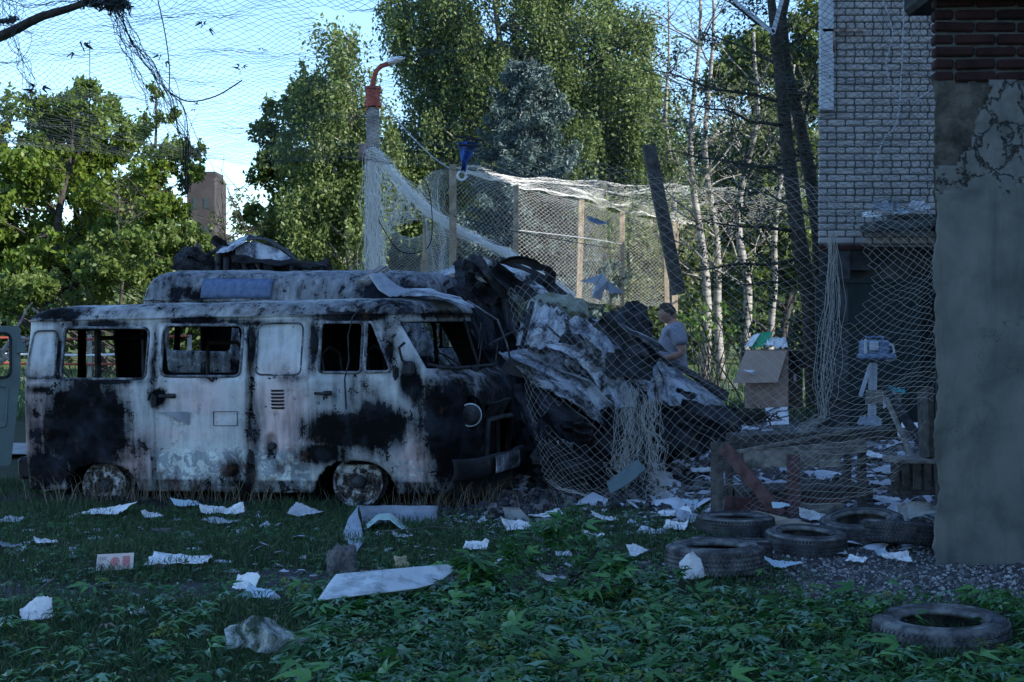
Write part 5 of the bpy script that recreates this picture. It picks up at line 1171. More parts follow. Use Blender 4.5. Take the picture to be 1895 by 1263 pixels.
def frag(root_, n, box, D0, D1, size, mats, names, seed):
    for k in range(n):
        x, y = random.uniform(box[0], box[1]), random.uniform(box[2], box[3]); x += (y-box[2])*box[4]; D = random.uniform(D0, D1); w = size*random.uniform(.4, 1.4); w *= 1.4; h = w*random.uniform(.15, .5); a = random.gauss(.65, .5); c, s_ = cos(a), sin(a)
        P = [[(x+u*w*c-v*h*s_, y+u*w*s_+v*h*c, D+random.uniform(-.12, .12)) for u in (-.5, 0, .5)] for v in (-.5, 0, .5)]
        csheet(P, 12, 16, .016, 4, .006, seed+k, rag=.035).build(names, M[random.choice(mats)], root_)
frag(wr, 12, (900, 1080, 500, 620, .5), 15.4, 16.4, 60, ('char', 'char_steel', 'ash_metal'), 'torn_panel', 300)
frag(wr, 14, (960, 1180, 620, 760, .4), 14.6, 15.4, 60, ('char_steel', 'ash_metal', 'char', 'ash_metal2'), 'torn_panel', 330)
frag(wr, 9, (1000, 1140, 780, 880, .2), 13.7, 14.3, 50, ('char_steel', 'char', 'ash_metal'), 'torn_panel', 360)
frag(wr, 9, (1200, 1330, 725, 820, .2), 15.6, 16.2, 55, ('char_steel', 'ash_metal', 'ash_pale', 'char'), 'torn_panel', 390)
frag(wr, 9, (780, 920, 500, 600, .3), 15.9, 16.4, 55, ('char', 'char_steel'), 'torn_panel', 420)
mb = MB(); random.seed(5)
for (a, b, r) in (((935, 505, 16.4), (1098, 598, 16.3), .02), ((985, 560, 15.5), (960, 660, 15.1), .025), ((1010, 600, 15.2), (1110, 700, 15), .012), ((1210, 650, 16.3), (1340, 740, 16.6), .02), ((1000, 800, 14), (1050, 870, 13.9), .02), ((905, 640, 14.8), (980, 600, 15.4), .015), ((1250, 780, 15.8), (1400, 830, 15.8), .025), ((780, 530, 16.3), (960, 560, 16.2), .03), ((830, 520, 16.2), (800, 545, 16), .02), ((1010, 820, 13.9), (985, 850, 13.9), .05)):
    mb2 = MB(); limb(mb2, W(*a), W(*b), r, r*.8, 6, .04, 6); mb2.build('bent_tube', M['char'], wr)
MB().lathe([(.09, -.03), (.10, 0), (.07, .03), (.001, .03)], 20, Matrix.Rotation(1.0, 3, 'X')@Matrix.Rotation(.5, 3, 'Y'), W(1016, 812, 14)).build('headlight', M['char'], wr, smooth=True)
for _k, _q in enumerate(((985, 850, 13.9), (1030, 862, 14))): MB().tube([W(*_q), W(_q[0]+46, _q[1]+6, 13.9)], .05, 8).build('axle', M['char'], wr)

# twisted cab on top of the far vehicle, left
cw = empty('twisted_cab', W(480, 520, 19), 'twisted burnt cab frame rising over the second van roof', 'wrecked vehicle'); cw.location.z = 0
def cp(name, ctrl, mat, **k): return csheet(ctrl, **k).build(name, M[mat], cw)
cp('side_panel', [[(336, 462, 19), (352, 460, 19), (372, 466, 19), (385, 474, 19)], [(325, 480, 18.8), (350, 478, 18.8), (375, 480, 18.8), (400, 478, 19)], [(315, 502, 18.8), (345, 505, 18.8), (380, 512, 18.8), (408, 520, 19)]], 'char', nu=18, nv=22, amp=.04, seed=21, rag=.03)
cp('roof', [[(400, 472, 18.5), (430, 466, 18.4), (455, 448, 18.4)], [(405, 458, 18.9), (432, 448, 18.9), (462, 437, 18.9)], [(430, 452, 19.4), (450, 443, 19.5), (478, 440, 19.5)]], 'ash_metal', nu=16, nv=20, amp=.02, seed=22, rag=.015)
cp('roof', [[(455, 446, 18.6), (490, 447, 18.6), (530, 470, 18.6), (548, 486, 18.6)], [(458, 437, 19), (500, 445, 19), (535, 465, 19), (552, 484, 19)]], 'char', nu=8, nv=26, amp=.018, seed=23, rag=.01)
cp('inner_panel', [[(436, 458, 18.6), (470, 446, 18.6), (510, 458, 18.6), (540, 480, 18.6)], [(436, 480, 18.5), (470, 482, 18.5), (510, 484, 18.5), (542, 486, 18.5)]], 'ash_pale', nu=10, nv=18, amp=.012, seed=24)
cp('cab_back', [[(405, 474, 18.9), (450, 452, 19.1), (500, 452, 19.1), (560, 490, 19)], [(405, 522, 18.9), (450, 524, 18.9), (500, 524, 18.9), (570, 522, 18.9)]], 'char', nu=16, nv=24, amp=.02, seed=29, rag=.03)
cp('sill_frame', [[(425, 470, 18.5), (470, 480, 18.4), (540, 482, 18.4), (605, 492, 18.4)], [(430, 490, 18.4), (470, 488, 18.3), (540, 492, 18.3), (600, 496, 18.3)]], 'char_steel', nu=10, nv=36, amp=.03, seed=25, rag=.01)
cp('engine', [[(480, 490, 18.8), (520, 490, 18.8), (560, 495, 18.8)], [(478, 520, 18.8), (520, 524, 18.8), (560, 522, 18.8)]], 'char', nu=14, nv=18, amp=.06, fr=5, seed=27, rag=.03)
frag(cw, 8, (330, 430, 468, 505, 0), 18.5, 18.9, 44, ('char', 'char_steel'), 'torn_panel', 450)
frag(cw, 8, (440, 590, 485, 515, 0), 18.3, 18.9, 40, ('char', 'char_steel', 'ash_metal'), 'torn_panel', 470)
for a, b, r in (((404, 470, 18.5), (402, 518, 18.4), .035), ((418, 478, 18.5), (416, 520, 18.4), .04), ((450, 488, 18.4), (462, 520, 18.4), .03), ((600, 492, 18.4), (645, 520, 18.4), .018), ((585, 492, 18.4), (582, 520, 18.4), .05), ((565, 495, 18.4), (560, 520, 18.4), .025), ((548, 484, 18.6), (605, 494, 18.4), .02), ((385, 474, 18.8), (400, 462, 18.6), .03), ((540, 490, 18.5), (536, 518, 18.5), .03)):
    mb2 = MB(); limb(mb2, W(*a), W(*b), r, r*.8, 6, .05, 5); mb2.build('bent_tube', M['char'], cw)
# loose bent sheet on the roof of the nearest van
mb = csheet([[(682, 510, 13.9), (705, 504, 13.9), (722, 520, 13.8)], [(700, 536, 13.5), (722, 524, 13.6), (735, 530, 13.6)], [(722, 550, 13.3), (745, 548, 13.4), (760, 540, 13.5)]], 16, 16, .012, 2, .004, 41); o = mb.build('curled_sheet', M['grey_sheet'], smooth=True); tag(o, 'curled grey metal sheet sticking up from the nearest van roof', 'metal sheet')
mb = csheet([[(740, 536, 13.9), (800, 537, 13.9), (850, 552, 13.8), (872, 565, 13.7)], [(745, 550, 13.3), (800, 548, 13.2), (850, 562, 13.1), (880, 572, 13.1)]], 10, 30, .02, 3, .004, 42); o = mb.build('roof_flap', M['ash_pale'], smooth=True); tag(o, 'long peeled flap of pale metal along the front edge of the van roofs', 'metal sheet')
mb = MB(); mb.beam(W(668, 522, 15.5), W(710, 494, 15.8), .09, .03); mb.beam(W(676, 524, 15.4), W(716, 499, 15.6), .05, .03); o = mb.build('splintered_board', M['old_wood']); tag(o, 'splintered grey board lying against the foot of the lamp post', 'board')
mb = MB(); mb.tube([W(785, 425, 22), W(786, 470, 22)], .025, 6); mb.beam(W(787, 470, 22), W(783, 505, 22), .09, .05); o = mb.build('wooden_paddle', M['post_wood']); tag(o, 'wooden spade handle standing between lamp post and first net post', 'spade')

# ---------------------------------------------------------------- nets
def bic(C, u, v):
    a, b = len(C), len(C[0])
    def cr(p0, p1, p2, p3, t): return .5*((2*p1)+(p2-p0)*t+(2*p0-5*p1+4*p2-p3)*t*t+(3*p1-p0-3*p2+p3)*t**3)
    U = u*(a-1); i = min(int(U), a-2); fu = U-i; Vv = v*(b-1); j = min(int(Vv), b-2); fv = Vv-j
    g = lambda x, y: C[max(0, min(a-1, x))][max(0, min(b-1, y))]
    return cr(*[cr(*[g(i+k, j+l) for l in (-1, 0, 1, 2)], fv) for k in (-1, 0, 1, 2)], fu)
def net(name, ctrl, n, m_, r, mat, label, jit=.012, seed=0, parent=None, holes=None, wave=.0, square=False):
    C = [[W(*q) for q in row] for row in ctrl]; K = {}; seg = []
    def kn(i, j):
        if (i, j) not in K:
            p = bic(C, i/n, j/m_); s = seed*3.7
            w = Vector((fn(i*.5, j*.5, s), fn(i*.5, j*.5, s+4), fn(i*.5, j*.5, s+8)))*jit*2.2+Vector((random.gauss(0, 1), random.gauss(0, 1), random.gauss(0, 1)))*jit*.45
            if wave: w += Vector((fn(i*.09, j*.09, s+1), fn(i*.09, j*.09, s+2), fn(i*.09, j*.09, s+3)))*wave
            K[(i, j)] = p+w
        return K[(i, j)]
    for i in range(n+1):
        for j in range(m_+1):
            if (i+j) % 2: continue
            if holes and holes(i/n, j/m_): continue
            for d in (1, -1):
                if i+1 <= n and 0 <= j+d <= m_ and not (holes and holes((i+1)/n, (j+d)/m_)) and random.random() > .006: seg.append((kn(i, j), kn(i+1, j+d)))
    return cords(name, seg, r, mat, label, parent)
def cords(name, seg, r, mat, label=None, parent=None, cat='net'):
    A = np.array([tuple(a) for a, b in seg]); B = np.array([tuple(b) for a, b in seg]); d = B-A; d /= np.linalg.norm(d, axis=1)[:, None]+1e-9
    up = np.tile([0., 1., 0.], (len(d), 1)); u = np.cross(d, up); u /= np.linalg.norm(u, axis=1)[:, None]+1e-9; w = np.cross(d, u); R_ = []
    for P in (A, B):
        for k in range(3): a = 2*pi*k/3; R_.append(P+(u*cos(a)+w*sin(a))*r)
    V = np.stack(R_, 1).reshape(-1, 3); i = np.arange(len(A))[:, None]*6; Fq = np.concatenate([i+np.array([[0, 1, 4, 3]]), i+np.array([[1, 2, 5, 4]]), i+np.array([[2, 0, 3, 5]])])
    o = npmesh(name, V, Fq, M[mat], parent, org=tuple(V.mean(0)) if parent is None else tuple(parent.location))
    return tag(o, label, cat) if label else o
random.seed(11)
# overhead net, dark against the sky, running over the whole yard and falling to the tunnel tops
top = [[(-60, -120, 7), (400, -110, 8), (900, -110, 9.5), (1400, -110, 9.5), (1800, -120, 9)],
       [(-60, 60, 12), (350, 60, 13), (850, 80, 14), (1350, 120, 13.5), (1740, 150, 11.5)],
       [(-60, 190, 16), (380, 200, 17), (820, 230, 18), (1300, 260, 16), (1730, 330, 12.4)],
       [(-60, 260, 19), (420, 300, 21), (830, 310, 23), (1290, 390, 19), (1725, 450, 13)]]
net('overhead_net', top, 130, 200, .0019, 'net_dark', 'wide dark anti-drone net stretched overhead against the sky, dropping towards the lamp post', .008, 1, wave=.09, holes=lambda u, v: fn(u*5, v*7, 3) > .50)
# front net: from the overhead edge down to the ground by the wreck and over to the pillar
front = [[(880, 300, 15.5), (1050, 290, 15), (1250, 330, 14.4), (1450, 330, 13.6), (1600, 380, 12.6), (1728, 380, 11.2)],
         [(930, 500, 15), (1060, 480, 14.6), (1250, 520, 14.1), (1430, 520, 13.5), (1600, 540, 12.4), (1728, 520, 10.9)],
         [(960, 700, 14.2), (1080, 720, 13.9), (1230, 720, 13.5), (1400, 700, 13.3), (1560, 700, 12.1), (1728, 640, 10.8)],
         [(1000, 870, 13.3), (1110, 910, 13.2), (1220, 925, 13), (1370, 880, 12.7), (1500, 850, 11.9), (1728, 760, 10.8)],
         [(1040, 905, 13.2), (1140, 935, 13.1), (1230, 950, 12.9), (1330, 960, 12.2), (1480, 965, 11.9), (1640, 900, 11.3)]]
net('hanging_net', front, 92, 74, .0012, 'net', 'pale fishing net hanging from overhead down over the wreck and across to the pillar', .006, 2, wave=.06, holes=lambda u, v: fn(u*6, v*6, 9) > .48)
# gathered tangles
def tangle(name, path, n, spread, r, mat, label, jit=.06, cat='net', parent=None):
    seg = []; pts = [W(*p) for p in path]
    for k in range(n):
        prev = None; s = random.random()*99; a0 = random.random()*6; rad = random.random()
        for i in range(40):
            u = i/39; q = u*(len(pts)-1); j = min(int(q), len(pts)-2); p = pts[j].lerp(pts[j+1], q-j); w = spread[j]*(1-(q-j))+spread[j+1]*(q-j)
            p = p+Vector((cos(a0), sin(a0)*.7, 0))*w*rad+Vector((fn(u*7, s), fn(u*7, s+3), fn(u*7, s+6)))*jit
            if prev is not None: seg.append((prev, p))
            prev = p
    return cords(name, seg, r, mat, label, parent, cat)
tangle('net_bundle', [(1540, 430, 13), (1545, 560, 12.9), (1530, 690, 12.8), (1525, 770, 12.8), (1480, 800, 12.7)], 20, [.03, .10, .13, .04, .03], .0022, 'net', 'rope-like bundle of net twisted down in front of the green door')
tangle('net_bundle', [(1170, 720, 14), (1165, 800, 13.8), (1155, 860, 13.7), (1150, 900, 13.5)], 34, [.15, .22, .16, .12], .0022, 'net', 'ragged grey net shreds draped over the middle of the crushed wreck', .12)
tangle('net_bundle', [(1205, 740, 13.6), (1210, 850, 13.4), (1225, 930, 13.1)], 26, [.10, .10, .10], .0022, 'net', 'torn net curtain trailing to the ground right of the crushed wreck', .12)
tangle('net_bundle', [(205, 0, 9.5), (225, 80, 9.8), (270, 170, 10.4), (300, 230, 11)], 9, [.02, .03, .05, .12], .0018, 'net_dark', 'dark net fold hanging from the cut branch at the top left')
tangle('net_bundle', [(205, 0, 9.5), (250, 80, 10), (312, 170, 10.6), (345, 260, 11), (343, 360, 11.4)], 16, [.02, .05, .05, .05, .02], .0022, 'net_dark', 'long dark net fold sweeping right from the cut branch to a knot')
tangle('net_bundle', [(10, -10, 8), (48, 130, 8.8), (80, 230, 9.6), (130, 340, 10.4)], 9, [.02, .03, .10, .18], .0016, 'net_dark', 'dark net fold falling along the far left of the sky', .09)
tangle('net_bundle', [(688, 275, 27.6), (690, 350, 27.6), (690, 430, 27.6), (695, 500, 27.5)], 90, [.14, .2, .22, .30], .004, 'net_white', 'white net bundled tightly round the lamp post', .10)
tangle('net_bundle', [(692, 275, 27.5), (745, 345, 27.3), (800, 395, 27), (850, 430, 26.8), (940, 470, 26.6), (1060, 550, 26)], 70, [.05, .16, .2, .16, .12, .1], .0035, 'net_white', 'thick white net rope stretched from the lamp post down to the right', .12)
tangle('net_bundle', [(700, 300, 27.5), (740, 360, 27.4), (760, 390, 27.3), (720, 400, 27.4), (705, 440, 27.5)], 22, [.2, .4, .4, .3, .2], .0035, 'net_white', 'loose white net loops beside the lamp post', .5)
# fine white net walls and roof of the tunnel
net('net_wall', [[(700, 400, 27.4), (760, 440, 27.2), (838, 400, 26.6)], [(702, 450, 27.4), (765, 470, 27.2), (838, 450, 26.6)], [(706, 515, 27.4), (770, 520, 27.2), (838, 520, 26.6)]], 44, 44, .0018, 'net_white', 'open white net wall between the lamp post and the first timber post', .006, 4)
net('net_wall', [[(770, 345, 26.8), (800, 320, 26.6), (838, 312, 26.5), (955, 345, 30), (1076, 372, 33), (1151, 395, 36.5), (1250, 412, 40)], [(780, 400, 26.8), (810, 430, 26.6), (838, 440, 26.5), (955, 450, 30), (1076, 460, 33), (1151, 470, 36.5), (1250, 480, 40)], [(790, 520, 26.8), (815, 530, 26.6), (838, 540, 26.5), (955, 548, 30), (1076, 560, 33), (1151, 565, 36.5), (1250, 570, 40)]], 60, 180, .0015, 'net_white', 'fine white net wall running away along the timber posts', .004, 5, wave=.05)
net('net_roof', [[(838, 310, 26.5), (955, 345, 30), (1076, 370, 33), (1151, 393, 36.5), (1250, 410, 40), (1330, 418, 43)], [(860, 318, 28), (960, 335, 31.5), (1090, 352, 34), (1180, 372, 37), (1280, 400, 41), (1400, 412, 44)], [(862, 308, 30), (980, 328, 33), (1130, 340, 36), (1280, 345, 39), (1400, 346, 42), (1520, 345, 45)]], 56, 150, .0022, 'net_white', 'white net roof sagging between the timber posts', .006, 6, wave=.12)
mb = MB()
for a, b in ((ptop[0], W(980, 338, 33)), (W(870, 310, 30), W(1500, 345, 45))): pass
def cable(pts, r, mat, label, cat='cable', name='cable', sag=0):
    P = [W(*p) for p in pts]; C = []
    for i in range((len(P)-1)*10+1):
        u = i/10; j = min(int(u), len(P)-2); t = u-j; g = lambda k: P[max(0, min(len(P)-1, k))]
        p0, p1, p2, p3 = g(j-1), g(j), g(j+1), g(j+2); C.append(.5*((2*p1)+(p2-p0)*t+(2*p0-5*p1+4*p2-p3)*t*t+(3*p1-p0-3*p2+p3)*t**3))
    o = MB().tube(C, r, 5).build(name, M[mat], smooth=True); return tag(o, label, cat)
cable([(695, 172, 28), (745, 235, 27.6), (800, 290, 27), (838, 315, 26.5)], .012, 'cable_pale', 'pale cable from the lamp bracket down to the first timber post')
cable([(292, 0, 9), (305, 60, 9), (313, 120, 9.2), (313, 170, 9.4)], .0035, 'cable', 'thin dark cord hanging straight into the knot of the net')
cable([(315, 172, 10.8), (350, 188, 10.8), (400, 178, 10.8), (448, 149, 10.8)], .005, 'cable', 'dark curved cable end springing out of the net knot')
cable([(313, 172, 10.8), (340, 200, 10.8), (348, 260, 10.8), (345, 360, 11)], .004, 'cable', 'dark cord dangling below the net knot')
cable([(166, 75, 9), (166, 300, 9.2), (165, 520, 9.5)], .0022, 'cable', 'thin vertical wire in front of the left maples')
cable([(1630, -10, 22), (1652, 60, 22), (1640, 120, 22), (1660, 175, 22), (1700, 182, 22), (1728, 160, 22)], .010, 'cable_pale', 'grey cable looping across the upper brick wall to the pillar')
cable([(1674, -10, 21.9), (1668, 140, 21.9), (1660, 225, 21.9), (1635, 260, 21.9), (1621, 298, 21.9)], .012, 'cable_pale', 'pale cable hanging down the brick wall with a free end')
cable([(700, 408, 26), (740, 465, 26), (790, 460, 26), (800, 410, 26), (790, 340, 26), (765, 330, 26)], .009, 'cable', 'black cable loop hanging between lamp post and first timber post')
cable([(1180, 125, 24), (1300, 165, 24), (1500, 165, 24)], .006, 'cable', 'thin black line crossing behind the dark tree')
cable([(840, 400, 26.3), (960, 430, 28), (1130, 460, 30)], .008, 'cable', 'dark wire strung low along the net posts')
cable([(945, 425, 29.8), (1076, 440, 32.8), (1151, 452, 36)], .009, 'cable_pale', 'pale wire strung along the net posts')
# cut branch in the net, top left
mb = MB(); limb(mb, W(-30, 80, 9.6), W(195, -12, 9.5), .035, .018, 7, .03, 10); br = mb.build('branch', M['bark'], smooth=True); tag(br, 'long bare branch crossing the top left corner, holding up the net', 'branch')
tangle('net_bundle', [(150, -5, 9.5), (200, 4, 9.5), (230, 10, 9.5)], 30, [.03, .08, .03], .004, 'net_dark', 'dark knot of net wound on the upper end of the bare branch', .1)
tangle('net_bundle', [(-20, 38, 9.4), (20, 40, 9.4), (26, 34, 9.4)], 12, [.02, .02, .02], .006, 'net_dark', 'small coil of dark cord at the left edge of the sky', .03)
# dead leaves caught overhead: single little hanging clusters
lc = [(147, 78, 12, 'in open sky just under the bare branch'), (182, 320, 13, 'dark against the maples right of the thin vertical wire'), (236, 12, 10, 'beside the upper end of the bare branch'), (362, 190, 10.8, 'largest, knotted where the two long net folds meet'), (70, 152, 9, 'on the far left net fold, over the maple tops'), (247, 75, 12, 'on the inner edge of the long right-sweeping net fold'), (300, 100, 13, 'small, left of the straight dark cord'), (380, 38, 13, 'high in the sky right of the straight dark cord'), (486, 88, 14, 'rightmost in the open sky, near the birch crown'), (446, 117, 14, 'at the free end of the curved dark cable'), (218, 270, 12, 'before the second maple crown'), (96, 250, 12, 'before the crown of the far left maple'), (325, 292, 12, 'before the slim maple, low on the dangling cord'), (455, 360, 16, 'lowest, right of the ruined tower')]
g = []; protoL = None
for k, (px, py, D, lt) in enumerate(lc):
    V, Fq, at = maple_cluster(3, [0, .01, -.01], [0, 0, .01], [0, -.02, -.04], .05, -.6); V[:, 2] = -np.abs(V[:, 2])*1.5
    if k < 5 or protoL is None: 
        o = npmesh('dead_leaf_cluster', V, Fq, M['trousers']); protos = g
    else: o = random.choice(g[:5]).copy(); COL.objects.link(o)
    o.location = W(px, py, D); o.rotation_euler = (0, 0, random.random()*6); o.scale = (random.uniform(.7, 1.5),)*3; protoL = o; g.append(o)
    tag(o, 'withered leaf cluster '+lt, 'leaf cluster', 'withered leaves caught in the overhead net')

# ---------------------------------------------------------------- tyres
def tyre(name, px, py_base, w_px, label, tilt=(0, 0), mat='rubber', wid=.19, pattern='zig', dz=0., squash=1):
    """w_px: overall width in photo pixels at its middle; base row py_base of its front edge"""
    p = G(px, py_base); D = p.y; Rr = w_px/F*D/2; D += Rr*.9; c = Vector(((px-CX)/F*D, D, hgt((px-CX)/F*D, D)+dz))
    root = empty(name, c, label, 'tyre', 'discarded tyres by the pillar', rot=(tilt[0], tilt[1], random.random()*6))
    w = wid; ri = Rr*.60
    prof = [(ri+.01, w*.16), (ri, w*.22), (ri+.004, w*.08), (Rr*.80, 0.), (Rr*.93, w*.02), (Rr*.985, w*.10), (Rr, w*.22), (Rr*1.0, w*.78), (Rr*.985, w*.9), (Rr*.93, w*.98), (Rr*.80, w), (ri+.004, w*.92), (ri, w*.78), (ri+.01, w*.84), (Rr*.8, w*.92), (Rr*.93, w*.85), (Rr*.955, w*.5), (Rr*.93, w*.15), (Rr*.8, w*.08)]
    mb = MB(); mb.lathe(prof, 56, closed=True, wob=.004); o = mb.build('sidewall', M['rubber_dust_lit'], root, smooth=True, world_=False)  # sidewalls paler than the tread: lit tops painted in, with dust
    t = MB(); n = 72
    for k in range(n):
        a = 2*pi*k/n; Mz = Matrix.Rotation(a, 3, 'Z'); r_ = Rr+.004
        for j, z in enumerate((.17, .34, .5, .66, .83)):
            tw = (.55 if j % 2 else -.55) if pattern == 'zig' else (.0 if pattern == 'rib' else .3)
            q = Mz@Matrix.Rotation(tw, 3, 'X'); sz = (.012, 2*pi*Rr/n*(.86 if pattern != 'rib' else .97), w*.115) if j not in (0, 4) else (.012, 2*pi*Rr/n*.62, w*.14)
            t.box(Mz@Vector((r_-(.004 if j in (0, 4) else 0), (j % 2)*Rr*pi/n*.9, z*w)), sz, q)
    t.build('tread', M[mat], root, world_=False)
    b = MB(); 
    for z, r2 in ((w*1.0, Rr*.74), (w*.995, Rr*.9)): b.lathe([(r2-.003, z-.004), (r2, z+.004), (r2+.003, z-.004)], 56)
    b.build('bead_line', M[mat], root, smooth=True, world_=False); return root
tyre('tyre', 1322, 1072, 182, 'dusty zigzag-tread tyre with a white sheet leaning on it, nearest of the pile', (0, 0), 'rubber_dust_lit', .165)
tyre('tyre', 1352, 1046, 150, 'tyre half hidden behind the dusty zigzag-tread tyre', (.05, .1), 'rubber', .14, 'bar', .0)
tyre('tyre', 1361, 998, 144, 'ribbed flat tyre at the foot of the wooden stand, left end of the row', (0, 0), 'rubber', .13, 'rib')
tyre('tyre', 1490, 1032, 150, 'dark tyre with a small card on it, middle of the row', (.06, .04), 'rubber', .145, 'rib', .0)
tyre('tyre', 1596, 1012, 152, 'smooth-shouldered tyre with a splinter across its hole, propped on others', (-.10, .12), 'rubber', .14, 'bar', .04)
tyre('tyre', 1672, 1022, 160, 'leaning tyre whose right end goes behind the pillar', (-.04, -.14), 'rubber', .15, 'zig', .02)
tyre('tyre', 1742, 1212, 252, 'weathered tyre sunk in cut leaves at the lower right', (.05, 0), 'rubber_dust_lit', .17, 'zig', -.05)

# ---------------------------------------------------------------- wooden stand, crate, boards
D = 12.3; st = empty('wooden_stand', W(1450, 955, D), 'knocked-down wooden stand of grey boards with a red brace, behind the tyres', 'wooden stand'); st.location.z = 0
def board(name, a, b, w, t, mat, par=None, label=None, cat=None, tw=0, grp=None):
    A_, B_ = W(*a), W(*b); vt = abs((B_-A_).normalized().z) > .95; o = MB().beam(A_, B_, *((w, t) if vt else (t, w)), up=(0, 0, 1), bev=.004, tw=tw).build(name, M[mat], par); return tag(o, label, cat, grp) if (label or cat) else o
board('leg', (1327, 820, 12.3), (1327, 962, 12.1), .05, .10, 'dark_wood', st); board('leg', (1348, 815, 12.9), (1350, 950, 12.8), .05, .09, 'dark_wood', st)
board('leg', (1594, 808, 12.6), (1596, 945, 12.5), .05, .12, 'dark_wood', st); board('leg', (1568, 815, 13.2), (1568, 940, 13.1), .05, .09, 'dark_wood', st)
board('top_rail', (1352, 848, 12.3), (1604, 826, 12.5), .10, .03, 'old_wood', st); board('rail', (1376, 850, 12.25), (1556, 850, 12.3), .13, .025, 'old_wood', st)
board('rail', (1325, 828, 12.7), (1575, 828, 13.0), .08, .03, 'dark_wood', st)
tag(board('brace', (1338, 826, 12.15), (1446, 955, 11.95), .10, .03, 'red_wood', st), 'brace with flaking dark red paint')
tag(board('upright', (1468, 842, 12.2), (1470, 960, 12.05), .10, .028, 'red_wood', st), 'upright board, grey above and reddish below')
board('bottom_rail', (1340, 935, 12.3), (1560, 938, 12.3), .13, .03, 'red_wood', st); board('bottom_rail', (1480, 945, 12.2), (1562, 945, 12.25), .11, .03, 'old_wood', st)
board('shelf', (1350, 915, 12.9), (1590, 905, 13.2), .10, .5, 'dark_wood', st)
board('long_lath', (1358, 838, 12.2), (1575, 797, 12.6), .03, .02, 'old_wood', None, 'long pale lath lying aslant over the wooden stand', 'lath')
board('plank', (1360, 815, 13.4), (1640, 800, 13.8), .10, .4, 'dark_wood', None, 'wide dark plank lying behind the top of the wooden stand', 'plank')
board('splinter_board', (1386, 952, 11.9), (1520, 985, 10.9), .13, .02, 'post_wood', None, 'pale split board resting with one end on the tyres', 'board', tw=pi/2-.3)
board('plank', (1640, 724, 13.4), (1730, 856, 12.6), .07, .05, 'char', None, 'black bent beam leaning beside the crate', 'beam'); board('plank', (1640, 738, 13.3), (1690, 850, 12.8), .045, .03, 'old_wood', None, 'thin pale plank leaning right of the stand', 'plank')
board('sign_board', (1602, 735, 13.9), (1668, 738, 13.9), .13, .02, 'old_wood', None, 'short grey board nailed across the metal post, paper hanging beside it', 'board')
board('sign_board', (1712, 720, 12.0), (1716, 850, 11.9), .05, .3, 'dark_wood', None, 'broad dirty upright board beside the pillar, above the crate', 'board')
cr = empty('wooden_crate', W(1692, 905, 11.9), 'dark slatted wooden crate standing against the pillar', 'crate'); cr.location.z = 0
board('top_board', (1644, 850, 11.9), (1745, 852, 11.9), .03, .4, 'old_wood', cr)
for k, x in enumerate((1656, 1676, 1697, 1717, 1736)): board('slat', (x, 856, 11.72), (x+1, 908, 11.7), .055 if k % 2 else .065, .02, 'dark_wood', cr)
board('bottom_board', (1648, 908, 11.9), (1745, 908, 11.9), .03, .4, 'dark_wood', cr); MB().box(W(1698, 880, 12.1), (.40, .02, .2)).build('back_board', M['dark_wood'], cr)
# cardboard box full of papers
D = 20.6; cb = empty('cardboard_box', W(1430, 750, D), 'open cardboard box with its flap hanging, stuffed with white papers', 'box')
c = Vector(W(1432, 700, D)); c.z = W(0, 752, D).z+.36; Rz = Matrix.Rotation(-.5, 3, 'Z'); mb = MB()
ws = .58; hb = .76
for dx, dy, sx, sy in ((0, -.29, ws, .012), (0, .29, ws, .012), (-.29, 0, .012, ws), (.29, 0, .012, ws)): mb.box(c+Rz@Vector((dx, dy, 0)), (sx, sy, hb), Rz)
mb.build('body', M['carton'], cb)
MB().box(c+Rz@Vector((.297, 0, 0)), (.008, ws*.98, hb*.98), Rz).build('dark_side', M['carton_dark'], cb)  # right side of the box in a much darker cardboard tone
mb = MB(); mb.add([c+Rz@Vector(p) for p in ((-.28, -.30, .37), (.28, -.30, .37), (.2, -.44, -.03), (-.40, -.46, -.05))], [(0, 3, 2, 1)]); v = mb.v[:]; mb.add([Vector(q)+Vector((0, -.01, 0)) for q in v], [(0, 1, 2, 3)]); mb.build('flap', simple('pale_cardboard', (.36, .26, .20), (.42, .31, .25), 4, .9, .1), cb)
mb = MB(); mb.add([c+Rz@Vector(p) for p in ((.3, -.28, .37), (.3, .28, .37), (.45, .25, .15), (.45, -.2, .15))], [(0, 3, 2, 1), (0, 1, 2, 3)]); mb.build('flap', M['carton_dark'], cb)
MB().box(c+Rz@Vector((.305, -.05, .02)), (.006, .09, .09), Rz).build('printed_label', M['paper_grey'], cb)
def onbox(name, pts, mat, label, cat): return poly3(name, [c+Rz@Vector(p) for p in pts], M[mat], label, cat, .006)
onbox('green_packet', [(-.28, -.2, .40), (-.02, -.25, .44), (.02, -.1, .62), (-.2, -.1, .60)], 'green_box', 'green and white packet sticking out of the cardboard box', 'packet')
onbox('white_packet', [(-.33, -.22, .42), (-.22, -.24, .43), (-.14, -.12, .60), (-.24, -.12, .58)], 'paper', 'white side of a packet at the left rim of the cardboard box', 'packet')
o = csheet([[(1412, 632, D), (1430, 628, D), (1452, 630, D)], [(1414, 640, D-.3), (1432, 642, D-.3), (1458, 645, D-.2)]], 9, 12, .05, 5, .003, 51).build('crumpled_wrapper', M['paper'], smooth=False); tag(o, 'crumpled white wrapper on top of the cardboard box', 'wrapper')
poly3('paper_sheet', [W(1374, 684, D-.3), W(1398, 686, D-.3), W(1398, 696, D-.3), W(1386, 690, D-.4)], M['paper'], 'white sheet poking out left of the cardboard box', 'paper')
poly3('foam_board', [W(1416, 756, 19), W(1458, 754, 19), W(1460, 786, 18.8), W(1420, 788, 18.8)], M['paper'], 'white square board half covered by twigs under the cardboard box', 'board')
mb = MB(); 
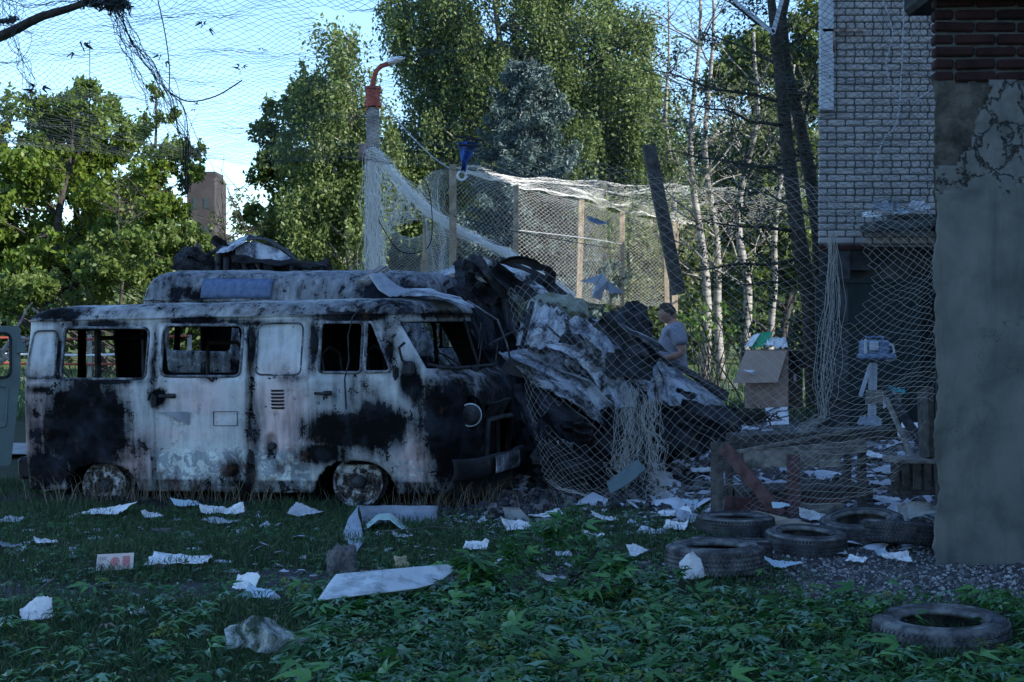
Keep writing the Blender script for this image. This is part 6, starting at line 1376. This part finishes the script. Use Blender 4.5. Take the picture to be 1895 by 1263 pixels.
for k in range(26): limb(mb, W(1330+random.random()*120, 770+random.random()*20, 18.6), W(1380+random.random()*110, 745+random.random()*35, 18.4), .012, .004, 3, .3, 5)
o = mb.build('twig_heap', M['bark']); tag(o, 'dark heap of burnt twigs in front of the cardboard box', 'twigs'); o['kind'] = 'stuff'
# device on a metal stand
D = 20.5; dv = empty('standing_device', W(1612, 780, D), 'dusty blue medical-looking device on a pale metal post before the green door', 'device'); dv.location.z = 0
mb = MB(); mb.beam(W(1613, 785, D), W(1616, 672, D), .10, .06, up=(0, 1, 0), bev=.006)
for dx in (-3, 3): mb.beam(W(1613+dx, 785, D-.04), W(1616+dx, 672, D-.04), .012, .02, up=(0, 1, 0))
mb.build('post', M['metal_pale'], dv)
MB().beam(W(1592, 734, D-.1), W(1610, 678, D-.05), .05, .03, up=(0, 1, 0), bev=.004).build('strut', M['metal_pale'], dv)
mb = MB(); mb.box(W(1618, 645, D), (.36, .26, .22), bev=.03); mb.box(W(1622, 660, D-.02), (.46, .3, .07), bev=.02); mb.build('housing', M['dev_blue'], dv)
mb = MB(); mb.box(W(1602, 642, D-.15), (.04, .03, .2), bev=.01); mb.box(W(1617, 641, D-.15), (.12, .03, .12), bev=.01); mb.build('front_panel', M['metal_pale'], dv)
mb = MB(); mb.tube([W(1602, 634, D), W(1602, 624, D), W(1634, 624, D), W(1634, 634, D)], .014, 6); mb.build('handle', M['dev_blue'], dv)
mb = MB(); mb.tube([W(1640, 636, D-.1), W(1652, 640, D-.1), W(1655, 652, D-.1), W(1645, 660, D-.1), W(1655, 666, D-.1), W(1640, 668, D-.1)], .018, 6); mb.build('hose', M['metal_pale'], dv, smooth=True)
tag(csheet([[(1590, 772, 20.3), (1612, 770, 20.3), (1632, 776, 20.3)], [(1586, 784, 19.8), (1610, 790, 19.8), (1630, 792, 19.8)]], 8, 10, .04, 4, .01, 52).build('base_cover', M['grey_sheet']), 'crumpled grey cover lying at the foot of the device post', 'metal sheet')
tag(csheet([[(1638, 722, 13.7), (1650, 718, 13.7), (1672, 724, 13.7)], [(1640, 730, 13.6), (1655, 728, 13.6), (1674, 730, 13.6)]], 6, 10, .03, 5, .004, 53).build('turquoise_rag', simple('turquoise_cloth', (.03, .26, .27), (.08, .38, .38), 9, .8, .2)), 'turquoise rag hanging over the short grey board', 'rag')
tag(csheet([[(1631, 728, 13.6), (1658, 726, 13.6)], [(1632, 742, 13.58), (1658, 742, 13.6)], [(1634, 758, 13.5), (1655, 750, 13.55)]], 10, 8, .02, 4, .003, 54).build('hanging_paper', M['paper_grey']), 'grey-white paper hanging from the short board by the metal post', 'paper')
# canopy rubbish
for k, q in enumerate(((1612, 400, 34, 10, 'paper', 'white torn sheet on the left part of the door canopy'), (1668, 395, 30, 12, 'paper_blue', 'bluish crumpled film in the middle of the door canopy'), (1700, 386, 40, 18, 'paper_grey', 'large crumpled grey film at the right end of the door canopy'), (1640, 385, 50, 20, 'grey_sheet', 'dark bent flashing lying at the back of the door canopy'))):
    px, py, w, h, mt, lb = q; tag(csheet([[(px-w/2, py-h/3, 21.9), (px, py-h/2, 21.9), (px+w/2, py-h/3, 21.9)], [(px-w/2, py+h/3, 21.7), (px, py+h/2, 21.7), (px+w/2, py+h/4, 21.7)]], 8, 12, .05, 4, .004, 60+k).build('roof_litter', M[mt]), lb, 'rubbish')
# ---------------------------------------------------------------- papers, sheets, stones on the ground
def paper(name, px, py, w, h, mat, label, cat='paper', curl=.3, seed=0, lift=.0, stand=0., az=None, th=.0025):
    """a curled sheet lying on the ground: w, h are its seen width and rise in photo pixels"""
    g = G(px, py); s = g.y/F; wm = w*s; random.seed(seed+100); a = az if az is not None else random.uniform(-.6, .6); dep = wm*random.uniform(.55, .9); hm = h*s
    P = []; c, sn = cos(a), sin(a); phi = random.uniform(0, pi); fold = random.choice((0, 1)); tilt = stand*.75; dep = max(dep, hm*1.1) if stand > .4 else dep
    for i in range(17):
        row = []
        for j in range(15):
            u, v = i/16-.5, j/14-.5; s_ = u*cos(phi)+v*sin(phi)
            lz = hm*(1.1-stand)*max(0, s_+.18)**2*1.3+hm*.35*fold*max(0, -s_-.12)*1.6+.010*abs(fn(u*5, v*5, seed*3))*(1+4*curl)+.006*fn(u*12, v*12, seed)
            e = .045*wm*fn(u*4, v*4, seed+2) if max(abs(u), abs(v)) > .45 else 0
            x = u*wm+e; y = v*dep*(1-tilt); z = .022+hm*tilt*(v+.5)*(.8+.35*sin(phi*3+u*4))+lz
            row.append(Vector((g.x+x*c-y*sn, g.y+x*sn+y*c, g.z+lift+z)))
        P.append(row)
    o = MB().grid(P, th=th).build(name, M[mat], smooth=True); return tag(o, label, cat)
Ps = [(97, 914, 34, 16, 'paper_blue', 'small blue-white paper by the left van wheel', .6), (215, 912, 56, 26, 'paper', 'torn blue-and-white printed sheets against the rear van wheel', .7), (200, 955, 90, 22, 'paper', 'long curled white sheet left of centre on the lawn before the van', .25), (282, 962, 36, 12, 'paper', 'small white sheet right of the long curled one', .2), (345, 940, 50, 14, 'paper_blue', 'crumpled bluish paper below the side door', .3), (395, 955, 50, 20, 'paper', 'upturned white paper with a raised left corner below the fuel cap', .5), (428, 958, 46, 26, 'paper', 'pointed white paper standing beside the upturned one', .7), (410, 972, 60, 8, 'paper_grey', 'flat grey paper strip under the pointed paper', 0), (565, 960, 62, 26, 'paper_grey', 'cream curled paper left of the front wheel', .5),
      (20, 970, 40, 8, 'paper_grey', 'grey scrap at the left edge of the lawn', 0), (85, 1010, 40, 9, 'paper', 'crumpled white scrap on the left lawn', .1), (20, 1018, 40, 12, 'grey_sheet', 'dark grey scrap at the left edge', .2), (330, 1048, 110, 14, 'paper', 'torn flat white sheet with dark slats on it, right of the pink card', .1), (455, 1098, 54, 40, 'paper', 'white folded sheet standing up in the left foreground grass', .8), (478, 1112, 56, 22, 'paper_blue', 'pale curved sheet lying in front of the folded one', .3), (68, 1155, 58, 48, 'paper', 'crumpled white paper standing in the near left grass', .9),
      (958, 985, 56, 24, 'paper', 'arched white sheet in the middle distance right of the van wheel', .4), (880, 1022, 46, 20, 'paper', 'white crumpled paper behind the broken maple branch', .4), (1010, 962, 60, 14, 'paper', 'white sheet lying at the edge of the scorched ground', .2), (1180, 1035, 40, 28, 'paper', 'crumpled white paper right of the broken branch', .6), (1098, 1000, 40, 16, 'paper', 'white scrap near the branch tip', .3), (1250, 985, 44, 20, 'paper', 'curved white sheet left of the ribbed tyre', .6), (1250, 958, 60, 12, 'paper', 'flat white sheet in front of the crushed wreck', .05), (1275, 938, 34, 12, 'paper_blue', 'rolled white paper near the stand leg', .5), (1282, 1078, 52, 52, 'paper', 'white sheet leaning on the nearest dusty tyre', 1.0), (1448, 1054, 66, 18, 'paper_blue', 'flat light-blue envelope in front of the middle tyre', .1), (1540, 1030, 50, 12, 'paper_grey', 'torn grey-white card on the gravel before the row of tyres', .2), (1585, 1045, 36, 10, 'paper', 'small white crumple on the gravel', .2), (1632, 1034, 26, 18, 'paper_blue', 'little white cup-like box on the gravel', .6), (1660, 1045, 50, 22, 'paper', 'crumpled white wad on the gravel before the leaning tyre', .5), (1695, 968, 72, 46, 'paper', 'large white printed sheet with fold lines by the pillar', .75), (1725, 962, 30, 26, 'paper_blue', 'blue-white sheet tucked behind the printed one at the pillar', .7), (1510, 968, 60, 26, 'paper', 'white sheet behind the tyres under the stand', .5), (1445, 990, 32, 14, 'paper_blue', 'small printed card on the middle tyre', .6), (1630, 930, 70, 16, 'paper', 'loose white papers beside the crate foot', .3), (1560, 1090, 1, 1, None, '', 0),
      (1660, 880, 60, 18, 'paper_grey', 'pile of soiled papers left of the crate', .2), (1630, 850, 70, 16, 'paper', 'white papers spread on the rubble above the crate', .2), (1640, 812, 60, 20, 'paper', 'bright papers in the rubble under the black bent beam', .3), (1690, 800, 50, 26, 'paper', 'white sheets heaped against the upright board', .5), (1680, 770, 40, 20, 'paper_blue', 'blue-white sheet high on the heap by the pillar', .5), (1240, 905, 40, 22, 'paper_grey', 'grey sheet at the foot of the net curtain', .5), (1300, 875, 40, 14, 'paper', 'white scrap between wreck and stand', .3), (1290, 830, 50, 18, 'paper_grey', 'grey flat scrap on the rubble behind the stand leg', .2), (1340, 905, 40, 10, 'paper_grey', 'grey scrap inside the wooden stand', .1), (1030, 1082, 60, 16, 'paper', 'white sheet under the broken branch', .2), (930, 1105, 50, 14, 'paper', 'white scrap buried in leaves below the branch', .3), (745, 1000, 36, 10, 'paper_grey', 'grey scrap right of the pale green sheet', .1), (12, 1240, 30, 10, None, '', 0), (560, 1160, 1, 1, None, '', 0), (255, 1145, 26, 8, 'paper', 'tiny white scrap in the foreground grass', .1), (1120, 968, 46, 20, 'paper', 'white scrap with a red mark near the wreck', .3), (1150, 880, 1, 1, None, '', 0)]
for k, (px, py, w, h, mt, lb, stn) in enumerate(Ps):
    if mt: paper('paper_sheet', px, py, w, h, mt, lb, 'paper', .25, k, .0 if 'on the middle tyre' not in lb else .17, stn)
# larger sheets
o = csheet([[(665, 936, 11.9), (740, 936, 12), (810, 936, 12.05)], [(668, 948, 11.85), (740, 949, 11.95), (809, 950, 12)], [(672, 972, 11.6), (740, 973, 11.75), (810, 975, 11.8)]], 14, 20, .006, 2, .006, 71).build('bent_sheet', M['grey_sheet'], smooth=True); tag(o, 'dark grey bent sheet-metal panel standing on the lawn below the headlight', 'metal sheet')
o = csheet([[(664, 936, 11.9), (662, 950, 11.7)], [(645, 960, 11.5), (668, 970, 11.3)], [(634, 990, 10.9), (674, 1002, 10.7)], [(655, 1020, .02), (660, 1022, .02)]], 16, 8, .008, 3, .006, 72).build('bent_sheet', M['metal_pale'], smooth=True); tag(o, 'pale pointed metal sheet standing on its tip at the left end of the dark panel', 'metal sheet')
o = csheet([[(676, 972, 11.4), (700, 952, 11.7), (722, 950, 11.7), (745, 968, 11.6), (764, 984, 11.4)], [(680, 978, 11.1), (700, 962, 11.3), (722, 962, 11.3), (742, 978, 11.2), (760, 988, 11.1)]], 10, 24, .004, 2, .004, 73).build('curved_sheet', simple('pale_green_sheet', (.42, .58, .52), (.5, .65, .6), 3, .5, .05), smooth=True); tag(o, 'pale green arched plastic sheet in front of the dark metal panel', 'sheet')
o = csheet([[(622, 1064, .17), (700, 1056, .19), (780, 1050, .17), (846, 1044, .17)], [(606, 1084, .14), (700, 1072, .16), (780, 1064, .14), (838, 1058, .14)], [(588, 1112, .10), (690, 1100, .11), (770, 1090, .10), (812, 1080, .10)]], 16, 30, .006, 1.5, .005, 74).build('plastic_board', M['white_sheet'], smooth=True); tag(o, 'long pale wavy panel lying in the foreground leaves', 'panel')
o = csheet([[(415, 1165, .12), (470, 1142, .2), (500, 1145, .2), (535, 1170, .12)], [(420, 1185, .1), (475, 1165, .16), (510, 1180, .14), (575, 1190, .08)], [(414, 1200, .07), (460, 1200, .08), (495, 1215, .06), (560, 1195, .07)]], 24, 30, .02, 5, 0, 75).build('plastic_film', M['film'], smooth=True); tag(o, 'clear crumpled plastic film lying in the near grass', 'plastic film')
# pink patterned card
g = G(213, 1056); cd = empty('printed_card', g, 'pink and white printed card standing in the grass', 'card'); hh = 32/F*g.y; ww = 68/F*g.y; Mx = Matrix.Rotation(-.5, 3, 'X')@Matrix.Rotation(-.05, 3, 'Y')
MB().box(g+Vector((0, 0, hh/2)), (ww, .002, hh), Mx).build('sheet', simple('cream_pink_paper', (.58, .46, .42), (.66, .58, .54), 20, .8, .05), cd)
pr = MB()
for k in range(5): pr.box(g+Mx@Vector((-ww*.44+.01*k, -.003, hh*.22))+Vector((0, 0, hh/2)), (.004, .001, hh*.22), Mx)
pr.box(g+Mx@Vector((-ww*.36, -.003, -hh*.25))+Vector((0, 0, hh/2)), (ww*.12, .001, hh*.3), Mx); pr.build('print', simple('grey_print', (.25, .22, .26), (.38, .33, .36), 30, .8, 0), cd)
pr = MB(); pr.box(g+Mx@Vector((ww*.30, -.003, 0))+Vector((0, 0, hh/2)), (ww*.2, .001, hh*.62), Mx); pr.lathe([(.001, 0), (hh*.28, 0)], 16, Mx@Matrix.Rotation(pi/2, 3, 'X'), g+Mx@Vector((-.0, -.003, 0))+Vector((0, 0, hh/2))); pr.build('pink_print', simple('pink_print', (.42, .14, .14), (.6, .3, .28), 26, .8, 0), cd)
# stones
def stone(px, py, w, h, mat, label, seed):
    g = G(px, py); s = g.y/F; bm = bmesh.new(); bmesh.ops.create_icosphere(bm, subdivisions=4, radius=1)
    for v in bm.verts:
        n = v.co.copy(); k = 1+.35*fn(n.x+seed, n.y, n.z, 1.3)+.14*fn(n.x, n.y+seed, n.z, 4)+.06*fn(n.x, n.y, n.z+seed, 10); q = max(abs(n.x+.3*n.z), abs(n.y), abs(n.z))
        v.co = Vector((n.x*w*.5*s, n.y*w*.45*s, (n.z*.62+.35)*h*s))*k/(.45+.55*q)*.8
    mb = MB(); bm.verts.index_update(); mb.add([v.co+g for v in bm.verts], [[v.index for v in f.verts] for f in bm.faces]); bm.free(); return tag(mb.build('stone', M[mat], smooth=False), label, 'stone')
stone(632, 1062, 66, 62, 'stone', 'big dark concrete lump in front of the pointed metal sheet', 1); stone(742, 1050, 34, 24, 'yellow_foam', 'yellowish foam lump right of the big dark stone', 2)
stone(440, 950, 34, 18, 'stone_pale', 'pale beige stone beside the front door sill', 3); stone(300, 990, 50, 14, 'stone', 'flat grey stone on the left lawn', 4); stone(635, 1068, 20, 12, 'stone', 'small stone at the foot of the big lump', 6)
stone(1535, 1122, 34, 14, 'stone_pale', 'pale stone at the edge of the cut leaves, right', 7); stone(1222, 890, 50, 22, 'stone_pale', 'pale rubble block beside the net curtain', 8); stone(1640, 1110, 22, 8, 'stone', 'small stone before the pillar', 9)
MB_ = csheet([[(1122, 895, 13.), (1150, 872, 13.1), (1178, 852, 13.2)], [(1130, 915, 12.9), (1165, 895, 13), (1195, 868, 13.1)]], 10, 12, .01, 3, .006, 81).build('green_sheet', M['teal_door']); tag(MB_, 'grey-green flat sheet leaning at the foot of the hanging net', 'sheet')
for k, (a, b, lb) in enumerate(((( 70, 1092, 8.8), (102, 1072, 9.1), 'thin dark broken twig on the left lawn'), ((290, 1050, 10), (350, 1042, 10), 'dark wooden slat lying on the torn sheet'), ((90, 1140, 8.3), (140, 1136, 8.4), 'pale brown root-like stick in the near left grass'), ((700, 982, 11.2), (900, 978, 11.4), 'long flat board lying behind the broken branch'))):
    a = G(a[0], a[1]+8, .02); b = G(b[0], b[1]+8, .03); mb = MB(); limb(mb, a, b, .014, .008, 6, .05, 6); tag(mb.build('stick', M['dark_wood' if k != 2 else 'old_wood']), lb, 'stick')
# broken maple branches
def leafy(name, label, paths, nl, size, mat='leaf_fallen', seedn=0):
    b0 = paths[0][0]; root = empty(name, G(b0[0], max(b0[1], 1000)), label, 'branch'); mb = MB(); Vs = []; Fs = []; at = []; off = 0
    for pth in paths:
        P = [W(*p) for p in pth]; k = len(P); C = []
        for i in range((k-1)*5+1): u = i/5; j = min(int(u), k-2); C.append(P[j].lerp(P[j+1], u-j)+Vector((.008*fn(u*3, 1), 0, .008*fn(u*3, 5))))
        mb.tube(C, [lerp(.011, .004, i/(len(C)-1)) for i in range(len(C))], 6)
        X = []; Y = []; Z = []
        for _ in range(nl):
            t = min(1, .35+.75*random.random()); j = int(t*(len(C)-1)); q = C[j]+Vector([random.gauss(0, .035) for _ in range(3)]); X.append(q.x); Y.append(q.y); Z.append(q.z)
        V, Fq, a_ = maple_cluster(nl, X, Y, Z, size*.75, -.3); Vs.append(V); Fs.append(Fq+off); at.append(a_); off += len(V)
    mb.build('stem', M['bark'], root, smooth=True); npmesh('foliage', np.concatenate(Vs), np.concatenate(Fs), M[mat], root, np.concatenate(at), org=tuple(root.location)); return root
leafy('broken_branch', 'broken maple branch with reaching twigs lying across the middle foreground', [[(1010, 1110, 8.7), (1075, 1060, 8.9), (1110, 1010, 9.1), (1050, 965, 9.4)], [(1010, 1110, 8.7), (960, 1090, 8.6), (900, 1070, 8.6), (850, 1050, 8.7)], [(1010, 1110, 8.7), (960, 1040, 8.9), (945, 1010, 9)], [(1075, 1060, 8.9), (1130, 1050, 8.7), (1160, 1070, 8.6)], [(1010, 1110, 8.7), (1080, 1100, 8.3), (1150, 1080, 8.3)], [(900, 1070, 8.6), (870, 1050, 8.6)], [(1100, 1010, 9.1), (1030, 1000, 9.1), (1010, 985, 9.2)]], 46, .12)
leafy('maple_sprig', 'upright maple sprig with pale young leaves at the scorched edge', [[(1060, 985, 11), (1063, 960, 11.2), (1058, 940, 11.3)]], 30, .085)
leafy('maple_sprig', 'leafy sprig in front of the dusty tyre', [[(1200, 1100, 8.6), (1225, 1080, 8.7), (1250, 1070, 8.8)], [(1200, 1100, 8.6), (1180, 1085, 8.7)]], 26, .09)
leafy('maple_sprig', 'small green sprig on the gravel right of the dusty tyre', [[(1400, 1075, 9), (1412, 1068, 9.1), (1425, 1072, 9.1)]], 14, .08)
leafy('maple_sprig', 'cut sprig lying over the sunken tyre', [[(1560, 1150, 7.6), (1620, 1135, 7.5), (1680, 1150, 7.4)], [(1800, 1150, 7.6), (1840, 1140, 7.5), (1880, 1130, 7.6)]], 26, .09)
leafy('maple_sprig', 'cut sprig at the left end of the pale wavy panel', [[(560, 1110, 8.7), (600, 1120, 8.5), (640, 1125, 8.4)], [(700, 1110, 8.6), (740, 1105, 8.6), (790, 1100, 8.6)]], 30, .09)
# dead tree-fall twigs at far left behind the open door
mb = MB(); 
for a, b in (((-10, 680, 17), (90, 595, 17.5)), ((30, 640, 17.2), (110, 600, 17.5)), ((90, 595, 17.5), (60, 570, 17.6)), ((-10, 640, 17), (40, 690, 17)), ((0, 660, 17.2), (60, 560, 17.6)), ((20, 620, 17), (100, 640, 17))): q = limb(mb, W(*a), W(*b), .03, .008, 5, .1, 6)
tag(mb.build('dead_branch', M['old_wood']), 'pale dead branch lying behind the open van door at the left', 'branch')

# ---------------------------------------------------------------- the man
D = 18.7; mx = W(1246, 600, D).x; k0 = 1.0
man = empty('person', (mx, D, hgt(mx, D)), 'middle-aged man in a grey t-shirt, seen from the side, looking down at his phone', 'person')
base = Vector((mx, D, .06))
def skin(name, verts, edges, radii, mat, parent, lvl=2, root_i=0):
    me = bpy.data.meshes.new(name); me.from_pydata([tuple(Vector(v)) for v in verts], edges, []); o = bpy.data.objects.new(name, me); COL.objects.link(o); o.parent = parent
    s = o.modifiers.new('skin', 'SKIN'); s.use_smooth_shade = True; ss = o.modifiers.new('sub', 'SUBSURF'); ss.levels = lvl; ss.render_levels = lvl
    for i, r in enumerate(radii): me.skin_vertices[0].data[i].radius = (r, r) if isinstance(r, (int, float)) else r; me.skin_vertices[0].data[i].use_root = (i == root_i)
    me.materials.append(mat); dg = bpy.context.evaluated_depsgraph_get(); m2 = bpy.data.meshes.new_from_object(o.evaluated_get(dg)); o.modifiers.clear(); o.data = m2
    m2.materials.clear(); m2.materials.append(mat); m2.polygons.foreach_set('use_smooth', [True]*len(m2.polygons)); return o
# figure faces -x (left in the photo); local metres, feet at 0
V_ = [(0, 0, .95), (0, 0, 1.12), (-.02, 0, 1.30), (.02, 0, 1.44), (.0, 0, 1.53), (-.03, 0, 1.60),          # 0-5 trunk, neck
      (.01, -.17, 1.45), (.09, -.25, 1.17), (-.13, -.20, 1.10), (-.24, -.11, 1.13),                        # 6-9 near arm
      (.01, .17, 1.43), (.08, .23, 1.16), (-.12, .17, 1.11), (-.25, .05, 1.15),                             # 10-13 far arm
      (0, -.10, .90), (-.01, -.11, .50), (.02, -.12, .09), (-.12, -.13, .04), (0, .10, .90), (-.03, .12, .50), (.03, .13, .09), (-.11, .15, .04)]
E_ = [(0, 1), (1, 2), (2, 3), (3, 4), (4, 5), (3, 6), (6, 7), (7, 8), (8, 9), (3, 10), (10, 11), (11, 12), (12, 13), (0, 14), (14, 15), (15, 16), (16, 17), (0, 18), (18, 19), (19, 20), (20, 21)]
Rd = [(.15, .15), (.15, .16), (.14, .16), (.11, .13), .065, .06, .075, .05, .038, .028, .075, .05, .038, .028, .10, .065, .045, .035, .10, .065, .045, .035]
skin('body', V_, E_, Rd, M['skin'], man)
TS = [(0.01, 0, .90), (-.01, 0, 1.02), (-.03, 0, 1.16), (-.01, 0, 1.32), (.02, 0, 1.46), (.0, 0, 1.525), (.03, -.19, 1.445), (.075, -.25, 1.25), (.03, .19, 1.445), (.075, .25, 1.25)]
skin('tshirt', TS, [(0, 1), (1, 2), (2, 3), (3, 4), (4, 5), (4, 6), (6, 7), (4, 8), (8, 9)], [(.19, .20), (.205, .20), (.205, .20), (.185, .19), (.145, .165), (.09, .09), .105, .095, .105, .095], M['tshirt'], man)
skin('trousers', [(0, 0, .97), (0, 0, .9), (0, -.10, .84), (-.01, -.11, .48), (.02, -.12, .10), (0, .10, .84), (-.03, .12, .48), (.03, .13, .10)], [(0, 1), (1, 2), (2, 3), (3, 4), (1, 5), (5, 6), (6, 7)], [(.155, .165), (.15, .16), .115, .085, .065, .115, .085, .065], M['trousers'], man)
# head: shaped sphere with face
bm = bmesh.new(); bmesh.ops.create_uvsphere(bm, u_segments=40, v_segments=30, radius=1)
Rh = Matrix.Rotation(R(-32), 3, 'Y')
for v in bm.verts:
    n = v.co.copy(); x, y, z = n.x*.102, n.y*.078, n.z*.125                                 # face towards -x
    if n.z < -.1: y *= 1+.25*n.z; x = x*(1+.12*n.z)+(-.012*(-n.z) if n.x < 0 else .03*(-n.z-.1))
    f = max(0, -n.x)
    x -= .028*f*math.exp(-(n.y/.16)**2-((n.z+.12)/.17)**2)                                 # nose
    x -= .010*f*math.exp(-(n.y/.5)**2-((n.z-.22)/.09)**2)                                  # brow
    x += .014*f*math.exp(-((abs(n.y)-.36)/.14)**2-((n.z-.05)/.10)**2)                      # eye sockets
    x -= .008*f*math.exp(-(n.y/.3)**2-((n.z+.42)/.05)**2); x -= .006*f*math.exp(-(n.y/.28)**2-((n.z+.55)/.05)**2); x += .006*f*math.exp(-(n.y/.3)**2-((n.z+.485)/.025)**2)
    x -= .014*f*math.exp(-(n.y/.3)**2-((n.z+.78)/.15)**2)
    v.co = Rh@Vector((x, y, z))
hc = Vector((-.075, 0, 1.645)); bm.verts.index_update(); mb = MB(); mb.add([v.co+hc for v in bm.verts], [[v.index for v in f.verts] for f in bm.faces]); bm.free(); hd = mb.build('head', M['skin'], man, smooth=True, world_=False)
for s in (-1, 1):
    mb = MB(); mb.lathe([(.001, .006), (.016, .008), (.026, .012), (.03, .006), (.026, -.004)], 14, Matrix.Rotation(s*pi/2+.2*s, 3, 'X')@Matrix.Diagonal((.75, 1.15, 1)), hc+Rh@Vector((.012, s*.078, -.008))); mb.build('ear', M['skin'], hd, smooth=True, world_=False)
    MB().lathe([(.001, .011), (.008, .008), (.011, 0)], 10, Matrix.Rotation(-pi/2, 3, 'Y'), hc+Rh@Vector((-.088, s*.029, .007))).build('eye', M['paper_grey'], hd, smooth=True, world_=False)
bm = bmesh.new(); bmesh.ops.create_uvsphere(bm, u_segments=40, v_segments=30, radius=1); mb = MB(); idx = {}; vs = []; bm.verts.ensure_lookup_table()
for v in bm.verts:
    n = v.co; k = 1.05+.04*fn(n.x*9, n.y*9, n.z*9); vs.append(hc+Rh@Vector((n.x*.102*k+.006, n.y*.078*k, n.z*.125*k)))
fs = [[v.index for v in f.verts] for f in bm.faces if (lambda c: c.z > .60+.12*fn(c.y*5, 1) or (c.x > .12 and c.z > -.42) or (c.x > -.25 and c.z > .18) or (abs(c.x+.02) < .14 and c.z > -.02))(f.calc_center_median())]
mb.add(vs, fs); bm.free(); mb.build('hair', M['hair'], man, smooth=False, world_=False)
# hands: palm and five fingers each, round the phone
for s, wr_ in ((-1, Vector((-.24, -.11, 1.13))), (1, Vector((-.25, .05, 1.15)))):
    d = Vector((-1, -s*.15*-1, .12)).normalized(); sd_ = Vector((0, 1, 0)); verts = [wr_, wr_+d*.045, wr_+d*.085]; ed = [(0, 1), (1, 2)]; rd_ = [(.026, .02), (.036, .016), (.036, .014)]
    hand = skin('hand', verts, ed, rd_, M['skin'], man, 2)
    for k, ln in enumerate((.066, .074, .07, .056)):
        b0 = wr_+d*.085+Vector((0, (k-1.5)*.019, 0)); b1 = b0+d*ln*.45+Vector((0, 0, .008)); b2 = b1+(d*.4+Vector((0, 0, .9))).normalized()*ln*.35; b3 = b2+(Vector((.35, 0, .8))).normalized()*ln*.25
        skin('finger', [b0-d*.02, b0, b1, b2, b3], [(0, 1), (1, 2), (2, 3), (3, 4)], [.009, .0095, .009, .008, .0065], M['skin'], hand, 1)
    t0_ = wr_+d*.03+Vector((0, -s*.03, .01)); skin('thumb', [t0_, t0_+Vector((-.025, -s*.008, .022)), t0_+Vector((-.05, s*.004, .036)), t0_+Vector((-.066, s*.012, .042))], [(0, 1), (1, 2), (2, 3)], [.012, .0115, .010, .008], M['skin'], hand, 1)
ph = MB().box(Vector((mx, D, man.location.z))+Vector((-.345, -.03, 1.185)), (.075, .15, .009), Matrix.Rotation(R(28), 3, 'Y'), bev=.003).build('phone', M['soot']); tag(ph, 'black phone held in both hands by the man', 'phone')
for s in (-1, 1):
    mb = MB(); mb.box((-.05, s*.125, .035), (.28, .1, .07), bev=.025); mb.build('shoe', M['soot'], man, smooth=True, world_=False)
